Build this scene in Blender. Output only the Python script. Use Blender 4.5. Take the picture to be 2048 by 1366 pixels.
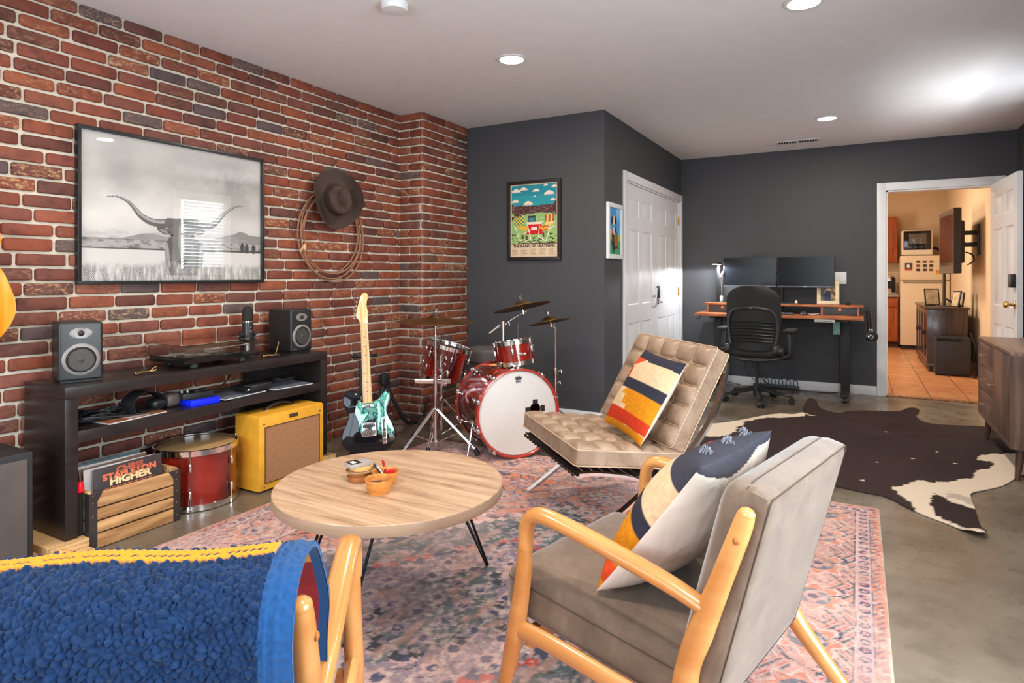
import bpy, bmesh, math, random
import numpy as np
from mathutils import Vector, Matrix, Euler, noise
for o in list(bpy.data.objects): bpy.data.objects.remove(o)
SC = bpy.context.scene
COL = SC.collection
PI = math.pi

# ---------------------------------------------------------------- camera
cd = bpy.data.cameras.new('camera'); cam = bpy.data.objects.new('camera', cd); COL.objects.link(cam)
cam.location = (0, 0, 1.17); cam.rotation_euler = (math.radians(90), 0, math.radians(29.2))
cd.sensor_width = 36; cd.lens = 1241 / 2048 * 36; cd.shift_y = -0.064; cd.clip_start = 0.05
SC.camera = cam

# ---------------------------------------------------------------- exposure, world, lights
SC.view_settings.view_transform = 'Standard'; SC.view_settings.look = 'None'
SC.view_settings.exposure = 0.0; SC.view_settings.gamma = 1.0; SC.view_settings.use_curve_mapping = False
w = bpy.data.worlds.new('sky'); SC.world = w; w.use_nodes = True
nt = w.node_tree; bgn = nt.nodes['Background']
skt = nt.nodes.new('ShaderNodeTexSky'); skt.sky_type = 'NISHITA'; skt.sun_disc = False
skt.sun_elevation = math.radians(40); skt.sun_rotation = math.radians(120)
nt.links.new(skt.outputs[0], bgn.inputs[0]); bgn.inputs[1].default_value = 0.35

def lamp(name, kind, loc, energy, color, size=0.15, sy=None, rot=(0, 0, 0), spread=None, shape=None):
    l = bpy.data.lights.new(name, kind); l.energy = energy; l.color = color
    if kind == 'AREA':
        l.shape = shape or ('RECTANGLE' if sy else 'DISK'); l.size = size
        if sy: l.size_y = sy
        if spread: l.spread = spread
    else:
        l.shadow_soft_size = size
    o = bpy.data.objects.new(name, l); COL.objects.link(o); o.location = loc; o.rotation_euler = rot
    return o

X0, X1, XC = -3.28, 1.24, -1.75      # brick wall, right wall, closet wall
YB, YP, YD, YK = -1.3, 4.62, 7.05, 12.4  # wall behind camera, poster wall, desk wall, kitchen end
H = 2.48
DAY = (0.80, 0.92, 1.0)
WARM = (1.0, 0.89, 0.76)
CANS = [(-1.83, 3.27), (-0.23, 5.77), (-0.23, 3.27), (-1.83, 0.8), (-0.23, 0.8)]
for x, y in CANS:
    lamp('can_light', 'AREA', (x, y, H - 0.012), 23, WARM, 0.13)
# daylight: patio door and window in the right wall, window behind the camera
lamp('patio_daylight', 'AREA', (X1 + 0.12, 1.05, 1.15), 118, DAY, 1.7, 1.9, (0, math.radians(90), 0))
lamp('window_daylight', 'AREA', (X1 + 0.14, 5.28, 1.72), 22, DAY, 0.95, 0.7, (0, math.radians(90), 0))
lamp('ground_bounce', 'AREA', (X1 + 0.50, 5.15, 0.5), 230, (.95, .98, 1), 0.6, 1.5, (0, math.radians(158), 0))
lamp('rear_daylight', 'AREA', (-1.2, YB - 0.14, 1.4), 95, DAY, 2.6, 1.5, (math.radians(90), 0, 0))
lamp('kitchen_light', 'AREA', (-0.25, 9.3, 2.60), 56, (1.0, 0.82, 0.62), 0.7)
lamp('kitchen_side_light', 'AREA', (-1.6, 9.6, 1.6), 34, (1, .88, .72), 1.0, 1.0, (0, math.radians(-90), 0))  # warm area lamp inside the kitchen, facing its right wall

# ---------------------------------------------------------------- materials
MATS = {}
def lin(r, g, b):
    f = lambda v: (v / 255 / 12.92) if v / 255 <= .04045 else ((v / 255 + .055) / 1.055) ** 2.4
    return (f(r), f(g), f(b))
def new_mat(name):
    m = bpy.data.materials.new(name); m.use_nodes = True; MATS[name] = m
    return m, m.node_tree, m.node_tree.nodes['Principled BSDF']
def N(nt, t, **kw):
    n = nt.nodes.new(t)
    for k, v in kw.items(): setattr(n, k, v)
    return n
def noise_node(nt, scale, detail=4, rough=.55, coord=None, vscale=None):
    n = N(nt, 'ShaderNodeTexNoise'); n.inputs['Scale'].default_value = scale
    n.inputs['Detail'].default_value = detail; n.inputs['Roughness'].default_value = rough
    if coord is None:
        coord = N(nt, 'ShaderNodeTexCoord').outputs['Object']
    if vscale:
        mp = N(nt, 'ShaderNodeMapping'); mp.inputs['Scale'].default_value = vscale
        nt.links.new(coord, mp.inputs[0]); coord = mp.outputs[0]
    nt.links.new(coord, n.inputs['Vector'])
    return n
def ramp(nt, fac, stops):
    r = N(nt, 'ShaderNodeValToRGB'); e = r.color_ramp.elements
    while len(e) < len(stops): e.new(.5)
    for i, (p, c) in enumerate(stops):
        e[i].position = p; e[i].color = (*c, 1) if len(c) == 3 else c
    nt.links.new(fac, r.inputs[0]); return r
def bump(nt, b, h, strength=.2, dist=.002):
    n = N(nt, 'ShaderNodeBump'); n.inputs['Strength'].default_value = strength; n.inputs['Distance'].default_value = dist
    nt.links.new(h, n.inputs['Height']); nt.links.new(n.outputs[0], b.inputs['Normal']); return n
def mat(name, c, rough=.5, metal=0, var=.12, scale=8, bmp=0, bscale=60, coat=0, vscale=None, spec=None, bdist=.002):
    """plain surface with a little procedural tone variation"""
    if name in MATS: return MATS[name]
    m, nt, b = new_mat(name)
    n = noise_node(nt, scale, vscale=vscale)
    lo = tuple(max(0, x * (1 - var)) for x in c); hi = tuple(min(1, x * (1 + var)) for x in c)
    r = ramp(nt, n.outputs[0], [(.3, lo), (.7, hi)])
    nt.links.new(r.outputs[0], b.inputs['Base Color'])
    b.inputs['Roughness'].default_value = rough; b.inputs['Metallic'].default_value = metal
    if coat: b.inputs['Coat Weight'].default_value = coat; b.inputs['Coat Roughness'].default_value = .08
    if spec is not None: b.inputs['Specular IOR Level'].default_value = spec
    if bmp:
        n2 = noise_node(nt, bscale, 3); bump(nt, b, n2.outputs[0], bmp, bdist)
    return m
def wood(name, dark, light, rough=.35, scale=6, stretch=(1, 12, 12), coat=0, knots=False, bmp=.05):
    if name in MATS: return MATS[name]
    m, nt, b = new_mat(name)
    n = noise_node(nt, scale, 6, .6, vscale=stretch)
    wv = N(nt, 'ShaderNodeTexWave'); wv.wave_type = 'BANDS'; wv.inputs['Scale'].default_value = scale * .35
    wv.inputs['Distortion'].default_value = 7; wv.inputs['Detail'].default_value = 3
    tc = N(nt, 'ShaderNodeTexCoord'); mp = N(nt, 'ShaderNodeMapping'); mp.inputs['Scale'].default_value = stretch
    nt.links.new(tc.outputs['Object'], mp.inputs[0]); nt.links.new(mp.outputs[0], wv.inputs['Vector'])
    mx = N(nt, 'ShaderNodeMath', operation='MULTIPLY_ADD'); mx.inputs[1].default_value = .25
    nt.links.new(wv.outputs['Fac'], mx.inputs[0])
    h = N(nt, 'ShaderNodeMath', operation='MULTIPLY'); h.inputs[1].default_value = .78
    nt.links.new(n.outputs[0], h.inputs[0]); nt.links.new(h.outputs[0], mx.inputs[2])
    mid = tuple((a + b_) / 2 for a, b_ in zip(dark, light))
    r = ramp(nt, mx.outputs[0], [(.32, dark), (.5, mid), (.66, light)])
    nt.links.new(r.outputs[0], b.inputs['Base Color']); b.inputs['Roughness'].default_value = rough
    if coat: b.inputs['Coat Weight'].default_value = coat; b.inputs['Coat Roughness'].default_value = .1
    bump(nt, b, mx.outputs[0], bmp, .001)
    return m
def painted(name, rough=.6, weave=0, coat=0, attr='Col', mul=0, spec=.4, sheen=0):
    """reads the object's own painted colour attribute, with optional woven bump"""
    if name in MATS: return MATS[name]
    m, nt, b = new_mat(name)
    a = N(nt, 'ShaderNodeAttribute', attribute_name=attr); out = a.outputs['Color']
    if mul:
        n = noise_node(nt, 60, 5, .7); r = ramp(nt, n.outputs[0], [(.3, (1 - mul,) * 3), (.7, (1 + mul * .3,) * 3)])
        mx = N(nt, 'ShaderNodeMixRGB', blend_type='MULTIPLY'); mx.inputs[0].default_value = 1
        nt.links.new(out, mx.inputs[1]); nt.links.new(r.outputs[0], mx.inputs[2]); out = mx.outputs[0]
    nt.links.new(out, b.inputs['Base Color'])
    b.inputs['Roughness'].default_value = rough; b.inputs['Specular IOR Level'].default_value = spec
    if coat: b.inputs['Coat Weight'].default_value = coat; b.inputs['Coat Roughness'].default_value = .03
    if weave:
        n = noise_node(nt, weave, 2, vscale=(1, 3, 1)); bump(nt, b, n.outputs[0], .35, .003)
    return m
def emit(name, c, s):
    if name in MATS: return MATS[name]
    m, nt, b = new_mat(name); b.inputs['Base Color'].default_value = (*c, 1)
    b.inputs['Emission Color'].default_value = (*c, 1); b.inputs['Emission Strength'].default_value = s
    return m
def glass(name, tint=(1, 1, 1), gloss=1.0, rough=.0, ior=1.45):
    """thin pane: fresnel mix of transparent and glossy"""
    if name in MATS: return MATS[name]
    m, nt, b = new_mat(name); nt.nodes.remove(b); o = nt.nodes['Material Output']
    t = N(nt, 'ShaderNodeBsdfTransparent'); t.inputs[0].default_value = (*tint, 1)
    g = N(nt, 'ShaderNodeBsdfGlossy'); g.inputs['Roughness'].default_value = rough
    f = N(nt, 'ShaderNodeFresnel'); ge = N(nt, 'ShaderNodeNewGeometry')
    io = N(nt, 'ShaderNodeMath', operation='MULTIPLY_ADD'); io.inputs[1].default_value = 1 / ior - ior; io.inputs[2].default_value = ior
    nt.links.new(ge.outputs['Backfacing'], io.inputs[0]); nt.links.new(io.outputs[0], f.inputs[0])
    k = N(nt, 'ShaderNodeMath', operation='MULTIPLY'); k.inputs[1].default_value = gloss; nt.links.new(f.outputs[0], k.inputs[0])
    x = N(nt, 'ShaderNodeMixShader'); nt.links.new(k.outputs[0], x.inputs[0]); nt.links.new(t.outputs[0], x.inputs[1]); nt.links.new(g.outputs[0], x.inputs[2])
    nt.links.new(x.outputs[0], o.inputs[0]); return m

M_ceil = mat('ceiling_paint', lin(232, 229, 228), .9, var=.02, bmp=.05, bscale=200)
M_char = mat('charcoal_paint', lin(66, 66, 70), .62, var=.05, scale=2, bmp=.04, bscale=250)
M_white = mat('white_trim_paint', lin(226, 226, 228), .35, var=.02)
M_cream = mat('cream_paint', lin(228, 205, 172), .8, var=.03)
M_black = mat('black_plastic', (.012, .012, .013), .35)
M_blackm = mat('matte_black', (.014, .014, .015), .6)
M_blackmetal = mat('black_metal', (.015, .015, .016), .3, .6)
M_chrome = mat('chrome', (.82, .81, .80), .1, 1, var=.04)
M_steel = mat('brushed_steel', (.5, .5, .5), .3, 1)
M_brass = mat('brass', (.65, .42, .14), .25, 1)
M_beech = wood('beech_wood', lin(190, 122, 60), lin(214, 152, 88), .25, 1.6, (9, 1.2, 9), coat=.5, bmp=.02)
M_cord = mat('black_rubber', (.01, .01, .01), .45)
M_paper = mat('white_paper', (.8, .78, .74), .7)
M_dark = mat('dark_interior', (.006, .006, .006), .8)

# ---------------------------------------------------------------- mesh builder
def RX(a): return Matrix.Rotation(a, 4, 'X')
def RY(a): return Matrix.Rotation(a, 4, 'Y')
def RZ(a): return Matrix.Rotation(a, 4, 'Z')
def T(x, y, z): return Matrix.Translation((x, y, z))
def frame_to(p, d):
    """matrix with local z along d at point p"""
    q = Vector(d).normalized().to_track_quat('Z', 'Y')
    return Matrix.Translation(p) @ q.to_matrix().to_4x4()
def smooth_path(pts, n=8, closed=False):
    P = [Vector(p) for p in pts]; out = []
    m = len(P); rng = m if closed else m - 1
    for i in range(rng):
        if closed: a, b, c, d = P[(i - 1) % m], P[i], P[(i + 1) % m], P[(i + 2) % m]
        else: a, b, c, d = P[max(i - 1, 0)], P[i], P[i + 1], P[min(i + 2, m - 1)]
        for k in range(n):
            t = k / n
            out.append(.5 * ((2 * b) + (c - a) * t + (2 * a - 5 * b + 4 * c - d) * t * t + (3 * b - a - 3 * c + d) * t ** 3))
    if not closed: out.append(P[-1])
    return out
def lerpl(L, n):
    """resample list of floats to n"""
    return [float(v) for v in np.interp(np.linspace(0, len(L) - 1, n), range(len(L)), L)]
class MB:
    def __init__(s, M=None): s.bm = bmesh.new(); s.M = M or Matrix()
    def _add(s, verts, faces, M=None):
        MM = s.M @ M if M else s.M
        vs = [s.bm.verts.new(MM @ Vector(v)) for v in verts]
        for f in faces:
            try: s.bm.faces.new([vs[i] for i in f])
            except ValueError: pass
        return vs
    def box(s, x0, x1, y0, y1, z0, z1, bev=0, seg=2, M=None):
        t = bmesh.new(); bmesh.ops.create_cube(t, size=1)
        for v in t.verts: v.co = Vector(((x0 + x1) / 2 + v.co.x * (x1 - x0), (y0 + y1) / 2 + v.co.y * (y1 - y0), (z0 + z1) / 2 + v.co.z * (z1 - z0)))
        if bev: bmesh.ops.bevel(t, geom=t.edges[:], offset=bev, segments=seg, profile=.6, affect='EDGES', clamp_overlap=True)
        t.verts.index_update(); s._add([v.co for v in t.verts], [[v.index for v in f.verts] for f in t.faces], M); t.free(); return s
    def cbox(s, c, size, bev=0, rot=None, seg=2):
        a, b, d = [x / 2 for x in size]; M = Matrix.Translation(c) @ (rot or Matrix())
        return s.box(-a, a, -b, b, -d, d, bev, seg, M)
    def rbox(s, sx, sy, sz, r, n=10, puff=0, fn=None, M=None, ex=.8, r2=None):
        """rounded, optionally puffed, soft box centred at origin"""
        t = bmesh.new(); bmesh.ops.create_cube(t, size=2)
        bmesh.ops.subdivide_edges(t, edges=t.edges[:], cuts=n, use_grid_fill=True)
        h = Vector((sx / 2, sy / 2, sz / 2)); out = []
        t.verts.index_update()
        for v in t.verts:
            u = Vector([math.copysign(abs(c) ** ex, c) for c in v.co])
            p = Vector((u.x * h.x, u.y * h.y, u.z * h.z))
            r_ = r2 if (r2 and u.z > 0) else r
            inner = Vector([max(-h[i] + r_, min(h[i] - r_, p[i])) for i in range(3)])
            d = p - inner
            if d.length > 1e-6:
                d.normalize(); p = inner + d * r_
            if puff: p.z += math.copysign(puff, u.z) * (1 - u.x ** 2) * (1 - u.y ** 2) if abs(u.z) > .3 else 0
            if fn: p = Vector(fn(p, u))
            out.append(p)
        s._add(out, [[v.index for v in f.verts] for f in t.faces], M); t.free(); return s
    def cyl(s, p0, p1, r0, r1=None, seg=16, cap=True):
        r1 = r0 if r1 is None else r1; p0, p1 = Vector(p0), Vector(p1)
        F = frame_to(p0, p1 - p0); L = (p1 - p0).length; V = []
        for z, r in ((0, r0), (L, r1)):
            for i in range(seg): a = 2 * PI * i / seg; V.append((r * math.cos(a), r * math.sin(a), z))
        Fs = [[i, (i + 1) % seg, seg + (i + 1) % seg, seg + i] for i in range(seg)]
        if cap: Fs += [list(range(seg))[::-1], list(range(seg, 2 * seg))]
        s._add(V, Fs, F); return s
    def tube(s, pts, r, seg=10, closed=False, n=0, sx=1, sy=1, cap=True, up=None):
        P = smooth_path(pts, n, closed) if n else [Vector(p) for p in pts]
        R = lerpl(r, len(P)) if isinstance(r, (list, tuple)) else [r] * len(P)
        m = len(P); V = []; prev = Vector(up) if up else None
        for i in range(m):
            d = (P[(i + 1) % m] - P[i - 1]) if (closed or 0 < i < m - 1) else (P[1] - P[0] if i == 0 else P[-1] - P[-2])
            if d.length < 1e-9: d = Vector((0, 0, 1))
            d.normalize()
            if prev is None: prev = d.orthogonal()
            u = prev - d * prev.dot(d)
            u = u.normalized() if u.length > 1e-6 else d.orthogonal().normalized()
            v = d.cross(u); prev = u
            for k in range(seg):
                a = 2 * PI * k / seg; V.append(P[i] + u * (R[i] * sx * math.cos(a)) + v * (R[i] * sy * math.sin(a)))
        Fs = []
        for i in range(m if closed else m - 1):
            j = (i + 1) % m
            for k in range(seg): Fs.append([i * seg + k, i * seg + (k + 1) % seg, j * seg + (k + 1) % seg, j * seg + k])
        if cap and not closed: Fs += [list(range(seg))[::-1], [(m - 1) * seg + k for k in range(seg)]]
        s._add(V, Fs); return s
    def lathe(s, prof, p=(0, 0, 0), d=(0, 0, 1), seg=32, M=None, closed=False, ell=1):
        F = M or frame_to(p, d); V = []; m = len(prof)
        for r, z in prof:
            for k in range(seg): a = 2 * PI * k / seg; V.append((r * math.cos(a), r * ell * math.sin(a), z))
        Fs = []
        for i in range(m if closed else m - 1):
            j = (i + 1) % m
            for k in range(seg): Fs.append([i * seg + k, i * seg + (k + 1) % seg, j * seg + (k + 1) % seg, j * seg + k])
        if not closed: Fs += [list(range(seg))[::-1], [(m - 1) * seg + k for k in range(seg)]]
        s._add(V, Fs, F); return s
    def ball(s, c, r, seg=12, sc=(1, 1, 1)):
        pr = [(max(1e-4, r * math.sin(PI * i / (seg // 2))), -r * math.cos(PI * i / (seg // 2))) for i in range(seg // 2 + 1)]
        M = Matrix.Translation(c) @ Matrix.Diagonal((*sc, 1)); return s.lathe(pr, seg=seg, M=M)
    def prism(s, outline, z0, z1, M=None):
        n = len(outline); V = [(x, y, z0) for x, y in outline] + [(x, y, z1) for x, y in outline]
        s._add(V, [list(range(n))[::-1], list(range(n, 2 * n))] + [[i, (i + 1) % n, n + (i + 1) % n, n + i] for i in range(n)], M); return s
    def bprism(s, outline, z0, z1, b, M=None):
        """prism with a chamfered top and bottom edge (inset by b)"""
        n = len(outline); c = (sum(p[0] for p in outline) / n, sum(p[1] for p in outline) / n)
        def off(d):
            o = []
            for i in range(n):
                a, p, q = Vector(outline[i - 1]), Vector(outline[i]), Vector(outline[(i + 1) % n])
                t = (q - a); nn = Vector((-t.y, t.x)); nn = nn.normalized() if nn.length else nn
                o.append((p.x + nn.x * d, p.y + nn.y * d))
            return o
        area = sum(outline[i][0] * outline[(i + 1) % n][1] - outline[(i + 1) % n][0] * outline[i][1] for i in range(n))
        sg = 1 if area > 0 else -1
        rings = [(off(sg * b), z0), (off(sg * b * .3), z0 + b * .3), (outline, z0 + b), (outline, z1 - b), (off(sg * b * .3), z1 - b * .3), (off(sg * b), z1)]
        V = [(x, y, z) for o, z in rings for x, y in o]; Fs = [list(range(n))[::-1], [5 * n + i for i in range(n)]]
        for k in range(5): Fs += [[k * n + i, k * n + (i + 1) % n, (k + 1) * n + (i + 1) % n, (k + 1) * n + i] for i in range(n)]
        s._add(V, Fs, M); return s
    def grid(s, fn, nu, nv, closed_u=False, M=None):
        V = [fn(i / nu, j / nv) for j in range(nv + 1) for i in range(nu + (0 if closed_u else 1))]
        w = nu if closed_u else nu + 1
        Fs = [[j * w + i, j * w + (i + 1) % w, (j + 1) * w + (i + 1) % w, (j + 1) * w + i] for j in range(nv) for i in range(nu)]
        s._add(V, Fs, M); return s
    def build(s, name, m, parent=None, world=False, ang=35, smooth=True, recalc=True):
        if recalc: bmesh.ops.recalc_face_normals(s.bm, faces=s.bm.faces[:])
        me = bpy.data.meshes.new(name); s.bm.to_mesh(me); s.bm.free()
        o = bpy.data.objects.new(name, me); COL.objects.link(o)
        if m: me.materials.append(m)
        if parent is not None:
            o.parent = parent
            if world: me.transform(chain(parent).inverted())
        elif world is False: pass
        if smooth:
            me.shade_smooth(); me.set_sharp_from_angle(angle=math.radians(ang))
        return o
def chain(o):
    m = Matrix.LocRotScale(o.location, o.rotation_euler, o.scale)
    return chain(o.parent) @ m if o.parent else m
def thing(name, label, cat, loc=(0, 0, 0), rot=0, group=None):
    o = bpy.data.objects.new(name, None); COL.objects.link(o); o.empty_display_size = .1
    o.location = loc; o.rotation_euler = rot if isinstance(rot, (tuple, Euler)) else (0, 0, rot)
    return tag(o, label, cat, group)
def tag(o, label, cat, group=None):
    o['label'] = label; o['category'] = cat
    if group: o['group'] = group
    return o
def recenter(o):
    """put the origin of a one-mesh thing at its base centre"""
    me = o.data; n = len(me.vertices); a = np.empty(n * 3); me.vertices.foreach_get('co', a); a = a.reshape(-1, 3)
    c = Vector(((a[:, 0].min() + a[:, 0].max()) / 2, (a[:, 1].min() + a[:, 1].max()) / 2, a[:, 2].min()))
    me.transform(Matrix.Translation(-c)); o.location = c; return o
def single(mb, name, m, label, cat, group=None, ang=35):
    return recenter(tag(mb.build(name, m, None, ang=ang), label, cat, group))
def struct(name, mb, m, ang=35):
    o = mb.build(name, m, None, ang=ang); o['kind'] = 'structure'; return o
def text(name, s, size, m, parent, M, ext=.0006, align='CENTER', bold=0, sx=1, world=False):
    c = bpy.data.curves.new(name, 'FONT'); c.body = s; c.size = size; c.extrude = ext; c.align_x = align; c.align_y = 'CENTER'; c.offset = bold
    c.resolution_u = 2
    o = bpy.data.objects.new('tmp', c); COL.objects.link(o)
    me = bpy.data.meshes.new_from_object(o); bpy.data.objects.remove(o)
    me.transform(Matrix.Diagonal((sx, 1, 1, 1))); me.transform(M)
    o = bpy.data.objects.new(name, me); COL.objects.link(o); me.materials.clear(); me.materials.append(m)
    if parent is not None:
        o.parent = parent
        if world: me.transform(chain(parent).inverted())
    return o
def plane_M(origin, u, v):
    """matrix whose x,y axes are u,v at origin"""
    u, v = Vector(u).normalized(), Vector(v).normalized(); n = u.cross(v)
    return Matrix(((u.x, v.x, n.x, origin[0]), (u.y, v.y, n.y, origin[1]), (u.z, v.z, n.z, origin[2]), (0, 0, 0, 1)))

# painted grids: colour stored on the mesh, drawn with plain numpy shapes
class Paint:
    def __init__(s, w, h, res):
        s.w, s.h = w, h; s.nx = max(2, int(w / res)); s.ny = max(2, int(h / res))
        s.x, s.y = np.meshgrid(np.linspace(0, w, s.nx + 1), np.linspace(0, h, s.ny + 1)); s.c = np.ones((s.ny + 1, s.nx + 1, 3))
    def fill(s, mask, col):
        m = np.clip(mask.astype(float), 0, 1)[..., None]; s.c = s.c * (1 - m) + np.array(col) * m
    def poly(s, pts, col=None, a=1):
        ins = np.zeros(s.x.shape, bool); n = len(pts)
        for i in range(n):
            x1, y1 = pts[i]; x2, y2 = pts[(i + 1) % n]
            if y1 == y2: continue
            cr = ((y1 > s.y) != (y2 > s.y)) & (s.x < (x2 - x1) * (s.y - y1) / (y2 - y1) + x1); ins ^= cr
        if col is not None: s.fill(ins * a, col)
        return ins
    def ell(s, cx, cy, rx, ry, col=None, rot=0, a=1):
        dx, dy = s.x - cx, s.y - cy; c, k = math.cos(rot), math.sin(rot)
        m = ((dx * c + dy * k) / rx) ** 2 + ((-dx * k + dy * c) / ry) ** 2 < 1
        if col is not None: s.fill(m * a, col)
        return m
    def line(s, pts, wd, col=None, a=1):
        m = np.zeros(s.x.shape, bool); W = wd if isinstance(wd, (list, tuple)) else [wd] * len(pts)
        for i in range(len(pts) - 1):
            x1, y1 = pts[i]; x2, y2 = pts[i + 1]; L = (x2 - x1) ** 2 + (y2 - y1) ** 2 + 1e-12
            t = np.clip(((s.x - x1) * (x2 - x1) + (s.y - y1) * (y2 - y1)) / L, 0, 1)
            m |= np.hypot(s.x - x1 - t * (x2 - x1), s.y - y1 - t * (y2 - y1)) < (W[i] * (1 - t) + W[i + 1] * t)
        if col is not None: s.fill(m * a, col)
        return m
    def build(s, name, m, parent, M, world=False, zf=None, clip=None):
        me = bpy.data.meshes.new(name); ny, nx = s.ny + 1, s.nx + 1
        Z = zf if zf is not None else np.zeros(s.x.shape)
        co = np.stack([s.x, s.y, Z], -1).reshape(-1, 3)
        idx = np.arange(nx * ny).reshape(ny, nx)
        q = np.stack([idx[:-1, :-1], idx[:-1, 1:], idx[1:, 1:], idx[1:, :-1]], -1).reshape(-1, 4)
        if clip is not None: q = q[clip[:-1, :-1].reshape(-1)]
        me.vertices.add(len(co)); me.vertices.foreach_set('co', co.ravel())
        me.loops.add(q.size); me.loops.foreach_set('vertex_index', q.ravel().astype(np.int32))
        me.polygons.add(len(q)); me.polygons.foreach_set('loop_start', np.arange(0, q.size, 4, dtype=np.int32))
        me.update(calc_edges=True)
        at = me.color_attributes.new('Col', 'FLOAT_COLOR', 'POINT'); cc = np.ones((len(co), 4)); cc[:, :3] = s.c.reshape(-1, 3)
        at.data.foreach_set('color', cc.ravel())
        me.transform(M); me.materials.append(m)
        o = bpy.data.objects.new(name, me); COL.objects.link(o)
        if parent is not None:
            o.parent = parent
            if world: me.transform(chain(parent).inverted())
        me.shade_smooth(); return o
def vnoise(x, y, scale, seed=0, octaves=3):
    """smooth value noise on arrays, 0..1"""
    r = np.random.RandomState(seed); out = 0; amp = 1; tot = 0
    for o in range(octaves):
        g = r.rand(64, 64); u = x * scale * 2 ** o + 13.7 * o; v = y * scale * 2 ** o + 7.1 * o
        i, j = np.floor(u).astype(int), np.floor(v).astype(int); fu, fv = u - i, v - j
        fu = fu * fu * (3 - 2 * fu); fv = fv * fv * (3 - 2 * fv)
        a, b, c, d = g[j % 64, i % 64], g[j % 64, (i + 1) % 64], g[(j + 1) % 64, i % 64], g[(j + 1) % 64, (i + 1) % 64]
        out = out + amp * (a * (1 - fu) * (1 - fv) + b * fu * (1 - fv) + c * (1 - fu) * fv + d * fu * fv); tot += amp; amp *= .55
    return out / tot
def copy_tree(o, parent=None):
    c = o.copy(); COL.objects.link(c); c.parent = parent
    for ch in [x for x in o.children]: copy_tree(ch, c)
    return c
# ================================================================ BRICK WALLS
def brick_material():
    m, nt, b = new_mat('old_brick')
    a = N(nt, 'ShaderNodeAttribute', attribute_name='Col')
    n1 = noise_node(nt, 14, 6, .65); n2 = noise_node(nt, 55, 6, .7)
    # slow tone mottling multiplied over each brick's own tone
    r1 = ramp(nt, n1.outputs[0], [(.32, (.62, .58, .6)), (.5, (1, 1, 1)), (.72, (1.25, 1.12, 1.0))])
    mx = N(nt, 'ShaderNodeMixRGB', blend_type='MULTIPLY'); mx.inputs[0].default_value = 1
    nt.links.new(a.outputs['Color'], mx.inputs[1]); nt.links.new(r1.outputs[0], mx.inputs[2])
    # pale lime smears, strong only on the bricks whose alpha says so
    n3 = noise_node(nt, 30, 7, .7, vscale=(1, 1, 2)); n3.inputs['Distortion'].default_value = 1.2
    r3 = ramp(nt, n3.outputs[0], [(.5, (0, 0, 0)), (.62, (1, 1, 1))])
    k = N(nt, 'ShaderNodeMath', operation='MULTIPLY'); nt.links.new(r3.outputs[0], k.inputs[0]); nt.links.new(a.outputs['Alpha'], k.inputs[1])
    m2 = N(nt, 'ShaderNodeMixRGB'); nt.links.new(k.outputs[0], m2.inputs[0]); nt.links.new(mx.outputs[0], m2.inputs[1]); m2.inputs[2].default_value = (.46, .27, .14, 1)
    # small dark pits
    r4 = ramp(nt, n2.outputs[0], [(.27, (.25, .2, .2)), (.36, (1, 1, 1))])
    m4 = N(nt, 'ShaderNodeMixRGB', blend_type='MULTIPLY'); m4.inputs[0].default_value = .8
    nt.links.new(m2.outputs[0], m4.inputs[1]); nt.links.new(r4.outputs[0], m4.inputs[2])
    nt.links.new(m4.outputs[0], b.inputs['Base Color']); b.inputs['Roughness'].default_value = .62
    b.inputs['Specular IOR Level'].default_value = .35
    ad = N(nt, 'ShaderNodeMath', operation='MULTIPLY_ADD'); ad.inputs[1].default_value = .6
    nt.links.new(n2.outputs[0], ad.inputs[0]); nt.links.new(n1.outputs[0], ad.inputs[2]); bump(nt, b, ad.outputs[0], .6, .006)
    return m
M_brick = brick_material()
M_mortar = mat('lime_mortar', lin(206, 196, 180), .95, var=.12, scale=9, bmp=.5, bscale=90, bdist=.004)
BT = [lin(132, 70, 52), lin(124, 64, 48), lin(116, 60, 48), lin(128, 74, 58), lin(106, 60, 50), lin(136, 72, 50), lin(122, 70, 58), lin(104, 64, 56)]
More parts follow.
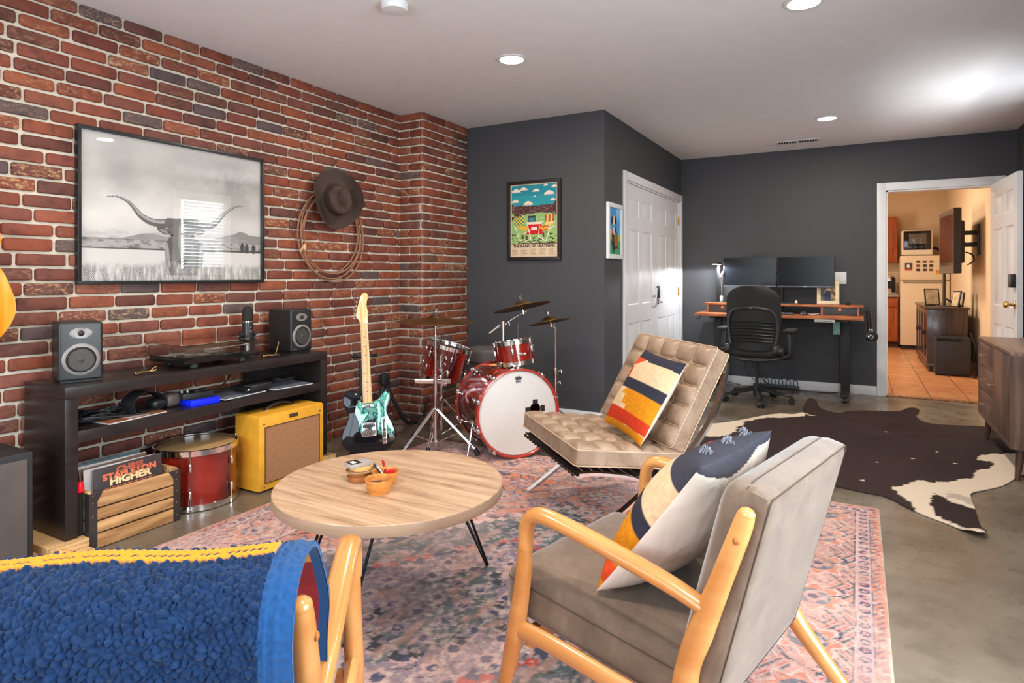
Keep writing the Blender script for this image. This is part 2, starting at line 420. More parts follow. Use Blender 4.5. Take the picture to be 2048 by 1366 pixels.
def brick_mesh(name, panels, seed=3):
    rnd = random.Random(seed); V = []; F = []; C = []; MI = []
    def addv(p, c): V.append(p); C.append(c); return len(V) - 1
    for (org, ud, nd, L, z0, z1, back, ends) in panels:
        org, ud, nd = Vector(org), Vector(ud), Vector(nd); up = Vector((0, 0, 1))
        P = lambda u, z, n: org + ud * u + up * z + nd * n
        # mortar bed, finely divided so that it can undulate
        nu, nz = max(2, int(L / .05)), int((z1 - z0) / .03); base = len(V)
        for j in range(nz + 1):
            for i in range(nu + 1):
                u, z = L * i / nu, z0 + (z1 - z0) * j / nz
                addv(P(u, z, -.001 + .0035 * noise.noise(Vector((u * 12, z * 12, seed)))), (0, 0, 0, 0))
        for j in range(nz):
            for i in range(nu):
                a = base + j * (nu + 1) + i; F.append((a, a + 1, a + nu + 2, a + nu + 1)); MI.append(1)
        ch = .0672; j0 = 0
        zz = z0
        while zz < z1 - .012:
            u = -rnd.choice([0, .105, .05, .16, .105]) if not ends else (0 if j0 % 2 else -.105)
            while u < L - .008:
                bl = rnd.uniform(.192, .206); a0, a1 = max(u, .002), min(u + bl, L - .002)
                u += bl + rnd.uniform(.010, .016)
                if a1 - a0 < .02: continue
                b0, b1 = zz + .006, min(zz + ch - .0055, z1)
                b0 += rnd.uniform(-.001, .002); b1 += rnd.uniform(-.002, .001)
                if b1 - b0 < .012: continue
                tone = rnd.choice(BT); k = rnd.uniform(.8, 1.1); smear = rnd.random()
                al = rnd.uniform(.75, 1) if smear > .89 else (rnd.uniform(.15, .4) if smear > .55 else 0)
                if rnd.random() < .05: tone = lin(88, 72, 72); k = 1
                col = (tone[0] * k, tone[1] * k, tone[2] * k, al)
                # outline
                r = rnd.uniform(.007, .013); O = []
                for cx, cz, st in ((a1 - r, b0 + r, -90), (a1 - r, b1 - r, 0), (a0 + r, b1 - r, 90), (a0 + r, b0 + r, 180)):
                    for q in range(4):
                        an = math.radians(st + q * 30); O.append([cx + r * math.cos(an), cz + r * math.sin(an)])
                    nxt = {-90: (1, 0), 0: (0, 1), 90: (1, 1), 180: (0, 0)}[st]
                    if st in (0, 180):
                        for q in range(1, 6):
                            t = q / 6; ua = (a1 - r) * (1 - t) + (a0 + r) * t if st == 0 else (a0 + r) * (1 - t) + (a1 - r) * t
                            O.append([ua, b1 if st == 0 else b0])
                dmp = rnd.uniform(.0008, .0024); ph = rnd.uniform(0, 99); hgt = rnd.uniform(.012, .018)
                for o in O:
                    q = noise.noise(Vector((o[0] * 45 + ph, o[1] * 45, ph))); o[0] += q * dmp * .6; o[1] += q * dmp
                cx, cz = (a0 + a1) / 2, (b0 + b1) / 2; n = len(O); base = len(V)
                for inset, dep in ((-.0008, -.003), (0, hgt - .007), (.0016, hgt - .002), (.0055, hgt)):
                    for o in O:
                        dx, dz = cx - o[0], cz - o[1]; s = math.hypot(dx, dz)
                        addv(P(o[0] + dx / s * inset * 1.5, o[1] + (math.copysign(min(abs(dz), inset), dz)), dep), col)
                for kx in range(3):
                    for i in range(n):
                        F.append((base + kx * n + i, base + kx * n + (i + 1) % n, base + (kx + 1) * n + (i + 1) % n, base + (kx + 1) * n + i)); MI.append(0)
                F.append(tuple(base + 3 * n + i for i in range(n))); MI.append(0)
            zz += ch; j0 += 1
    me = bpy.data.meshes.new(name); me.from_pydata(V, [], F)
    at = me.color_attributes.new('Col', 'FLOAT_COLOR', 'POINT'); at.data.foreach_set('color', np.array(C).ravel())
    me.materials.append(M_brick); me.materials.append(M_mortar); me.polygons.foreach_set('material_index', MI)
    me.update(); o = bpy.data.objects.new(name, me); COL.objects.link(o)
    bm = bmesh.new(); bm.from_mesh(me); bmesh.ops.recalc_face_normals(bm, faces=bm.faces[:]); bm.to_mesh(me); bm.free()
    me.shade_smooth(); me.set_sharp_from_angle(angle=math.radians(50)); o['kind'] = 'structure'; return o
brick_mesh('wall_left', [((X0, YB, 0), (0, 1, 0), (1, 0, 0), 3.985 - YB, 0, H, 0, False)], 3)
brick_mesh('wall_brick_column', [((X0, 3.985, 0), (1, 0, 0), (0, -1, 0), .235, 0, H, 0, True),
                                 ((X0 + .235, 3.985 - .012, 0), (0, 1, 0), (1, 0, 0), YP - 3.985 + .012, 0, H, 0, True)], 8)

# ================================================================ PLAIN WALLS, FLOOR, CEILING
def floor_material():
    m, nt, b = new_mat('stained_concrete')
    n = noise_node(nt, 1.3, 8, .62); n.inputs['Distortion'].default_value = .3
    n2 = noise_node(nt, 7, 6, .6); n3 = noise_node(nt, 90, 3, .6)
    r = ramp(nt, n.outputs[0], [(.3, lin(88, 79, 69)), (.45, lin(112, 100, 86)), (.58, lin(130, 119, 104)), (.72, lin(148, 139, 126))])
    r2 = ramp(nt, n2.outputs[0], [(.25, (.8, .79, .78)), (.5, (1, 1, 1)), (.75, (1.1, 1.09, 1.07))])
    mx = N(nt, 'ShaderNodeMixRGB', blend_type='MULTIPLY'); mx.inputs[0].default_value = .8
    nt.links.new(r.outputs[0], mx.inputs[1]); nt.links.new(r2.outputs[0], mx.inputs[2])
    nt.links.new(mx.outputs[0], b.inputs['Base Color'])
    rr = ramp(nt, n2.outputs[0], [(.3, (.2,) * 3), (.7, (.4,) * 3)]); nt.links.new(rr.outputs[0], b.inputs['Roughness'])
    b.inputs['Coat Weight'].default_value = .12; b.inputs['Coat Roughness'].default_value = .16
    bump(nt, b, n3.outputs[0], .04, .001)
    return m
M_conc = floor_material()
struct('floor', MB().box(X0 - .1, X1 + .15, YB - .15, YD, -.1, 0), M_conc)
struct('ceiling', MB().box(X0 - .1, X1 + .15, YB - .15, YD + .12, H, H + .1), M_ceil)
# poster wall with its return to the closet wall
struct('wall_front', MB().box(X0 + .1, XC, YP, YP + .12, 0, H), M_char)
# closet wall with the opening of its double doors (Y 5.12-6.98, z 0-2.02)
CY0, CY1, CZ = 5.125, 6.975, 2.0
cw = MB().box(XC - .1, XC, YP + .1201, CY0, 0, H).box(XC - .1, XC, CY1, YD + .12, 0, H).box(XC - .1, XC, CY0, CY1, CZ, H)
struct('wall_closet', cw, M_char)
struct('wall_closet_inside', MB().box(XC - .75, XC - .7, YP + .12, YD + .12, 0, H), M_dark)
# desk wall with the doorway to the kitchen
DX0, DX1, DZ = .23, 1.08, 2.0
struct('wall_back', MB().box(XC, DX0, YD, YD + .12, 0, H).box(DX0, DX1, YD, YD + .12, DZ, H).box(DX1, X1, YD, YD + .12, 0, H), M_char)
# right wall with window (Y 4.93-5.63, z 1.2-2.2) and patio door (Y .1-2.0, z 0-2.1)
WY0, WY1, WZ0, WZ1 = 4.93, 5.63, 1.22, 2.22
PY0, PY1, PZ = .1, 2.0, 2.1
rw = MB().box(X1, X1 + .1, YB, PY0, 0, H).box(X1, X1 + .1, PY0, PY1, PZ, H).box(X1, X1 + .1, PY1, WY0, 0, H)
rw.box(X1, X1 + .1, WY0, WY1, 0, WZ0).box(X1, X1 + .1, WY0, WY1, WZ1, H).box(X1, X1 + .1, WY1, YD, 0, H)
struct('wall_right', rw, M_char)
# wall behind the camera with a wide window
RX0, RX1, RZ0, RZ1 = -2.5, .1, .65, 2.15
struct('wall_rear', MB().box(X0, RX0, YB - .1, YB, 0, H).box(RX1, X1, YB - .1, YB, 0, H).box(RX0, RX1, YB - .1, YB, 0, RZ0).box(RX0, RX1, YB - .1, YB, RZ1, H), mat('pale_paint', lin(215, 212, 208), .8, var=.02))
# windows
M_pane = glass('window_glass', gloss=.8)
def window(n, M, w, h, rows=1, cols=2, blinds=0, d=.06):
    """window in its local x (width) / z (height) plane, origin at the lower left corner"""
    f = MB(M)
    f.box(0, w, 0, d, 0, .045, .004).box(0, w, 0, d, h - .045, h, .004).box(0, .045, 0, d, .045, h - .045, .004).box(w - .045, w, 0, d, .045, h - .045, .004)
    for i in range(1, cols): f.box(w * i / cols - .02, w * i / cols + .02, .01, d - .01, .045, h - .045)
    for i in range(1, rows): f.box(.045, w - .045, .01, d - .01, h * i / rows - .015, h * i / rows + .015)
    o = struct('window_%d' % n, f, M_white)
    g = MB(M).box(.045, w - .045, d / 2 - .003, d / 2 + .003, .045, h - .045).build('glass', M_pane, o)
    c = MB(M).box(-.07, 0, -.018, 0, -.07, h + .07, .004).box(w, w + .07, -.018, 0, -.07, h + .07, .004).box(0, w, -.018, 0, h, h + .07, .004).box(-.03, w + .03, -.04, 0, -.03, 0, .004)
    c.build('casing', M_white, o)
    if blinds:
        b = MB(M); k = int((h - .1) / .045)
        for i in range(k): b.cbox((w / 2, -.035, .06 + i * .045), (w * blinds, .045, .0025), rot=RX(math.radians(-50)))
        b.box(w / 2 - w * blinds / 2, w / 2 + w * blinds / 2, -.06, -.01, h - .05, h - .005)
        b.build('blind', M_white, o)
    return o
MXR = Matrix(((0, -1 * -1, 0, X1), (1, 0, 0, 0), (0, 0, 1, 0), (0, 0, 0, 1)))  # local y -> +X, local x -> +Y
window(1, T(0, WY0, WZ0) @ Matrix(((0, 1, 0, X1), (1, 0, 0, 0), (0, 0, 1, 0), (0, 0, 0, 1))), WY1 - WY0, WZ1 - WZ0, 2, 1, blinds=.86)
window(2, T(0, PY0, 0.0) @ Matrix(((0, 1, 0, X1), (1, 0, 0, 0), (0, 0, 1, 0), (0, 0, 0, 1))), PY1 - PY0, PZ, 1, 2)
window(3, T(RX0, YB, RZ0) @ Matrix(((1, 0, 0, 0), (0, -1, 0, 0), (0, 0, 1, 0), (0, 0, 0, 1))), RX1 - RX0, RZ1 - RZ0, 1, 3)

# ================================================================ KITCHEN SHELL
KX0 = -2.2; KH = 2.62
def tile_material():
    m, nt, b = new_mat('terracotta_tile')
    tc = N(nt, 'ShaderNodeTexCoord'); br = N(nt, 'ShaderNodeTexBrick'); br.offset = 0; br.squash = 1
    mp = N(nt, 'ShaderNodeMapping'); mp.inputs['Location'].default_value = (-.605 + .61 + .003, .1, 0)
    nt.links.new(tc.outputs['Object'], mp.inputs[0]); nt.links.new(mp.outputs[0], br.inputs['Vector'])
    br.inputs['Scale'].default_value = 1; br.inputs['Brick Width'].default_value = .305; br.inputs['Row Height'].default_value = .305
    br.inputs['Mortar Size'].default_value = .005; br.inputs['Color1'].default_value = (*lin(206, 148, 102), 1); br.inputs['Color2'].default_value = (*lin(194, 134, 92), 1)
    br.inputs['Mortar'].default_value = (*lin(120, 90, 66), 1)
    n = noise_node(nt, 9, 6, .6); r = ramp(nt, n.outputs[0], [(.3, (.72, .68, .66)), (.6, (1.08, 1.08, 1.08))])
    mx = N(nt, 'ShaderNodeMixRGB', blend_type='MULTIPLY'); mx.inputs[0].default_value = .8
    nt.links.new(br.outputs[0], mx.inputs[1]); nt.links.new(r.outputs[0], mx.inputs[2]); nt.links.new(mx.outputs[0], b.inputs['Base Color'])
    b.inputs['Roughness'].default_value = .35; return m
struct('floor_kitchen', MB().box(KX0, X1 + .1, YD, YK + .1, -.1, .004), tile_material())
struct('ceiling_kitchen', MB().box(KX0, X1 + .1, YD + .12, YK + .1, KH, KH + .1), M_cream)
struct('wall_kitchen_end', MB().box(KX0, X1, YK, YK + .1, 0, KH), M_cream)
struct('wall_kitchen_right', MB().box(X1, X1 + .1, YD + .12, YK + .1, 0, KH), M_cream)
struct('wall_kitchen_left', MB().box(KX0 - .1, KX0, YD + .12, YK + .1, 0, KH), M_cream)
struct('wall_kitchen_front', MB().box(KX0, DX0 - .02, YD + .1201, YD + .14, 0, KH).box(DX0 - .02, X1, YD + .1201, YD + .14, DZ + .03, KH), M_cream)

# ================================================================ TRIM
def casing(n, M, w, h, cw=.075, jd=.12):
    """door casing in local x/z plane, local y into the wall; opening from x=0..w, z=0..h"""
    b = MB(M)
    for a, c in ((-cw, 0.0), (w, w + cw)): b.box(a, c, -.018, 0, 0, h + cw, .004)
    b.box(0, w, -.018, 0, h, h + cw, .004)
    b.box(0, .015, 0, jd, 0, h).box(w - .015, w, 0, jd, 0, h).box(0, w, 0, jd, h - .015, h)
    return struct('trim_%d' % n, b, M_white)
Mcl = T(0, CY0, 0) @ Matrix(((0, -1, 0, XC), (1, 0, 0, 0), (0, 0, 1, 0), (0, 0, 0, 1)))   # x->+Y, y->-X
Mdw = T(DX0, YD, 0)
casing(1, Mcl, CY1 - CY0, CZ, .07, .1)
casing(2, Mdw, DX1 - DX0, DZ)
bb = MB().box(X0 + .25, XC + .012, YP - .014, YP, 0, .09, .003)
struct('baseboard_front', bb, M_white)
struct('baseboard_closet', MB().box(XC, XC + .014, YP + .0, CY0 - .07, 0, .09, .003), M_white)
struct('baseboard_back', MB().box(XC + .001, DX0 - .076, YD - .014, YD, 0, .09, .003).box(DX1 + .075, X1, YD - .014, YD, 0, .09, .003), M_white)
struct('baseboard_right', MB().box(X1 - .014, X1, PY1 + .08, YD - .015, 0, .09, .003), M_white)
struct('trim_3', MB().box(DX0 + .001, DX1 - .001, YD - .015, YD + .05, .0, .014, .004), wood('threshold_oak', lin(120, 76, 44), lin(176, 120, 74), .4, 8, (2, 12, 12)))

# ================================================================ PANELLED DOORS
def door_leaf(n, M, w, h, th=.035, hinge_side=0, hinges=True, label=None):
    """six-panel leaf: local x 0..w, local y 0..th (front face at y=0), z 0..h"""
    f = MB(M)
    def panel(x0, x1, z0, z1):
        # raised field inside a moulded recess
        for y in (-.0, th):
            s = -1 if y == 0 else 1
            a = .022; rings = [(0, 0), (.010, -.007), (a, -.007), (a + .02, -.001)]
            V = []; Fc = []
            for ins, dep in rings:
                V += [(x0 + ins, y - s * -dep * 1, z0 + ins), (x1 - ins, y - s * -dep, z0 + ins), (x1 - ins, y - s * -dep, z1 - ins), (x0 + ins, y - s * -dep, z1 - ins)]
            for k in range(3):
                for i in range(4): Fc.append([k * 4 + i, k * 4 + (i + 1) % 4, (k + 1) * 4 + (i + 1) % 4, (k + 1) * 4 + i])
            Fc.append([12, 13, 14, 15]); f._add(V, Fc)
    st = .105; mid = .09; pw = (w - 2 * st - mid) / 2
    xs = [(st, st + pw), (st + pw + mid, w - st)]; zs = [(.23, .74), (.9, 1.57), (1.68, h - .12)]
    xb = [0, xs[0][0], xs[0][1], xs[1][0], xs[1][1], w]; zb = [0] + [z for p in zs for z in p] + [h]
    for i in range(5):
        for j in range(7):
            if i in (1, 3) and j in (1, 3, 5): continue
            for y in (0, th): f._add([(xb[i], y, zb[j]), (xb[i + 1], y, zb[j]), (xb[i + 1], y, zb[j + 1]), (xb[i], y, zb[j + 1])], [[0, 1, 2, 3]])
    f._add([(0, 0, 0), (w, 0, 0), (w, th, 0), (0, th, 0), (0, 0, h), (w, 0, h), (w, th, h), (0, th, h)], [[0, 1, 2, 3], [4, 5, 6, 7], [1, 2, 6, 5], [0, 3, 7, 4]])
    for a, c in xs:
        for z0, z1 in zs: panel(a, c, z0, z1)
    o = MB.build(f, 'door_%d' % n, M_white, None, ang=20, recalc=False); o['kind'] = 'structure'
    if hinges:
        hx = 0 if hinge_side == 0 else w
        for z in (.2, h / 2, h - .2):
            MB(M).cyl((hx, -.007, z - .045), (hx, -.007, z + .045), .006, seg=10).cbox((hx + (.01 if hinge_side == 0 else -.01), -.002, z), (.02, .003, .09)).build('hinge', M_brass, o)
    return o
dw = (CY1 - CY0 - .036) / 2
Md1 = Mcl @ T(.016, .012, .012)
d1 = door_leaf(1, Md1, dw, CZ - .03, hinge_side=0)
Md2 = Mcl @ T(.02 + dw, .012, .012)
d2 = door_leaf(2, Md2, dw, CZ - .03, hinge_side=1)
# lever and keypad lock on the closet doors
MB(Md2).box(.055, .115, -.022, 0, .93, 1.06, .008).build('keypad_lock', M_black, d2)
MB(Md2).cyl((.085, -.02, .90), (.085, -.05, .90), .012).tube([(.085, -.045, .90), (.05, -.05, .90), (.0, -.05, .895)], .008, n=4).cyl((.085, 0, .9), (.085, -.012, .9), .028, seg=20).build('door_handle', M_chrome, d2)
MB(Md1).cyl((dw - .05, 0, .96), (dw - .05, -.03, .96), .01).box(dw - .06, dw - .04, -.04, -.03, .88, 1.04, .004).build('door_handle', M_steel, d1)
# open door of the kitchen doorway, hinged on the right jamb and swung into the room
ta = math.radians(3)
Mo = T(DX1 - .005, YD - .035, .012) @ RZ(-PI / 2 + ta)
d3 = door_leaf(3, Mo @ Matrix.Diagonal((1, -1, 1, 1)), DX1 - DX0 - .01, DZ - .02, hinge_side=0)
W3 = DX1 - DX0 - .01
kn = MB(Mo)
for s in (-1, 1):
    y0 = 0 if s > 0 else -.035
    kn.lathe([(.032, 0), (.032, .006), (.012, .012), (.011, .035), (.024, .042), (.029, .056), (.024, .07), (.001, .074)], (W3 - .065, y0, .93), (0, s, 0), 20)
kn.build('door_handle', M_brass, d3)
MB(Mo).cbox((W3 - .065, -.055, 1.12), (.06, .04, .11), .01).build('deadbolt', M_black, d3)
MB(Mo).lathe([(.026, 0), (.026, .012), (.018, .016)], (W3 - .065, 0, 1.12), (0, 1, 0), 20).build('deadbolt', M_brass, d3)

# ================================================================ CEILING FITTINGS
M_lens = emit('lamp_lens', (1.0, .93, .84), 9)
for i, (x, y) in enumerate(CANS):
    wh = ['left of the two front lights, above the coffee table side of the room', 'farthest light, near the ceiling vent', 'nearest of the visible lights, cut by the top edge of the frame', 'light over the blanket covered chair, behind the view', 'light straight above the viewpoint']
    lb = ['round recessed ceiling light over the drum kit, left of the others', 'round recessed ceiling light deepest in the room, beside the ceiling vent', 'round recessed ceiling light cut off by the top edge of the photo', 'round recessed ceiling light behind the view, nearer the brick wall', 'round recessed ceiling light behind the view, nearer the right wall']
    t = thing('recessed_light', lb[i], 'ceiling light', (x, y, H), 0, None)
    MB().lathe([(.088, -.001), (.09, -.006), (.074, -.008), (.07, -.003), (.07, -.001)], seg=40).build('trim_ring', M_white, t)
    MB().lathe([(.069, -.002), (.069, -.0045), (.001, -.005)], seg=40).build('lens', M_lens, t)
v = thing('air_vent', 'white rectangular slotted air vent in the ceiling above the desk', 'vent', (-.52, 6.62, H))
MB().box(-.2, .2, -.065, .065, -.006, 0, .002).build('frame', M_white, v)
b = MB()
for i in range(15):
    if i == 7: continue
    b.cbox((-.16 + i * .0229, 0, -.007), (.014, .08, .003))
b.build('slot', M_dark, v)
sd = MB().lathe([(.065, 0), (.065, -.018), (.058, -.034), (.02, -.038), (.001, -.038)], (0, 0, 0), (0, 0, 1), 32)
o = tag(sd.build('smoke_detector', M_white, None), 'white round smoke detector at the top edge of the photo', 'smoke detector'); o.location = (-1.95, 2.33, H)
ls = thing('light_switch', 'white double rocker light switch plate on the dark wall above the desk', 'light switch', (-.165, YD, 1.15))
MB().box(-.058, .058, -.006, 0, -.06, .06, .003).build('plate', M_white, ls)
MB().box(-.045, -.006, -.011, -.006, -.034, .034, .002).build('rocker', M_white, ls)
MB().box(.006, .045, -.011, -.006, -.034, .034, .002).build('rocker', M_white, ls)
# ================================================================ PERSIAN RUG
RUX0, RUX1, RUY0, RUY1 = -2.64, .09, -.05, 3.60
def rug():
    W, L = RUX1 - RUX0, RUY1 - RUY0
    p = Paint(W, L, .0058); x, y = p.x, p.y
    n1 = vnoise(x, y, 9, 1) - .5; n2 = vnoise(x, y, 9, 2) - .5; nf = vnoise(x, y, 45, 5, 2) - .5; big = vnoise(x, y, 1.7, 9, 2)
    dx, dy = x - W / 2 + n1 * .03, y - L / 2 + n2 * .03
    # colours of the yarn
    orange, salmon, pink, blush = lin(206, 112, 78), lin(204, 134, 110), lin(200, 150, 140), lin(206, 178, 170)
    navy, slate, teal, lav, red, sand = lin(66, 70, 92), lin(104, 108, 118), lin(86, 96, 98), lin(160, 142, 160), lin(176, 72, 66), lin(196, 172, 146)
    dk = lin(58, 56, 66)
    ex, ey = W / 2 - np.abs(x - W / 2), L / 2 - np.abs(y - L / 2); d = np.minimum(ex, ey) + n1 * .006
    side = ex < ey; t = np.where(side, y, x)     # running coordinate along the border
    # field
    p.c[:] = orange; p.fill((big - .35) * 1.5, salmon)
    def cells(sz, ox=0, oy=0):
        u, v = (dx + ox) / sz, (dy + oy) / sz; i, j = np.floor(u), np.floor(v)
        return u - i - .5, v - j - .5, i, j
    u, v, i, j = cells(.235); r = np.hypot(u, v); a = np.arctan2(v, u)
    hsh = np.mod(np.sin(i * 12.9 + j * 78.2) * 43758.5, 1)
    pet = .30 + .07 * np.cos(a * 8)
    p.fill(r < pet + .05, navy); p.fill(r < pet, np.where(hsh[..., None] > .5, blush, lav)); p.fill(r < .19 + .03 * np.cos(a * 4), lin(190, 96, 76)); p.fill(r < .13, blush); p.fill(r < .07, navy)
    vine = np.abs(np.sin(dx * 26 + 2.2 * np.sin(dy * 19)) * np.cos(dy * 24 + 1.8 * np.sin(dx * 17)))
    p.fill((vine < .12) & (r > pet + .08), dk)
    u2, v2, _, _ = cells(.078, .02, .03); p.fill((np.abs(u2) + np.abs(v2) < .2) & (r > pet + .12), slate); p.fill((np.abs(u2) + np.abs(v2) < .09) & (r > pet + .12), blush)
    # stepped central medallion with points
    q = 24.; sx, sy = np.round(np.abs(dx) * q) / q, np.round(np.abs(dy) * q) / q
    md = sx / .78 + sy / 1.08
    def mfield(mask, base, mot, mot2):
        p.fill(mask, base); k = .115; u, v = dx / k, dy / k; fu, fv = u - np.floor(u) - .5, v - np.floor(v) - .5
        rr = np.hypot(fu, fv); aa = np.arctan2(fv, fu)
        p.fill(mask & (rr < .33 + .08 * np.cos(aa * 6)), mot); p.fill(mask & (rr < .17), mot2)
        z = np.abs(np.sin(dx * 38 + 1.4 * np.sin(dy * 46))); p.fill(mask & (z < .14) & (rr > .36), dk)
    p.fill(md < 1.06, dk); p.fill(md < 1.03, blush); mfield(md < 1.0, teal, slate, lin(150, 136, 142))
    p.fill(md < .66, red); p.fill(md < .63, navy); mfield(md < .6, lin(134, 118, 128), lin(180, 150, 146), navy)
    p.fill(md < .34, dk); mfield(md < .32, lin(96, 100, 104), lin(140, 124, 132), navy)
    # corner spandrels
    cx = (W / 2 - .42) - np.abs(dx); cy = (L / 2 - .42) - np.abs(dy); sp = np.round(cx * q) / q / .42 + np.round(cy * q) / q / .62
    mk = (sp < 1); p.fill((sp < 1.06), dk); mfield(mk, lin(96, 92, 104), salmon, navy)
    # borders, from the inside out
    p.fill(d < .405, dk); p.fill(d < .398, blush)
    p.fill(d < .385, pink)
    uu = np.mod(t, .3) / .3 - .5; vv = (d - .235) / .3
    diag = np.mod(t * 2.1 + np.sign(uu) * d * 3.2, .13) / .13
    bm = (d < .385) & (d > .105)
    p.fill(bm & (diag < .26) & (np.abs(vv) > .12), teal); p.fill(bm & (diag > .5) & (diag < .6) & (np.abs(vv) > .15), red)
    rr = np.hypot(uu, vv * 1.0); aa = np.arctan2(vv, uu)
    p.fill(bm & (rr < .33 + .05 * np.cos(aa * 8)), blush); p.fill(bm & (rr < .29 + .05 * np.cos(aa * 8)), salmon)
    p.fill(bm & (rr < .2), slate); p.fill(bm & (rr < .13 + .03 * np.cos(aa * 4)), pink); p.fill(bm & (rr < .06), navy)
    wv = np.abs(np.sin(t * 21) * .11 - (d - .245)); p.fill(bm & (wv < .006), navy)
    p.fill((d < .105), navy); p.fill(d < .1, blush); p.fill(d < .094, lin(200, 158, 156))
    ub = np.mod(t, .052) / .052 - .5; vb = (d - .072) / .052; rb = np.hypot(ub, vb); p.fill((d < .094) & (rb < .34) & (rb > .17), navy); p.fill((d < .094) & (rb < .08), red)
    p.fill(d < .05, slate); p.fill(d < .046, salmon)
    uc = np.mod(t + d * 1.2, .036) / .036; p.fill((d < .042) & (d > .018) & (uc < .42), lin(122, 96, 108)); p.fill((d < .018), salmon); p.fill(d < .006, sand)
    # worn pile: pale warp showing, faded patches, blurred dye
    wear = vnoise(x, y, 55, 11, 3); wear2 = vnoise(x, y * .35, 30, 12, 2); patch = vnoise(x, y, 2.6, 21, 3)
    p.fill(np.clip((wear - .56) * 5, 0, .55) + 0 * x, lin(206, 184, 172))
    p.fill(np.clip((wear2 - .58) * 4, 0, .5), lin(196, 150, 134))
    p.fill(np.clip((patch - .5) * 1.6, 0, .35), lin(206, 176, 170))
    p.c *= (1 + nf * .35)[..., None]
    ed = np.minimum(ex, ey); z = np.clip(ed / .006, 0, 1) ** .5 * .008 + .001
    m, nt, b = new_mat('rug_pile'); at = N(nt, 'ShaderNodeAttribute', attribute_name='Col')
    nn = noise_node(nt, 260, 2, .6, vscale=(1, 1, 1)); rp = ramp(nt, nn.outputs[0], [(.3, (.7, .7, .7)), (.7, (1.2, 1.2, 1.2))])
    mx = N(nt, 'ShaderNodeMixRGB', blend_type='MULTIPLY'); mx.inputs[0].default_value = .8
    nt.links.new(at.outputs[0], mx.inputs[1]); nt.links.new(rp.outputs[0], mx.inputs[2]); nt.links.new(mx.outputs[0], b.inputs['Base Color'])
    b.inputs['Roughness'].default_value = .95; b.inputs['Specular IOR Level'].default_value = .1; b.inputs['Sheen Weight'].default_value = .15
    bump(nt, b, nn.outputs[0], .5, .002)
    o = p.build('area_rug', m, None, T(-W / 2, -L / 2, 0), zf=z); o.location = ((RUX0 + RUX1) / 2, (RUY0 + RUY1) / 2, 0)
    tag(o, 'large worn pink, orange and navy patterned rug under the coffee table', 'rug')
rug()

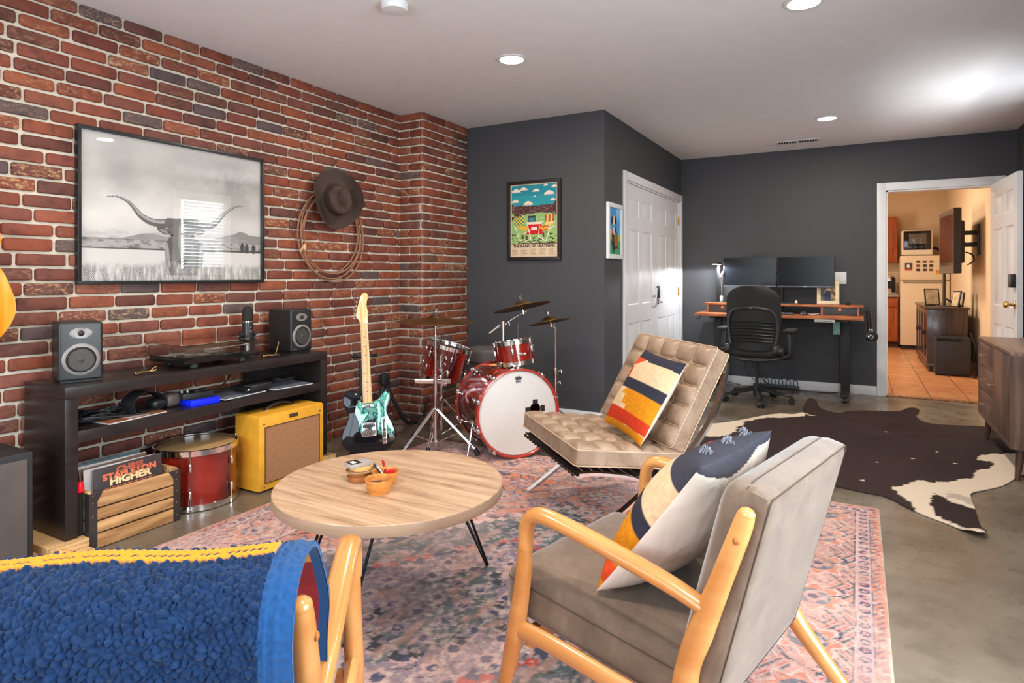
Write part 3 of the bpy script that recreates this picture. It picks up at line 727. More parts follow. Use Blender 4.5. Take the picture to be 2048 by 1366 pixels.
# ================================================================ COWHIDE
def cowhide():
    out = [(-.995, 4.439), (-1.03, 4.68), (-1.064, 4.95), (-.958, 5.084), (-.837, 5.268), (-.716, 5.498), (-.581, 5.68), (-.43, 5.70), (-.40, 5.80), (-.43, 6.0), (-.416, 6.19), (-.35, 6.27), (-.299, 6.11), (-.169, 5.95), (-.066, 6.08), (.085, 6.18), (.272, 6.25), (.37, 6.36), (.452, 6.34), (.415, 6.146), (.444, 5.95), (.522, 5.874), (.687, 5.91), (.837, 5.95), (.93, 5.8), (1.0, 5.5), (1.03, 5.15), (.96, 4.85), (.853, 4.656), (.768, 4.486), (.70, 4.34), (.626, 4.236), (.533, 4.113), (.512, 4.0), (.507, 3.838), (.495, 3.6), (.50, 3.46), (.455, 3.43), (.373, 3.535), (.281, 3.615), (.204, 3.706), (.121, 3.822), (.006, 3.845), (-.12, 3.88), (-.32, 3.93), (-.58, 4.05), (-.803, 4.263)]
    S = smooth_path([(a, b, 0) for a, b in out], 4, True); pts = [(v.x, v.y) for v in S]
    ox, oy = -1.2, 3.3; q = Paint(2.4, 3.2, .011)
    sh = lambda L: [(a - ox, b - oy) for a, b in L]
    wob = (vnoise(q.x, q.y, 14, 3, 3) - .5) * .07; wob2 = (vnoise(q.x, q.y, 16, 4, 3) - .5) * .07
    fx, fy = q.x, q.y; white, brn = lin(222, 204, 182), lin(54, 42, 41)
    q.c[:] = brn; q.fill(vnoise(fx, fy, 3, 7, 3) * .5, lin(72, 58, 56))
    q.x, q.y = fx + wob, fy + wob2 * 1.2
    q.poly(sh([(-1.2, 4.9), (-1.0, 5.2), (-.85, 5.4), (-.7, 5.65), (-.5, 5.8), (-.33, 5.72), (-.42, 5.66), (-.563, 5.5), (-.70, 5.42), (-.77, 5.3), (-.80, 5.1), (-.827, 4.80), (-.878, 4.66), (-.99, 4.60), (-1.05, 4.72)]), white)
    q.poly(sh([(1.1, 5.3), (.73, 5.05), (.66, 4.95), (.64, 4.87), (.72, 4.86), (.716, 4.709), (.604, 4.57), (.56, 4.40), (.42, 4.25), (.303, 4.197), (.2, 4.072), (.145, 3.986), (.231, 3.801), (.27, 3.6), (.4, 3.3), (.7, 3.3), (1.1, 4.4)]), white)
    q.poly(sh([(.37, 4.01), (.315, 3.9), (.322, 3.75), (.345, 3.60), (.47, 3.455), (.56, 3.45), (.52, 3.8), (.44, 3.86), (.40, 3.93)]), brn)
    q.poly(sh([(.43, 4.06), (.52, 3.98), (.55, 3.86), (.47, 3.92), (.40, 3.98)]), lin(150, 138, 132), a=.6)
    q.x, q.y = fx, fy
    for (a, b) in [(.18, 5.4), (.45, 4.95), (.3, 4.7), (.1, 4.5), (.52, 4.7), (.02, 4.05)]:
        q.ell(a - ox, b - oy, .009, .012, white)
    inside = q.poly(sh(pts))
    hh = .006 + .004 * vnoise(fx, fy, 4, 2, 2)
    # curled tips and two soft folds
    for (a, b, rr, am) in [(-.37, 6.22, .12, .055), (.41, 6.34, .10, .03), (-.42, 5.72, .08, .02), (.48, 3.45, .10, .03)]:
        hh += am * np.exp(-((fx - a + ox) ** 2 + (fy - b + oy) ** 2) / (rr * .6) ** 2)
    dl = np.abs((fx + ox - .1) * .94 - (fy + oy - 4.9) * .2); hh += .022 * np.exp(-((fy + oy - 5.05 - (fx + ox) * .9) / .045) ** 2) * np.exp(-((fx + ox - .0) / .45) ** 2)
    m, nt, b = new_mat('cow_hair'); at = N(nt, 'ShaderNodeAttribute', attribute_name='Col'); nt.links.new(at.outputs[0], b.inputs['Base Color'])
    b.inputs['Roughness'].default_value = .85; b.inputs['Specular IOR Level'].default_value = .12; nn = noise_node(nt, 120, 2, .5, vscale=(1, 4, 1)); bump(nt, b, nn.outputs[0], .3, .002)
    # exact rim: real polygon triangulated, with colours and heights sampled from the drawing
    bm = bmesh.new(); nx, ny = q.nx + 1, q.ny + 1
    o = q.build('cowhide_rug', m, None, T(ox, oy, 0), zf=hh, clip=inside)
    me = o.data; bm.from_mesh(me); bmesh.ops.delete(bm, geom=[v for v in bm.verts if not v.link_faces], context='VERTS')
    # pull boundary onto the smooth outline
    P2 = np.array(pts)
    for v in bm.verts:
        if v.is_boundary:
            A = P2; B = np.roll(P2, -1, 0); w_ = np.array([v.co.x, v.co.y]); AB = B - A; t = np.clip(((w_ - A) * AB).sum(1) / (AB ** 2).sum(1), 0, 1)
            C = A + AB * t[:, None]; k = np.argmin(((C - w_) ** 2).sum(1))
            if np.hypot(*(C[k] - w_)) < .03: v.co.x, v.co.y = C[k]
    ex = bmesh.ops.extrude_face_region(bm, geom=bm.faces[:])
    for v in ex['geom']:
        if isinstance(v, bmesh.types.BMVert): v.co.z -= .0045
    bmesh.ops.recalc_face_normals(bm, faces=bm.faces[:]); bm.to_mesh(me); bm.free(); me.shade_smooth(); me.set_sharp_from_angle(angle=math.radians(60))
    zmin = .001; me.transform(T(-.0, -5, 0)); o.location = (0, 5, 0)
    tag(o, 'dark brown and white cowhide rug on the concrete floor near the doorway', 'rug')
cowhide()
# ================================================================ MEDIA CONSOLE
M_esp = wood('espresso_veneer', lin(27, 22, 21), lin(40, 33, 32), .3, 10, (6, 1, 6), bmp=.02)
CX0, CX1, CYa, CYb, CT, CB = -3.215, -2.87, 1.34, 2.79, .705, .068
c = thing('media_console', 'low black-brown open media console against the brick wall', 'media console', ((CX0 + CX1) / 2, (CYa + CYb) / 2, CB))
B = lambda *a, **k: MB().box(*a, **k)
B(CX0, CX1, CYa, CYb, CT - .05, CT, bev=.0015).build('top', M_esp, c, True)
B(CX0, CX1, CYa, CYa + .05, CB, CT - .0505, bev=.0015).build('side_panel', M_esp, c, True)
B(CX0, CX1, CYb - .05, CYb, CB, CT - .0505, bev=.0015).build('side_panel', M_esp, c, True)
YM = 2.12
B(CX0, CX1, CYa + .0505, YM - .001, .465, .515, bev=.001).build('shelf', M_esp, c, True)
B(CX0, CX1, YM + .001, CYb - .0505, .472, .522, bev=.001).build('shelf', M_esp, c, True)
B(CX0, CX0 + .012, CYb - .33, CYb - .0505, CB + .02, CT - .052).build('back_panel', M_esp, c, True)
M_pine = wood('pine', lin(178, 132, 84), lin(216, 176, 124), .55, 6, (10, 1, 10), bmp=.08)
M_pine2 = wood('crate_pine', lin(150, 104, 62), lin(212, 166, 112), .6, 5, (8, .9, 8), bmp=.12)
single(B(-3.23, -2.83, 1.27, 1.415, .034, .067, bev=.003), 'wooden_board', M_pine, 'upper of the two pale pine boards under the left end of the console', 'wooden board', 'boards propping the console')
single(B(-3.25, -2.78, 1.25, 1.412, .001, .033, bev=.003), 'wooden_board', M_pine, 'lower of the two pale pine boards, flat on the concrete below the left console end', 'wooden board', 'boards propping the console')
single(B(-3.18, -2.84, 2.72, 2.84, .001, .067, bev=.003), 'wooden_block', M_pine, 'small pale wood block under the right end of the console', 'wooden block')

# ---------------------------------------------------------------- bookshelf speakers
M_spk = mat('speaker_satin_black', (.016, .016, .018), .38, var=.05)
M_ring = mat('speaker_ring_grey', lin(132, 128, 126), .4, .3)
M_cone = mat('woven_cone', lin(66, 62, 60), .5, .2, bmp=.4, bscale=500)
M_surr = mat('speaker_rubber', (.008, .008, .008), .5)
def speaker(label, loc, rz, knobs):
    t = thing('bookshelf_speaker', label, 'speaker', loc, rz, 'bookshelf speakers on the console')
    # local: front faces +x, width along y
    MB().box(-.2, 0, -.082, .082, .006, .262, .012, 4).build('cabinet', M_spk, t)
    MB().box(-.19, -.01, -.074, .074, 0, .006).build('foot_pad', M_surr, t)
    F = lambda y, z, x=0: plane_M((x, y, z), (0, 1, 0), (0, 0, 1))
    b = MB(); b.lathe([(.071, 0), (.071, .005), (.068, .0075), (.057, .0085), (.0555, 0)], M=F(.0, .098), seg=48).build('woofer_ring', M_ring, t)
    w = MB().lathe([(.0555, .001), (.0545, .007), (.051, .0092), (.0475, .0075), (.047, .001)], M=F(0, .098), seg=48).build('woofer_surround', M_surr, t)
    MB().lathe([(.047, .0075), (.034, .0035), (.018, .001), (.001, .001)], M=F(0, .098), seg=48).build('woofer_cone', M_cone, t)
    MB().lathe([(.018, .001), (.0165, .006), (.010, .0095), (.001, .0105)], M=F(0, .098), seg=32).build('dust_cap', M_cone, t)
    MB().lathe([(.043, 0), (.043, .0025), (.040, .0035), (.022, .002), (.001, .002)], M=F(0, .213), seg=48, ell=.56).build('tweeter_plate', M_ring, t)
    MB().lathe([(.0125, .002), (.012, .005), (.007, .009), (.001, .010)], M=F(0, .213), seg=24).build('tweeter_dome', M_surr, t)
    if knobs:
        MB().lathe([(.009, 0), (.009, .009), (.006, .012), (.001, .012)], M=F(.062, .026), seg=20).build('volume_knob', M_surr, t)
        for y in (-.058, -.043): MB().lathe([(.0045, 0), (.0045, .002), (.001, .002)], M=F(y, .02), seg=14).build('jack', M_steel, t)
    return t
speaker('black bookshelf speaker on the left end of the console', (-2.985, 1.457, CT), math.atan2(-.30, .95), False)
speaker('black bookshelf speaker on the right end of the console, with small jacks and a knob', (-2.975, 2.685, CT), 0, True)

# ---------------------------------------------------------------- turntable
t = thing('turntable', 'black record player under a clear dust cover on the console', 'turntable', (-3.03, 2.1, CT))
M_gloss = mat('gloss_black', (.008, .008, .008), .08)
tx0, tx1, ty0, ty1 = -3.19, -2.895, 1.878, 2.318
B(tx0, tx1, ty0, ty1, .733, .762, bev=.002).build('plinth', M_gloss, t, True)
for x in (tx0 + .045, tx1 - .045):
    for y in (ty0 + .08, ty1 - .08): MB().lathe([(.018, 0), (.021, .004), (.021, .02), (.016, .028)], (x, y, CT)).build('foot', M_blackm, t, True)
M_acr = glass('clear_acrylic', (.97, .965, .96), 4, .04)
dc = MB(); e = .003
z0, z1 = .7635, .825
dc.box(tx0, tx1, ty0, ty1, z1 - e, z1).box(tx1 - e, tx1, ty0, ty1, z0, z1 - e).box(tx0, tx0 + e, ty0, ty1, z0, z1 - e).box(tx0 + e, tx1 - e, ty0, ty0 + e, z0, z1 - e).box(tx0 + e, tx1 - e, ty1 - e, ty1, z0, z1 - e)
dc.build('dust_cover', M_acr, t, True)
MB().lathe([(.001, .763), (.138, .763), (.145, .765), (.147, .772), (.145, .779), (.001, .779)], (tx0 + .15, ty0 + .16, 0), seg=48).build('platter', mat('platter_grey', (.05, .05, .05), .25, .6), t, True)
MB().cyl((-2.945, 2.275, .763), (-2.945, 2.275, .795), .016).tube([(-3.15, 2.262, .795), (-2.945, 2.275, .8), (-2.93, 2.22, .795), (-2.975, 2.06, .786)], .0035, n=5).box(-2.99, -2.965, 2.03, 2.06, .78, .79).build('tonearm', M_steel, t, True)

# ---------------------------------------------------------------- microphone, spider-like clips
t = thing('desk_microphone', 'black capsule microphone on a round stand behind the turntable', 'microphone', (-3.07, 2.375, CT))
MB().lathe([(.052, 0), (.054, .006), (.05, .016), (.02, .02), (.001, .02)]).build('base', M_blackm, t)
for s in (-1, 1): MB().tube([(0, s * .03, .018), (0, s * .04, .05), (0, s * .04, .13)], .006, n=4).cyl((0, s * .034, .13), (0, s * .052, .13), .012).build('yoke_arm', M_blackm, t)
MB().lathe([(.001, .045), (.027, .048), (.03, .06), (.03, .2)], seg=32).build('body', mat('mic_body', (.02, .02, .021), .35), t)
MB().lathe([(.0315, .2), (.0315, .206)], seg=32).build('band', M_chrome, t)
MB().lathe([(.03, .206), (.03, .255), (.026, .275), (.014, .289), (.001, .292)], seg=32).build('grille', mat('mic_grille', (.02, .02, .02), .45, .4, bmp=1, bscale=900), t)
MB().cyl((.028, -.005, .15), (.035, -.006, .15), .006).cyl((.028, -.005, .17), (.034, -.006, .17), .004).build('knob', M_steel, t)
M_abrass = mat('antique_brass', lin(150, 118, 76), .3, 1)
def clip(label, loc, rz, stand=0):
    t = thing('guitar_capo', label, 'capo', loc, rz, 'brass capos on the console')
    MB().tube([(-.04, 0, .006), (-.02, .004, .014), (.02, .004, .014), (.045, 0, .02)], .0055, n=5, sy=.7).build('bar', M_abrass, t)
    MB().tube([(-.045, .012, .004), (-.01, .02, .008), (.03, .016, .008), (.05, .008, .004)], .0045, n=5).build('jaw', M_blackm, t)
    MB().tube([(.02, 0, .014), (.03, -.002, .028), (.045, -.004, .034 + stand)], .004, n=4).ball((-.042, .004, .01), .008).build('lever', M_abrass, t)
clip('small brass guitar capo on the console beside the left speaker', (-2.93, 1.71, CT), 1.3)
clip('small brass guitar capo standing open between turntable and right speaker', (-2.925, 2.415, CT), .7, .055)
MB

# ---------------------------------------------------------------- things on the shelf
def coil(name, label, cx, cy, z, R, n, r, seed, cat='cable'):
    rn = random.Random(seed); pts = []
    for k in range(n * 12):
        a = 2 * PI * k / 12; rr = R * (1 + .12 * math.sin(k * .37 + seed) + rn.uniform(-.03, .03))
        pts.append((cx + rr * .62 * math.cos(a), cy + rr * math.sin(a) * 1.1, z + r + (k / 12) * r * 1.25 * (.6 + .4 * math.sin(a * 3 + k))))
    pts += [(cx + .1, cy + R * 1.1, z + r), (cx + .115, cy + R * 1.5, z + r)]
    return single(MB().tube(pts, r, 7, n=3), name, M_cord, label, cat)
coil('audio_cable', 'thick coil of black cable at the left end of the console shelf', -3.03, 1.555, .5165, .115, 7, .0052, 2)
M_sleeveb = mat('tan_cardboard', lin(206, 168, 128), .6)
bk = thing('booklet', 'tan booklet with a cream edge lying under the cable on the shelf', 'booklet', (-2.95, 1.66, .5155), math.radians(7))
MB().box(-.06, .06, -.15, .13, 0, .005, .001).build('pages', M_paper, bk); MB().box(-.062, .062, -.152, .132, .005, .0065).build('cover', mat('brown_cover', lin(140, 88, 58), .4, var=.35, scale=20), bk)
MB().box(-.03, .05, -.05, .05, .0065, .0075).build('sticker', mat('cover_grey', lin(170, 150, 145), .5), bk)
hp = thing('guitar_strap', 'black and brown leather guitar strap curled up on the shelf', 'guitar strap', (-3.0, 1.78, .515), .2)
def strap(pts, w, th=.003):
    P = smooth_path(pts, 8); b = MB()
    up = Vector((1, 0, 0)); V = []; Fs = []
    for i, p in enumerate(P):
        d = (P[min(i + 1, len(P) - 1)] - P[max(i - 1, 0)]).normalized(); n = d.cross(up).normalized()
        for s, q in ((-1, -1), (1, -1), (1, 1), (-1, 1)): V.append(p + up * s * w / 2 + n * q * th / 2)
    for i in range(len(P) - 1):
        for k in range(4): Fs.append([i * 4 + k, i * 4 + (k + 1) % 4, i * 4 + 4 + (k + 1) % 4, i * 4 + 4 + k])
    Fs += [[0, 1, 2, 3], [len(V) - 4, len(V) - 3, len(V) - 2, len(V) - 1]]
    b._add(V, Fs); return b
strap([(0, -.12, .01), (0, -.13, .07), (0, -.07, .105), (0, .0, .09), (0, .05, .05), (0, .02, .015), (0, -.06, .012), (0, -.1, .02)], .08).build('webbing', M_blackm, hp)
MB().rbox(.085, .09, .07, .028, 6, M=T(0, .10, .036)).build('rolled_end', mat('brown_leather', lin(96, 82, 74), .4), hp)
MB().rbox(.07, .09, .055, .024, 6, M=T(0, .03, .03)).build('rolled_middle', M_black, hp)
tn = thing('blue_pedal', 'bright blue guitar pedal lying on the shelf below a black one', 'effects pedal', (-2.955, 1.995, .5155), math.radians(-4))
MB().box(-.06, .06, -.075, .08, 0, .03, .004).build('housing', mat('bright_blue_plastic', (.004, .02, .85), .35), tn)
MB().box(-.04, .03, -.05, .05, .03, .033, .001).build('label_plate', M_black, tn)
tn = thing('black_pedal', 'black guitar pedal stacked on the bright blue one', 'effects pedal', (-2.985, 1.985, .5485), math.radians(-8))
MB().box(-.055, .05, -.075, .085, 0, .028, .003).build('housing', mat('pedal_black', (.02, .02, .02), .35), tn)
MB().box(-.03, .02, .0, .07, .028, .034, .002).build('treadle', M_blackm, tn)
for y in (-.05, -.02): MB().lathe([(.009, 0), (.009, .012), (.007, .014), (.001, .014)], (-.02, y, .028)).build('knob', M_steel, tn)
for i, (x, y, a, w, l, lab) in enumerate([(-2.99, 2.22, .1, .2, .28, 'white sheet music folder on the shelf under a black clip tuner'), (-2.98, 2.55, -.12, .21, .26, 'white booklet at the right end of the shelf under black gadgets')]):
    bk = thing('booklet', lab, 'booklet', (x, y, .5225), a)
    MB().box(-w / 2, w / 2, -l / 2, l / 2, 0, .004, .0005).build('pages', M_paper, bk); MB().box(-w / 2 - .001, w / 2 + .001, -l / 2, l / 2, .004, .0052).build('cover', mat('bluish_cover', lin(120, 126, 140), .25), bk)
bx = thing('leather_pouch', 'black leather pouch lying open on the right half of the shelf', 'pouch', (-2.965, 2.33, .529), math.radians(8))
MB().rbox(.13, .16, .036, .014, 6, M=T(0, 0, .019)).build('body', M_black, bx); MB().box(.0, .068, -.07, .07, .034, .039, .002).build('flap', mat('grey_flap', (.05, .05, .052), .4), bx)
bx = thing('headphones', 'black folded headphones at the right end of the shelf', 'headphones', (-3.02, 2.56, .529), .4)
MB().tube([(-.05, -.08, .02), (.03, -.1, .03), (.08, 0, .035), (.03, .1, .03), (-.05, .08, .02)], .008, n=6, sx=.6, sy=1.3).build('headband', M_black, bx)
for s in (-1, 1): MB().lathe([(.03, 0), (.034, .008), (.03, .022), (.001, .024)], (-.05, s * .06, .002)).build('ear_cup', M_blackm, bx)
bx = thing('clip_tuner', 'small black and silver clip-on tuner on the white folder', 'tuner', (-2.925, 2.25, .528), .3)
MB().box(-.012, .012, -.02, .02, 0, .012, .002).build('screen', M_black, bx); MB().tube([(0, 0, .006), (.012, .012, .016), (.02, .0, .02)], .0035, n=4).build('clip', M_chrome, bx)
single(MB().tube([(-3.15, 2.2, .53), (-3.12, 2.25, .56), (-3.16, 2.35, .62), (-3.17, 2.37, .65)], .0035, n=6).tube([(-3.15, 2.24, .53), (-3.1, 2.33, .545), (-3.15, 2.45, .6), (-3.17, 2.48, .65)], .0035, n=6), 'audio_cable', M_cord, 'black cables rising from the shelf to the turntable and microphone', 'cable')

# ---------------------------------------------------------------- crate with records
t = thing('wooden_crate', 'slatted pine crate with dark metal corners, full of records', 'crate', (-3.0, 1.62, 0))
kx0, kx1, ky0, ky1 = -3.15, -2.845, 1.42, 1.822
sl = [(.004, .062), (.070, .116), (.124, .17), (.178, .24)]
for k, (a, b_) in enumerate(sl):
    B(kx1 - .012, kx1, ky0 + .002, ky1 - .002, a, b_, bev=.0015).build('front_slat', M_pine2, t, True)
    B(kx0, kx0 + .012, ky0 + .002, ky1 - .002, a, b_, bev=.0015).build('back_slat', M_pine2, t, True)
for k, (a, b_) in enumerate(sl):
    for y in (ky0 + .002, ky1 - .014): B(kx0 + .012, kx1 - .012, y, y + .012, a, b_ + (.01 if k == 3 else 0), bev=.0015).build('side_slat', M_pine2, t, True)
B(kx0 + .012, kx1 - .012, ky0 + .014, ky1 - .014, .004, .014).build('bottom', M_pine2, t, True)
M_gun = mat('gunmetal', lin(78, 76, 76), .4, .7)
for y, s in ((ky0, 1), (ky1, -1)):
    b = MB(); w_ = .032
    MB().box(kx0 - .0015, kx0, *(sorted((y, y + s * w_))), .002, .243).build('corner_bracket', M_gun, t, True)
    b.box(kx1, kx1 + .0015, *(sorted((y, y + s * w_))), .002, .243)
    b.prism([(0, .243), (s * .055, .243), (s * w_, .205), (s * w_, .19), (0, .19)], 0, .0018, plane_M((kx1, y, 0), (0, 1, 0), (0, 0, 1)) if True else None)
    b.box(kx1 - .035, kx1 + .0015, y - s * .0015 if s > 0 else y, y if s > 0 else y + .0015, .002, .243)
    b.build('corner_bracket', M_gun, t, True)
for y in (ky0 + .016, ky1 - .016):
    b = MB()
    for z in (.03, .09, .145, .2, .232): b.ball((kx1 + .002, y, z), .004, 8, (.5, 1, 1))
    b.build('rivets', M_abrass, t, True)
single(MB().ball((-2.9, 1.655, .032), .001, 6), 'x', M_dark, '', '').name = 'tmp_x'; bpy.data.objects.remove(bpy.data.objects['tmp_x'])
# record sleeves leaning back in the crate
def sleeve(label, x, y, tilt, yaw, size, m, th=.006, tex=None):
    t = thing('record_sleeve', label, 'record', (x, y, .0145), (0, -tilt, yaw), 'records in the crate')
    MB().box(-th / 2, th / 2, -size / 2, size / 2, 0, size, .001).build('jacket', m, t)
    return t
m_dk = mat('sleeve_charcoal', lin(66, 58, 58), .35, var=.2, scale=5)
s1 = sleeve('front record sleeve in the crate, dark with orange and cream lettering', -2.89, 1.625, math.radians(6), math.radians(2), .309, m_dk)
PM = lambda y, z: plane_M((.0032, y, z), (0, 1, 0), (0, 0, 1))
m_o1, m_o2, m_cr = mat('ink_rust', lin(170, 84, 58), .5), mat('ink_orange', lin(218, 112, 78), .5), mat('ink_cream', lin(250, 206, 150), .5)
text('lettering', 'CHRIS', .036, m_o1, s1, PM(0.005, .284), bold=.0018, sx=1.25)
text('lettering', 'STAPLETON', .036, m_o2, s1, PM(0.005, .262), bold=.0018, sx=1.25)
text('lettering', 'HIGHER', .042, m_cr, s1, PM(0.005, .238), bold=.0022, sx=1.25)
rn = random.Random(4); b = MB()
for k in range(4):
    y = -.11 + .02 * k
    while y < .11 - .02 * k:
        l = rn.uniform(.008, .024); b.box(.003, .0036, y, y + l, .212 - k * .008, .2155 - k * .008); y += l + .005
b.build('track_list', m_o2, s1)
sleeve('pale grey record sleeve directly behind the dark lettered one', -2.915, 1.60, math.radians(5), math.radians(-3), .309, mat('sleeve_pale', lin(190, 186, 186), .5, var=.1))
sleeve('brown and grey record sleeve third from the front of the crate', -2.945, 1.60, math.radians(8), math.radians(4), .309, mat('sleeve_brown', lin(120, 92, 78), .5, var=.3, scale=15))
sleeve('white record sleeve with a tan band, fourth in the crate', -2.975, 1.60, math.radians(9), math.radians(-2), .309, mat('sleeve_white', lin(205, 196, 186), .5, var=.15, scale=12))
sleeve('bluish record sleeve leaning at the back of the crate', -3.02, 1.62, math.radians(12), math.radians(2), .309, mat('sleeve_blue', lin(96, 120, 132), .4, var=.15, scale=12))
rb = thing('red_spray_can', 'shiny red rounded cap poking out between console side and crate', 'can', (-2.895, 1.4075, 0))
MB().cyl((0, 0, 0), (0, 0, .245), .012, seg=20).build('can', M_dark, rb); MB().lathe([(.010, .246), (.017, .252), (.018, .272), (.014, .29), (.001, .295)], seg=20).build('cap', mat('red_gloss', (.75, .01, .02), .15), rb)

# ---------------------------------------------------------------- tweed amplifier
t = thing('tweed_amplifier', 'yellow tweed guitar amplifier with a brown woven grille', 'guitar amplifier', (-2.9, 2.465, 0))
M_tweed = mat('yellow_tweed', lin(222, 158, 42), .5, var=.08, scale=20, bmp=.25, bscale=400)
ax, ay0, ay1, az = -2.795, 2.235, 2.69, .41
pr = [(-.225, .012), (-.225, .34), (-.165, .40), (-.03, .415), (-.012, .408), (0, .39), (0, .012)]
MB(T(ax, 0, 0)).bprism([(y, z) for y, z in [(ay0, .012), (ay0, .405), (ay0 + .012, .415), (ay1 - .012, .415), (ay1, .405), (ay1, .012)]], -.0, .2, .006,
     Matrix(((0, 0, -1, 0), (1, 0, 0, 0), (0, 1, 0, 0), (0, 0, 0, 1)))).build('cabinet', M_tweed, t, True)
def grille_mat():
    m, nt, b = new_mat('wheat_grille'); tc = N(nt, 'ShaderNodeTexCoord'); wv = N(nt, 'ShaderNodeTexChecker'); mp = N(nt, 'ShaderNodeMapping')
    mp.inputs['Scale'].default_value = (1, 170, 230); nt.links.new(tc.outputs['Object'], mp.inputs[0]); nt.links.new(mp.outputs[0], wv.inputs['Vector']); wv.inputs['Scale'].default_value = 1
    wv.inputs['Color1'].default_value = (*lin(178, 130, 86), 1); wv.inputs['Color2'].default_value = (*lin(120, 80, 56), 1); nt.links.new(wv.outputs[0], b.inputs['Base Color']); b.inputs['Roughness'].default_value = .8
    return m
B(ax, ax + .002, ay0 + .035, ay1 - .035, .05, .352).build('grille_cloth', grille_mat(), t, True)
fr = MB()
gy0, gy1, gz0, gz1 = ay0 + .035, ay1 - .035, .05, .352
fr.tube([(ax + .003, gy0, gz0), (ax + .003, gy1, gz0), (ax + .003, gy1, gz1), (ax + .003, gy0, gz1)], .003, 8, closed=True).build('grille_piping', mat('dark_brown_piping', lin(78, 44, 30), .5), t, True)
npl = B(ax, ax + .004, ay0 + .20, ay0 + .26, .374, .394, bev=.001).build('nameplate', mat('plate_bronze', lin(92, 76, 66), .35, .7), t, True)
text('lettering', 'Fender', .016, M_steel, npl, plane_M((ax + .0045, ay0 + .23, .384), (0, 1, 0), (0, 0, 1)), world=True)
for y, z in ((ay0 + .03, .37), (ay1 - .03, .37), (ay0 + .03, .03), (ay1 - .03, .03)): MB().ball((ax + .001, y, z), .005, 8).build('screw', M_gun, t, True)
hd = MB().tube([(ax - .11, 2.37, .414), (ax - .11, 2.385, .432), (ax - .11, 2.46, .446), (ax - .11, 2.535, .432), (ax - .11, 2.55, .414)], .008, n=5, sx=1, sy=.5).build('handle', mat('strap_leather', lin(48, 40, 36), .45), t, True)
for y in (2.365, 2.555): MB().cbox((ax - .11, y, .418), (.022, .03, .006), .002).build('handle_end', M_chrome, t, True)
for x in (ax - .03, ax - .17):
    for y in (ay0 + .04, ay1 - .04): MB().cyl((x, y, 0), (x, y, .013), .014).build('foot', M_cord, t, True)

# ---------------------------------------------------------------- black cabinet at the far left
t = thing('floor_amplifier', 'black amplifier cabinet with grey-brown cloth front, cut by the left frame edge', 'guitar amplifier', (-2.97, .92, 0))
B(-3.2, -2.86, .62, 1.225, .012, .475, bev=.012, seg=3).build('cabinet', mat('black_tolex', (.018, .018, .02), .55, bmp=.3, bscale=300), t, True)
B(-2.861, -2.852, .645, 1.2, .04, .45, bev=.002).build('grille_cloth', mat('taupe_cloth', lin(86, 78, 74), .85, bmp=.3, bscale=700), t, True)
for y in (.66, 1.18): MB().cyl((-2.9, y, 0), (-2.9, y, .013), .015).build('foot', M_cord, t, True)
M_sun = None
# acoustic guitar hanging at the left edge
t = thing('acoustic_guitar', 'orange sunburst acoustic guitar on the brick wall, only its edge in view', 'guitar', (-3.2, 1.1, 1.05))
def gbody(pts, n=6): return [(v.x, v.y) for v in smooth_path([(a, b, 0) for a, b in pts], n, True)]
ob = gbody([(0, -.185), (.12, -.15), (.188, -.03), (.155, .11), (.115, .19), (.135, .28), (.09, .35), (0, .37), (-.09, .35), (-.135, .28), (-.115, .19), (-.155, .11), (-.188, -.03), (-.12, -.15)])
m, nt, bb_ = new_mat('amber_spruce'); n_ = noise_node(nt, 3, 3, vscale=(1, 14, 1)); rp = ramp(nt, n_.outputs[0], [(.3, lin(232, 140, 30)), (.7, lin(240, 176, 74))]); nt.links.new(rp.outputs[0], bb_.inputs['Base Color']); bb_.inputs['Roughness'].default_value = .15
Mg = plane_M((-3.2 - .045, 1.1, 1.05), (0, 1, 0), (0, 0, 1)) @ RZ(.0)
MB(Mg).bprism(ob, -.0, .09, .006).build('body', m, t, True)
MB(Mg).lathe([(.001, .0905), (.05, .0905)], (0, .16, 0), (0, 0, 1)).build('sound_hole', M_dark, t, True)
MB(Mg).box(-.027, .027, .25, .78, .088, .108, .004).build('neck', mat('mahogany', lin(96, 52, 34), .35), t, True)
MB(Mg).box(-.035, .035, .78, .93, .078, .094, .006).build('headstock', mat('mahogany', lin(96, 52, 34), .35), t, True)
MB(Mg).box(-.08, .08, -.05, -.02, .09, .1, .003).build('bridge', mat('rosewood', lin(50, 32, 26), .4), t, True)

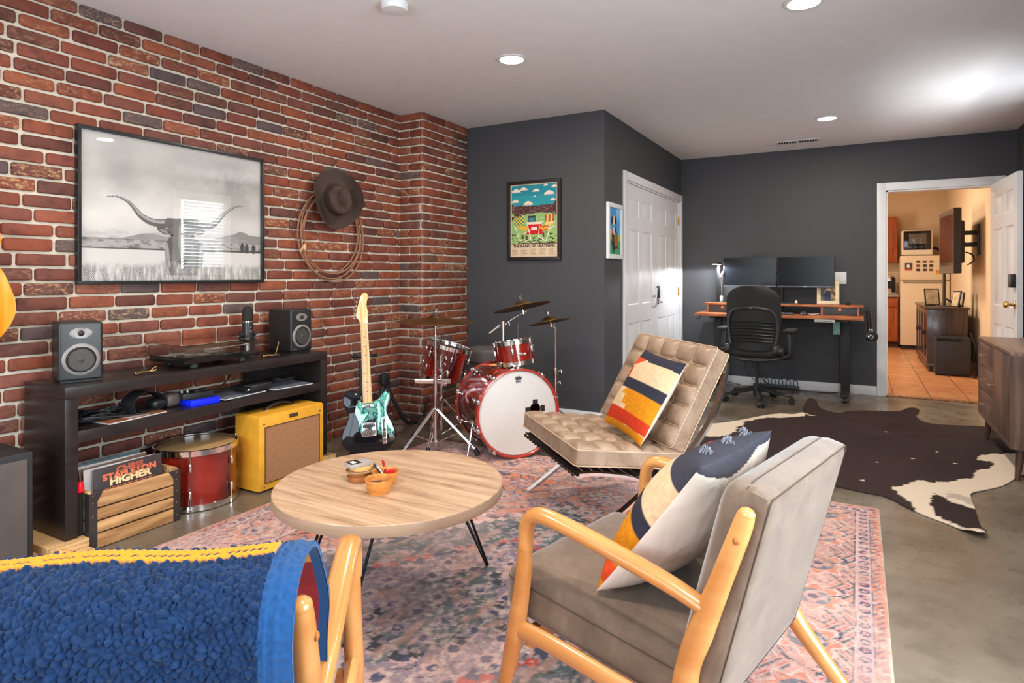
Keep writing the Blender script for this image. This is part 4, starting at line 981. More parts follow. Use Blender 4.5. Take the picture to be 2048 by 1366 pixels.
# ================================================================ DRUM UNDER THE CONSOLE and drum maker
M_drumred = wood('red_burst_lacquer', (.05, .003, .003), (.30, .014, .006), .12, 3, (2, 2, .6), coat=1, bmp=0)
M_head = mat('drumhead_white', lin(226, 222, 216), .5, var=.02)
M_headc = glass('drumhead_clear', (.72, .70, .62), 1.4, .15)
M_headt = mat('drumhead_tan', lin(176, 140, 96), .45, var=.06)
def lug(b, M, h=.04):
    b.rbox(.018, .016, h, .007, 4, M=M)
def drum(name, label, loc, rot, R, D, nl, top, bot, hoopm=None, clear=False, group=None, cat='drum', two=True, lab_shell=None, grab=True, shellm=None):
    """drum around its local z axis, z=0 bottom head, z=D batter head"""
    t = thing(name, label, cat, loc, rot, group)
    MB().lathe([(R, .012), (R, D - .012), (R - .006, D - .012), (R - .006, .012)], seg=56, closed=True).build('shell', shellm or M_drumred, t)
    MB().lathe([(R - .004, D - .006), (R - .01, D - .003), (.001, D - .003)], seg=56).build('drumhead', top, t)
    MB().lathe([(R - .004, .006), (R - .01, .003), (.001, .003)], seg=56).build('drumhead', bot, t)
    hm = hoopm or M_chrome
    for z, s in ((D, 1), (0, -1)):
        a = z - s * .022; b_ = z + s * .009
        MB().lathe([(R + .002, a), (R + .011, a + s * .002), (R + .011, b_ - s * .002), (R + .005, b_), (R + .001, b_ - s * .004), (R - .001, a + s * .01)], seg=56, closed=True).build('hoop', hm, t)
    for k in range(nl):
        a = 2 * PI * (k + .3) / nl
        for z, s in ((D, 1), (0, -1)):
            if D < .2 and s < 0: continue
            L = MB(RZ(a)); zz = z - s * min(.075, D * .42)
            lug(L, T(R + .012, 0, zz), .045); L.cyl((R + .014, 0, zz), (R + .014, 0, z + s * .004), .0028, seg=8)
            L.cyl((R + .013, 0, z - s * .006), (R + .013, 0, z + s * .010), .0065, seg=8)
            L.build('lug', M_chrome, t)
    return t
drum('floor_tom', 'red lacquered drum standing on the floor under the console', (-3.025, 2.03, .012), 0, .192, .285, 6, M_headt, M_head, None, cat='drum')
dr = bpy.data.objects['floor_tom']
# ================================================================ WOOD-FRAMED ARMCHAIRS
def suede():
    m, nt, b = new_mat('taupe_suede'); n = noise_node(nt, 9, 8, .7); n.inputs['Distortion'].default_value = .6; n2 = noise_node(nt, 300, 3, .6)
    r = ramp(nt, n.outputs[0], [(.3, lin(101, 84, 71)), (.55, lin(120, 102, 87)), (.75, lin(137, 120, 104))])
    nt.links.new(r.outputs[0], b.inputs['Base Color']); b.inputs['Roughness'].default_value = .8; b.inputs['Sheen Weight'].default_value = .5; b.inputs['Sheen Roughness'].default_value = .4
    b.inputs['Specular IOR Level'].default_value = .2; bump(nt, b, n2.outputs[0], .15, .001); return m
M_suede = suede()
M_seam = mat('dark_seam', lin(74, 62, 54), .7)
def armchair(label, loc, th):
    t = thing('armchair', label, 'armchair', loc, math.radians(th), 'armchairs with rounded blond wood frames')
    for x in (-.295, .295):
        MB().tube([(x, .105, 0), (x, .065, .13), (x, .03, .27), (x, .008, .40), (x, 0, .49)], [.014, .019, .024, .021, .019], 14, n=6, sx=.95, sy=1).build('leg', M_beech, t)
        MB().tube([(x, 0, .48), (x, -.004, .53), (x, -.022, .562), (x, -.062, .573), (x, -.16, .562), (x, -.30, .538), (x, -.40, .518), (x, -.475, .497)], [.019, .0205, .0215, .022, .022, .0215, .0205, .018], 16, n=8, sx=1.12, sy=.86, up=(1, 0, 0)).build('arm', M_beech, t)
        bp = MB().tube([(x, -.556, .705), (x, -.545, .67), (x, -.505, .56), (x, -.465, .45), (x, -.438, .37), (x, -.43, .30), (x, -.452, .24), (x, -.50, .18), (x, -.585, .09), (x, -.67, 0)], [.017, .020, .022, .0265, .025, .028, .0265, .023, .018, .013], 16, n=6, sx=.9, sy=1, up=(1, 0, 0))
        bp.ball((x, -.556, .705), .0172, 14, (.93, 1, .8)).build('back_leg', M_beech, t)
        MB().ball((x + math.copysign(.018, x), -.543, .655), .007, 10, (.7, 1, 1)).build('dowel_cap', mat('dowel', lin(160, 98, 46), .3), t)
        MB().tube([(x, .025, .27), (x, -.1, .268), (x, -.3, .252), (x, -.44, .238)], [.021, .02, .02, .022], 12, n=5, sx=.8, sy=1.15, up=(1, 0, 0)).build('side_rail', M_beech, t)
    MB().box(-.275, .275, -.005, .022, .215, .262, .006).build('front_rail', M_beech, t)
    MB().box(-.275, .275, -.43, -.40, .20, .245, .006).build('back_rail', M_beech, t)
    # seat cushion, sloping to the rear
    S = T(0, -.165, .318) @ RX(math.radians(5.5))
    MB().rbox(.535, .53, .125, .03, 12, .016, M=S).build('seat_cushion', M_suede, t, ang=60)
    def ring(sx, sy, z, r, M, rr=.0013):
        pts = []
        for cx, cy, st in ((1, 1, 0), (-1, 1, 90), (-1, -1, 180), (1, -1, 270)):
            for k in range(4):
                a = math.radians(st + k * 30); pts.append(M @ Vector((cx * (sx / 2 - r) + r * math.cos(a), cy * (sy / 2 - r) + r * math.sin(a), z)))
        return MB().tube(pts, rr, 6, closed=True)
    ring(.536, .531, .030, .03, S, .0016).build('piping', M_seam, t)
    # back cushion: local z = thickness; top rounded over
    K = T(0, -.482, .498) @ RX(math.radians(90 + 14.5))
    MB().rbox(.545, .515, .108, .05, 14, .006, M=K, r2=.016).build('back_cushion', M_suede, t, ang=60)
    ring(.5455, .5155, -.003, .05, K, .0012).build('piping', M_seam, t)
    ring(.537, .507, .0500, .014, K, .0014).build('piping', M_seam, t)
    return t
armchair('grey-brown suede armchair in the right foreground holding the tasselled pillow', (-.665, 1.663, 0.0095), 77.3)
armchair('armchair at the lower left with the blue fleece blanket over its back', (-1.24, .876, 0.0095), 36.6)

# ---------------------------------------------------------------- pillows
M_kilim = painted('kilim_weave', .9, weave=160, mul=.25, spec=.15)
M_satin = painted('cream_satin', .36)
nts = M_satin.node_tree; nns = noise_node(nts, 11, 3, .5, vscale=(1, .5, 1)); nns.inputs['Distortion'].default_value = .8; bump(nts, nts.nodes['Principled BSDF'], nns.outputs[0], .5, .02)
CR, NV, MU, RD, OR = lin(222, 190, 152), lin(50, 50, 62), lin(212, 134, 24), lin(196, 58, 30), lin(222, 78, 38)
def pillow_shape(x, y, w, h, th):
    u, v = 2 * x / w - 1, 2 * y / h - 1
    z = th / 2 * np.clip((1 - np.abs(u) ** 2.6), 0, 1) ** .55 * np.clip((1 - np.abs(v) ** 2.6), 0, 1) ** .55
    pin = .055
    X = u * w / 2 * (1 - pin * (1 - v ** 2) ** 1 * 1) ; Y = v * h / 2 * (1 - pin * (1 - u ** 2))
    wr = (vnoise(x, y, 9, 4, 2) - .5) * .012 * np.clip(z / (th / 2), 0, 1)
    return X, Y, z + wr
def pillow(label, M, w, h, th, pat, wrap=0, group='cushions with woven colour-block covers'):
    loc = M @ Vector((0, -h / 2, 0))
    t = thing('throw_pillow', label, 'pillow', M.translation, M.to_euler(), group)
    def mk(name, m, sign, col):
        p = Paint(w, h, .0035); p.x = w / 2 * (1 + np.sin(PI / 2 * (2 * p.x / w - 1))); p.y = h / 2 * (1 + np.sin(PI / 2 * (2 * p.y / h - 1)))
        if col: pat(p, w, h)
        else:
            p.c[:] = lin(226, 214, 200)
            if wrap: p.poly([(-.1 * w, h * wrap), (.25 * w, h * (wrap + .02)), (.7 * w, h * (wrap - .02)), (1.1 * w, h * wrap), (1.1 * w, 1.1 * h), (-.1 * w, 1.1 * h)], lin(66, 66, 76))
        X, Y, Z = pillow_shape(p.x, p.y, w, h, th); p.x, p.y = X, Y
        return p.build(name, m, t, Matrix(), zf=Z * sign)
    mk('front_cover', M_kilim, 1, True); mk('back_cover', M_satin, -1, False)
    return t
def pat1(p, w, h):
    P = lambda L: [(a * w, b * h) for a, b in L]
    p.c[:] = CR
    p.poly(P([(-.1, .88), (1.1, .86), (1.1, 1.1), (-.1, 1.1)]), NV)
    p.poly(P([(-.1, .78), (.16, .78), (.40, .885), (-.1, .885)]), OR)
    p.poly(P([(-.1, .755), (.2, .755), (.24, .6), (-.1, .6)]), RD)
    p.poly(P([(.2, .60), (.255, .62), (.21, .76), (.40, .885), (.36, .885), (.17, .775), (-.1, .775), (-.1, .757), (.16, .757)]), CR)
    p.poly(P([(-.1, .475), (1.1, .475), (1.1, .615), (-.1, .615)]), NV)
    p.poly(P([(.36, .475), (.30, .43), (.30, .40), (.41, .40), (.41, .33), (.40, .29), (.54, .29), (.54, .2), (1.1, .2), (1.1, .475)]), MU)
    p.poly(P([(-.1, .07), (1.1, .1), (1.1, .235), (-.1, .235)]), RD)
    p.poly(P([(-.1, -.1), (1.1, -.1), (1.1, .095), (-.1, .075)]), MU)
def pat2(p, w, h):
    P = lambda L: [(a * w, b * h) for a, b in L]
    p.c[:] = CR
    p.poly(P([(-.1, .80), (1.1, .80), (1.1, 1.1), (-.1, 1.1)]), lin(62, 62, 72))
    p.poly(P([(.25, .9), (.5, .9), (.5, .8), (.25, .8)]), OR)
    p.poly(P([(-.1, .42), (1.1, .42), (1.1, .54), (-.1, .54)]), NV)
    p.poly(P([(-.1, .18), (1.1, .18), (1.1, .42), (-.1, .42)]), MU)
    p.poly(P([(-.1, .07), (1.1, .07), (1.1, .2), (-.1, .2)]), OR)
    p.poly(P([(-.1, -.1), (1.1, -.1), (1.1, .07), (-.1, .07)]), MU)
def axes(o, u, v):
    return plane_M(o, u, v)
a1 = math.radians(77.3)
ch1 = T(-.665, 1.663, .008) @ RZ(a1)
# pillow on the near armchair: leaning back against the cushion
u_, v_ = Vector((-1, 0.0, 0)), Vector((0, -.60, .80))
ML = ch1 @ plane_M((-.012, -.298, .578), u_, v_)
p2 = pillow('striped wool pillow with tassels and a satin back on the near grey-brown armchair', ML, .43, .44, .19, pat2, .972)
# tassels along the top edge
rn = random.Random(5)
for k, x in enumerate((-.13, -.02, .10)):
    b = MB()
    for q in range(26):
        a = rn.uniform(0, 2 * PI); r = rn.uniform(.006, .013); dx, dz = r * math.cos(a), r * math.sin(a); hz = rn.uniform(.002, .012)
        b.tube([(x + dx * .3, .196, .030 + dz * .3), (x + dx, .200 + hz, .032 + dz), (x + dx * 1.5, .192, .028 + dz * 1.4)], .0016, 5, n=3)
    b.ball((x, .196, .030), .008, 8).build('tassel', mat('tassel_wool', lin(120, 122, 132), .9, var=.6, scale=90), p2)

# ================================================================ BLANKET
def blanket():
    M = T(-1.24, .876, .0095) @ RZ(math.radians(36.6))
    prof = smooth_path([(0, -.345, .395), (0, -.385, .46), (0, -.425, .60), (0, -.466, .71), (0, -.505, .762), (0, -.565, .777), (0, -.622, .762), (0, -.652, .71), (0, -.640, .6), (0, -.61, .45), (0, -.58, .3), (0, -.56, .16), (0, -.55, .05)], 10)
    L = [0]
    for i in range(1, len(prof)): L.append(L[-1] + (prof[i] - prof[i - 1]).length)
    tot = L[-1]; nv = int(tot / .002); nu = int(.58 / .002); ss = np.linspace(0, tot, nv + 1)
    yy = np.interp(ss, L, [p.y for p in prof]); zz = np.interp(ss, L, [p.z for p in prof])
    sr = L[int(len(prof) * .398)]
    navy, blue, yel, red = np.array(lin(20, 44, 78)), np.array(lin(30, 72, 120)), np.array(lin(214, 142, 30)), np.array(lin(140, 30, 34))
    n = (nv + 1) * (nu + 1); V = np.zeros((n, 3)); V2 = np.zeros((n, 3)); C = np.ones((n, 4)); C2 = np.ones((n, 4)); k = 0
    for j in range(nv + 1):
        s = ss[j]; dy = yy[min(j + 1, nv)] - yy[max(j - 1, 0)]; dz = zz[min(j + 1, nv)] - zz[max(j - 1, 0)]; l = math.hypot(dy, dz)
        ny, nz = dz / l, -dy / l
        if ny * (yy[j] + .53) + nz * (zz[j] - .5) < 0: ny, nz = -ny, -nz
        wide = 1 + .03 * math.exp(-((zz[j] - .66) / .07) ** 2) * (1 if s < sr else 0) if s < sr else 1
        front = s < sr - .01
        for i in range(nu + 1):
            x = (-.275 + .58 * i / nu) * wide; edge = .58 - .58 * i / nu
            fold = .010 * math.sin(x * 9 + s * 3) * min(1, max(0, (s - sr) * 3)) + .005 * math.sin(x * 23 + 1)
            if edge < .04:
                hgt = .006 + .0022 * noise.noise(Vector((x * 150, s * 150, 0))) + (.002 if abs(edge - .02) < .003 or abs(edge - .034) < .002 else 0); col = blue
            elif abs(s - sr) < .017:
                q = s - sr; hgt = .008 + .0035 * abs(math.sin(x * 330 + q * 260)); col = yel
                if abs(q - .004) < .0032: col = navy * .8 if noise.noise(Vector((x * 110, .5, .5))) > -.2 else yel; hgt -= .002
            else:
                wx = x + .004 * noise.noise(Vector((x * 50, s * 50, 7))); ws = s + .004 * noise.noise(Vector((x * 50, s * 50, 17)))
                d0 = noise.voronoi(Vector((wx / .0098, ws / .0078, .5)))[0]
                hgt = .001 + .0115 * min(1, (d0[1] - d0[0]) * 2.2) ** .5 * (.72 + .6 * noise.noise(Vector((x * 90, s * 90, 3))))
                col = navy * (1 + .35 * noise.noise(Vector((x * 60, s * 60, 1))))
            V[k] = (x, yy[j] + ny * (hgt + fold), zz[j] + nz * (hgt + fold * .6)); C[k, :3] = col
            V2[k] = (x * (.985 if edge > .01 else 1), yy[j] + ny * (fold - .002), zz[j] + nz * (fold * .6 - .002))
            bn = int((s + .01 * math.sin(x * 60)) / .05) % 5; C2[k, :3] = [red, red * .8, yel * .85, navy, red][bn]
            if edge < .012: C2[k, :3] = blue
            k += 1
    idx = np.arange(n).reshape(nv + 1, nu + 1); q = np.stack([idx[:-1, :-1], idx[:-1, 1:], idx[1:, 1:], idx[1:, :-1]], -1).reshape(-1, 4)
    rimi = list(idx[0, :]) + list(idx[1:, -1]) + list(idx[-1, -2::-1]) + list(idx[-2:0:-1, 0])
    rq = [(int(rimi[i]), int(rimi[(i + 1) % len(rimi)]), int(rimi[(i + 1) % len(rimi)]) + n, int(rimi[i]) + n) for i in range(len(rimi))]
    me = bpy.data.meshes.new('fleece_blanket'); me.from_pydata(np.concatenate([V, V2]).tolist(), [], q.tolist() + (q[:, ::-1] + n).tolist() + rq)
    at = me.color_attributes.new('Col', 'FLOAT_COLOR', 'POINT'); at.data.foreach_set('color', np.concatenate([C, C2]).ravel())
    m, nt, b = new_mat('fleece'); a_ = N(nt, 'ShaderNodeAttribute', attribute_name='Col'); nt.links.new(a_.outputs[0], b.inputs['Base Color'])
    b.inputs['Roughness'].default_value = .9; b.inputs['Sheen Weight'].default_value = .12; b.inputs['Specular IOR Level'].default_value = .12
    nn = noise_node(nt, 500, 3, .6); bump(nt, b, nn.outputs[0], .4, .0015)
    me.transform(M); me.materials.append(m); me.update()
    o = bpy.data.objects.new('fleece_blanket', me); COL.objects.link(o); me.shade_smooth()
    c = M @ Vector((0, -.57, 0)); me.transform(T(-c.x, -c.y, -c.z)); o.location = c
    tag(o, 'navy blue curly fleece blanket with a yellow striped edge over the lower left armchair', 'blanket')
blanket()

# ================================================================ COFFEE TABLE
def sonoma():
    m, nt, b = new_mat('sonoma_oak')
    tc = N(nt, 'ShaderNodeTexCoord'); mp = N(nt, 'ShaderNodeMapping'); mp.inputs['Rotation'].default_value = (0, 0, math.radians(-38)); mp.inputs['Scale'].default_value = (1.2, 14, 14)
    nt.links.new(tc.outputs['Object'], mp.inputs[0])
    n = noise_node(nt, 2.2, 8, .65, coord=mp.outputs[0]); n.inputs['Distortion'].default_value = .5
    mp2 = N(nt, 'ShaderNodeMapping'); mp2.inputs['Rotation'].default_value = (0, 0, math.radians(-38)); mp2.inputs['Scale'].default_value = (3, 90, 90); nt.links.new(tc.outputs['Object'], mp2.inputs[0])
    n2 = noise_node(nt, 2, 3, .7, coord=mp2.outputs[0])
    r = ramp(nt, n.outputs[0], [(.28, lin(138, 108, 82)), (.42, lin(176, 142, 112)), (.55, lin(196, 162, 130)), (.7, lin(208, 178, 148))])
    r2 = ramp(nt, n2.outputs[0], [(.3, (.82, .8, .78)), (.7, (1.08, 1.08, 1.08))])
    mx = N(nt, 'ShaderNodeMixRGB', blend_type='MULTIPLY'); mx.inputs[0].default_value = .8; nt.links.new(r.outputs[0], mx.inputs[1]); nt.links.new(r2.outputs[0], mx.inputs[2])
    nt.links.new(mx.outputs[0], b.inputs['Base Color']); b.inputs['Roughness'].default_value = .42; bump(nt, b, n2.outputs[0], .08, .001); return m
TX, TY, TZ = -1.494, 1.764, .42
t = thing('coffee_table', 'round oak-look coffee table on thin black hairpin legs', 'coffee table', (TX, TY, 0.0095))
MB().lathe([(.001, TZ - .05), (.40, TZ - .05), (.407, TZ - .047), (.408, TZ - .012), (.406, TZ - .009), (.001, TZ - .008)], seg=96).build('tabletop', sonoma(), t)
M_edge = mat('table_edge_oak', lin(168, 140, 116), .3, var=.1, scale=6, vscale=(1, 1, 14))
MB().lathe([(.4082, TZ - .046), (.4086, TZ - .045), (.4086, TZ - .0135), (.4082, TZ - .0125)], seg=96, closed=True).build('edge_band', M_edge, t)
for ang, r in ((60, .40), (205, .335), (285, .34)):
    a = math.radians(ang); fx, fy = r * math.cos(a), r * math.sin(a); px, py = -math.sin(a), math.cos(a)
    ta_, tb_ = (fx * .62 + px * .055, fy * .62 + py * .055), (fx * .62 - px * .055, fy * .62 - py * .055)
    b = MB().tube([(ta_[0], ta_[1], TZ - .054), (fx + px * .006, fy + py * .006, .012), (fx, fy, .006), (fx - px * .006, fy - py * .006, .012), (tb_[0], tb_[1], TZ - .054)], .0055, 8)
    b.cbox((fx * .62, fy * .62, TZ - .0535), (.13, .13, .005), .001, RZ(a)).build('leg', M_blackmetal, t)
# things on it
MBO = mat('bowl_maple', lin(206, 132, 60), .3, var=.25, scale=14, vscale=(1, 1, 5), coat=.3)
def bowl(name, label, x, y, R, hh):
    t = thing(name, label, 'bowl', (x, y, TZ + .0005)); 
    MB().lathe([(R * .76, 0), (R * .86, hh * .3), (R, hh - .002), (R * .985, hh), (R * .93, hh - .001), (R * .8, hh * .3), (R * .6, .008), (.001, .007)], seg=40).build('body', MBO, t); return t
b1 = bowl('wooden_bowl', 'front small round wooden bowl on the coffee table with a dark chip', -1.452, 1.652, .048, .05)
b2 = bowl('wooden_bowl', 'wooden bowl just behind the front one, filled with pens and clips', -1.497, 1.738, .048, .045)
x = thing('eraser_block', 'black wedge lying in the front wooden bowl', 'eraser', (-1.466, 1.652, TZ + .012), .9); MB().box(-.022, .022, -.014, .014, 0, .02, .003).build('block', M_black, x); MB().box(-.024, .024, .014, .018, 0, .022, .001).build('band', mat('rust_tin', lin(150, 88, 50), .4), x)
for k, (dx, dy, a, c_, lb) in enumerate([(.0, .012, 2.5, (.4, .01, .01), 'dark red pen sticking out of the rear wooden bowl'), (.012, -.006, 2.9, (.02, .02, .025), 'black lighter leaning in the rear wooden bowl')]):
    x = thing('pen', lb, 'pen', (-1.497 + dx, 1.738 + dy, TZ + .016)); d = Vector((math.cos(a), math.sin(a), .5)).normalized()
    MB().cyl(d * -.01, d * .075, .005, .005, 10).build('barrel', mat('pen_%d' % k, c_, .2), x); MB().cyl(d * .075, d * .09, .0055, .004, 10).build('cap', mat('pen_cap_red', (.6, .02, .02), .2) if k == 0 else M_black, x)
x = thing('black_clips', 'black binder clip lying at the left of the rear wooden bowl', 'clip', (-1.515, 1.728, TZ + .022), .5); MB().box(-.018, .018, -.01, .01, 0, .012, .002).build('clip', M_black, x)
x = thing('red_lighter', 'small shiny red lighter on top of the rear wooden bowl', 'lighter', (-1.482, 1.752, TZ + .036), .3); MB().box(-.012, .012, -.007, .007, 0, .01, .002).build('body', mat('red_gloss', (.75, .01, .02), .15), x)
M_amber = mat('amber_glassware', lin(150, 86, 36), .08, coat=1, var=.3, scale=30)
x = thing('glass_dish', 'amber glass dish with a lid at the bottom of the table stack', 'dish', (-1.6, 1.722, TZ + .0005))
MB().lathe([(.001, 0), (.045, 0), (.05, .006), (.05, .016), (.043, .024), (.046, .034), (.001, .034)], seg=36).build('base', M_amber, x)
MB().lathe([(.046, .0345), (.054, .036), (.054, .039), (.001, .040)], seg=36).build('rim', mat('smoky_glass', lin(150, 120, 84), .1, coat=1), x)
x = thing('wooden_disc', 'round pale wood coaster on the amber glass dish', 'coaster', (-1.6, 1.722, TZ + .041)); MB().lathe([(.001, 0), (.04, 0), (.041, .003), (.041, .012), (.001, .013)], seg=36).build('disc', mat('pale_disc', lin(222, 168, 100), .4, var=.15, scale=20), x)
x = thing('card_box', 'grey card box with a black label on top of the small stack', 'box', (-1.607, 1.715, TZ + .0545), math.radians(-18))
MB().box(-.027, .027, -.042, .042, 0, .014, .001).build('box', mat('grey_card', lin(168, 160, 156), .4), x); MB().box(-.025, .025, -.04, .004, .014, .0146).build('label', M_black, x)
for i in range(3): MB().box(-.012 + i * .01, -.006 + i * .01, -.03, -.012, .0146, .015).build('mark', M_paper, x)
MB().box(-.026, .026, .0422, .0427, .001, .013).build('end_label', M_paper, x)

# ================================================================ LOW LEATHER LOUNGE CHAIR
def leather():
    m, nt, b = new_mat('taupe_leather'); n = noise_node(nt, 7, 8, .7); n.inputs['Distortion'].default_value = 1; n2 = noise_node(nt, 130, 4, .7)
    r = ramp(nt, n.outputs[0], [(.3, lin(122, 98, 78)), (.5, lin(152, 126, 104)), (.72, lin(176, 152, 130))])
    nt.links.new(r.outputs[0], b.inputs['Base Color']); b.inputs['Roughness'].default_value = .42; bump(nt, b, n2.outputs[0], .12, .001); return m
M_leather = leather(); M_pipe = mat('leather_piping', lin(196, 168, 140), .5)
BL = T(-1.303, 2.688, 0.0095) @ RZ(math.radians(135.5))
t = thing('lounge_chair', 'low tufted brown leather lounge chair on curved chrome bars', 'lounge chair', BL.translation, math.radians(135.5))
def tufted(name, w, l, th, nx, ny, M, parent):
    def hfun(u, v):
        fu, fv = (u + 1) / 2 * nx, (v + 1) / 2 * ny; a, b = abs(fu - math.floor(fu) - .5) * 2, abs(fv - math.floor(fv) - .5) * 2
        return .026 * ((1 - a ** 2.2) * (1 - b ** 2.2)) ** .5 - .012
    def fn(p, u):
        k = max(0, min(1, (1 - abs(u.x)) * 12)) * max(0, min(1, (1 - abs(u.y)) * 12))
        dx, dy = 0, 0
        if u.z > .5: p.z += hfun(p.x / (w / 2), p.y / (l / 2)) * k
        return p
    MB().rbox(w, l, th, .018, 44, fn=fn, M=M, ex=1).build(name, M_leather, parent, ang=70)
    cu = parent.children[-1] if False else bpy.data.objects[-1] if False else None
    b = MB()
    zt = th / 2 - .0105
    for i in range(1, nx):
        x = -w / 2 + w * i / nx; b.tube([M @ Vector((x, -l / 2 + .006 + (l - .012) * q / 16, zt + .001)) for q in range(17)], .003, 6)
    for j in range(1, ny):
        y = -l / 2 + l * j / ny; b.tube([M @ Vector((-w / 2 + .006 + (w - .012) * q / 16, y, zt + .001)) for q in range(17)], .003, 6)
    c = [(-1, -1), (1, -1), (1, 1), (-1, 1)]
    for z in (th / 2 - .010, -th / 2 + .008):
        pts = []
        for cx, cy, st in ((1, 1, 0), (-1, 1, 90), (-1, -1, 180), (1, -1, 270)):
            for k in range(3):
                a = math.radians(st + k * 45); pts.append(M @ Vector((cx * (w / 2 - .014) + .015 * math.cos(a), cy * (l / 2 - .014) + .015 * math.sin(a), z)))
        b.tube(pts, .0028, 6, closed=True)
    b.build('piping', M_pipe, parent)
    for i in range(1, nx):
        for j in range(1, ny): MB().lathe([(.008, 0), (.0075, .003), (.001, .0045)], M=M @ T(-w / 2 + w * i / nx, -l / 2 + l * j / ny, zt), seg=12).build('button', M_leather, parent)
Ms = T(0, -.255, .3625) @ RX(math.radians(6.5))
tufted('seat_cushion', .75, .53, .085, 5, 5, Ms, t)
Mb = T(0, -.592, .612) @ RX(math.radians(90 - 29)) @ RX(0)
Mb = plane_M((0, -.592, .60), (-1, 0, 0), (0, -.485, .875))      # local z faces forward-up
tufted('back_cushion', .75, .50, .085, 5, 5, Mb, t)
def flatbar(pts, w, th, x):
    P = smooth_path([(x, -a, b_) for a, b_ in pts], 10); up = Vector((1, 0, 0)); V = []; Fs = []
    for i, p in enumerate(P):
        d = (P[min(i + 1, len(P) - 1)] - P[max(i - 1, 0)]).normalized(); n = d.cross(up).normalized()
        for s, q in ((-1, -1), (1, -1), (1, 1), (-1, 1)): V.append(p + up * s * th / 2 + n * q * w / 2)
    for i in range(len(P) - 1):
        for k in range(4): Fs.append([i * 4 + k, i * 4 + (k + 1) % 4, i * 4 + 4 + (k + 1) % 4, i * 4 + 4 + k])
    Fs += [[0, 1, 2, 3], [len(V) - 4, len(V) - 3, len(V) - 2, len(V) - 1]]
    b = MB(); b._add(V, Fs); return b
for x in (-.362, .362):
    flatbar([(.735, .765), (.715, .66), (.665, .53), (.57, .40), (.44, .29), (.30, .20), (.15, .095), (.015, .005)], .013, .034, x).build('frame_bar', M_chrome, t)
    flatbar([(.005, .318), (.10, .312), (.24, .285), (.40, .22), (.55, .12), (.69, .005)], .013, .034, x).build('frame_bar', M_chrome, t)
for a, b_ in ((.02, .300), (.45, .255), (.715, .72)): MB().cbox((0, -a, b_), (.70, .03, .01)).build('cross_bar', M_chrome, t)
sb = MB()
for k in range(9): sb.cbox((0, -.03 - k * .05, .309 - k * .0057), (.715, .035, .004))
sb.build('straps', mat('strap_dark', lin(40, 30, 26), .5), t)
sb = MB()
for k in range(17): sb.cbox((-.335 + k * .042, .008, .312), (.02, .01, .014), .002)
sb.build('strap_ends', mat('strap_dark', lin(40, 30, 26), .5), t)
# pillow on it
n_ = Vector((0, .80, .60)); v_ = Vector((0, -.52, .85)).normalized()
Mp = BL @ (plane_M((-.17, -.415, .60), (-1, 0, 0), v_)) @ RZ(math.radians(-3))
pillow('flat woven pillow in navy, orange, mustard and cream on the leather lounge chair', Mp, .40, .42, .125, pat1)
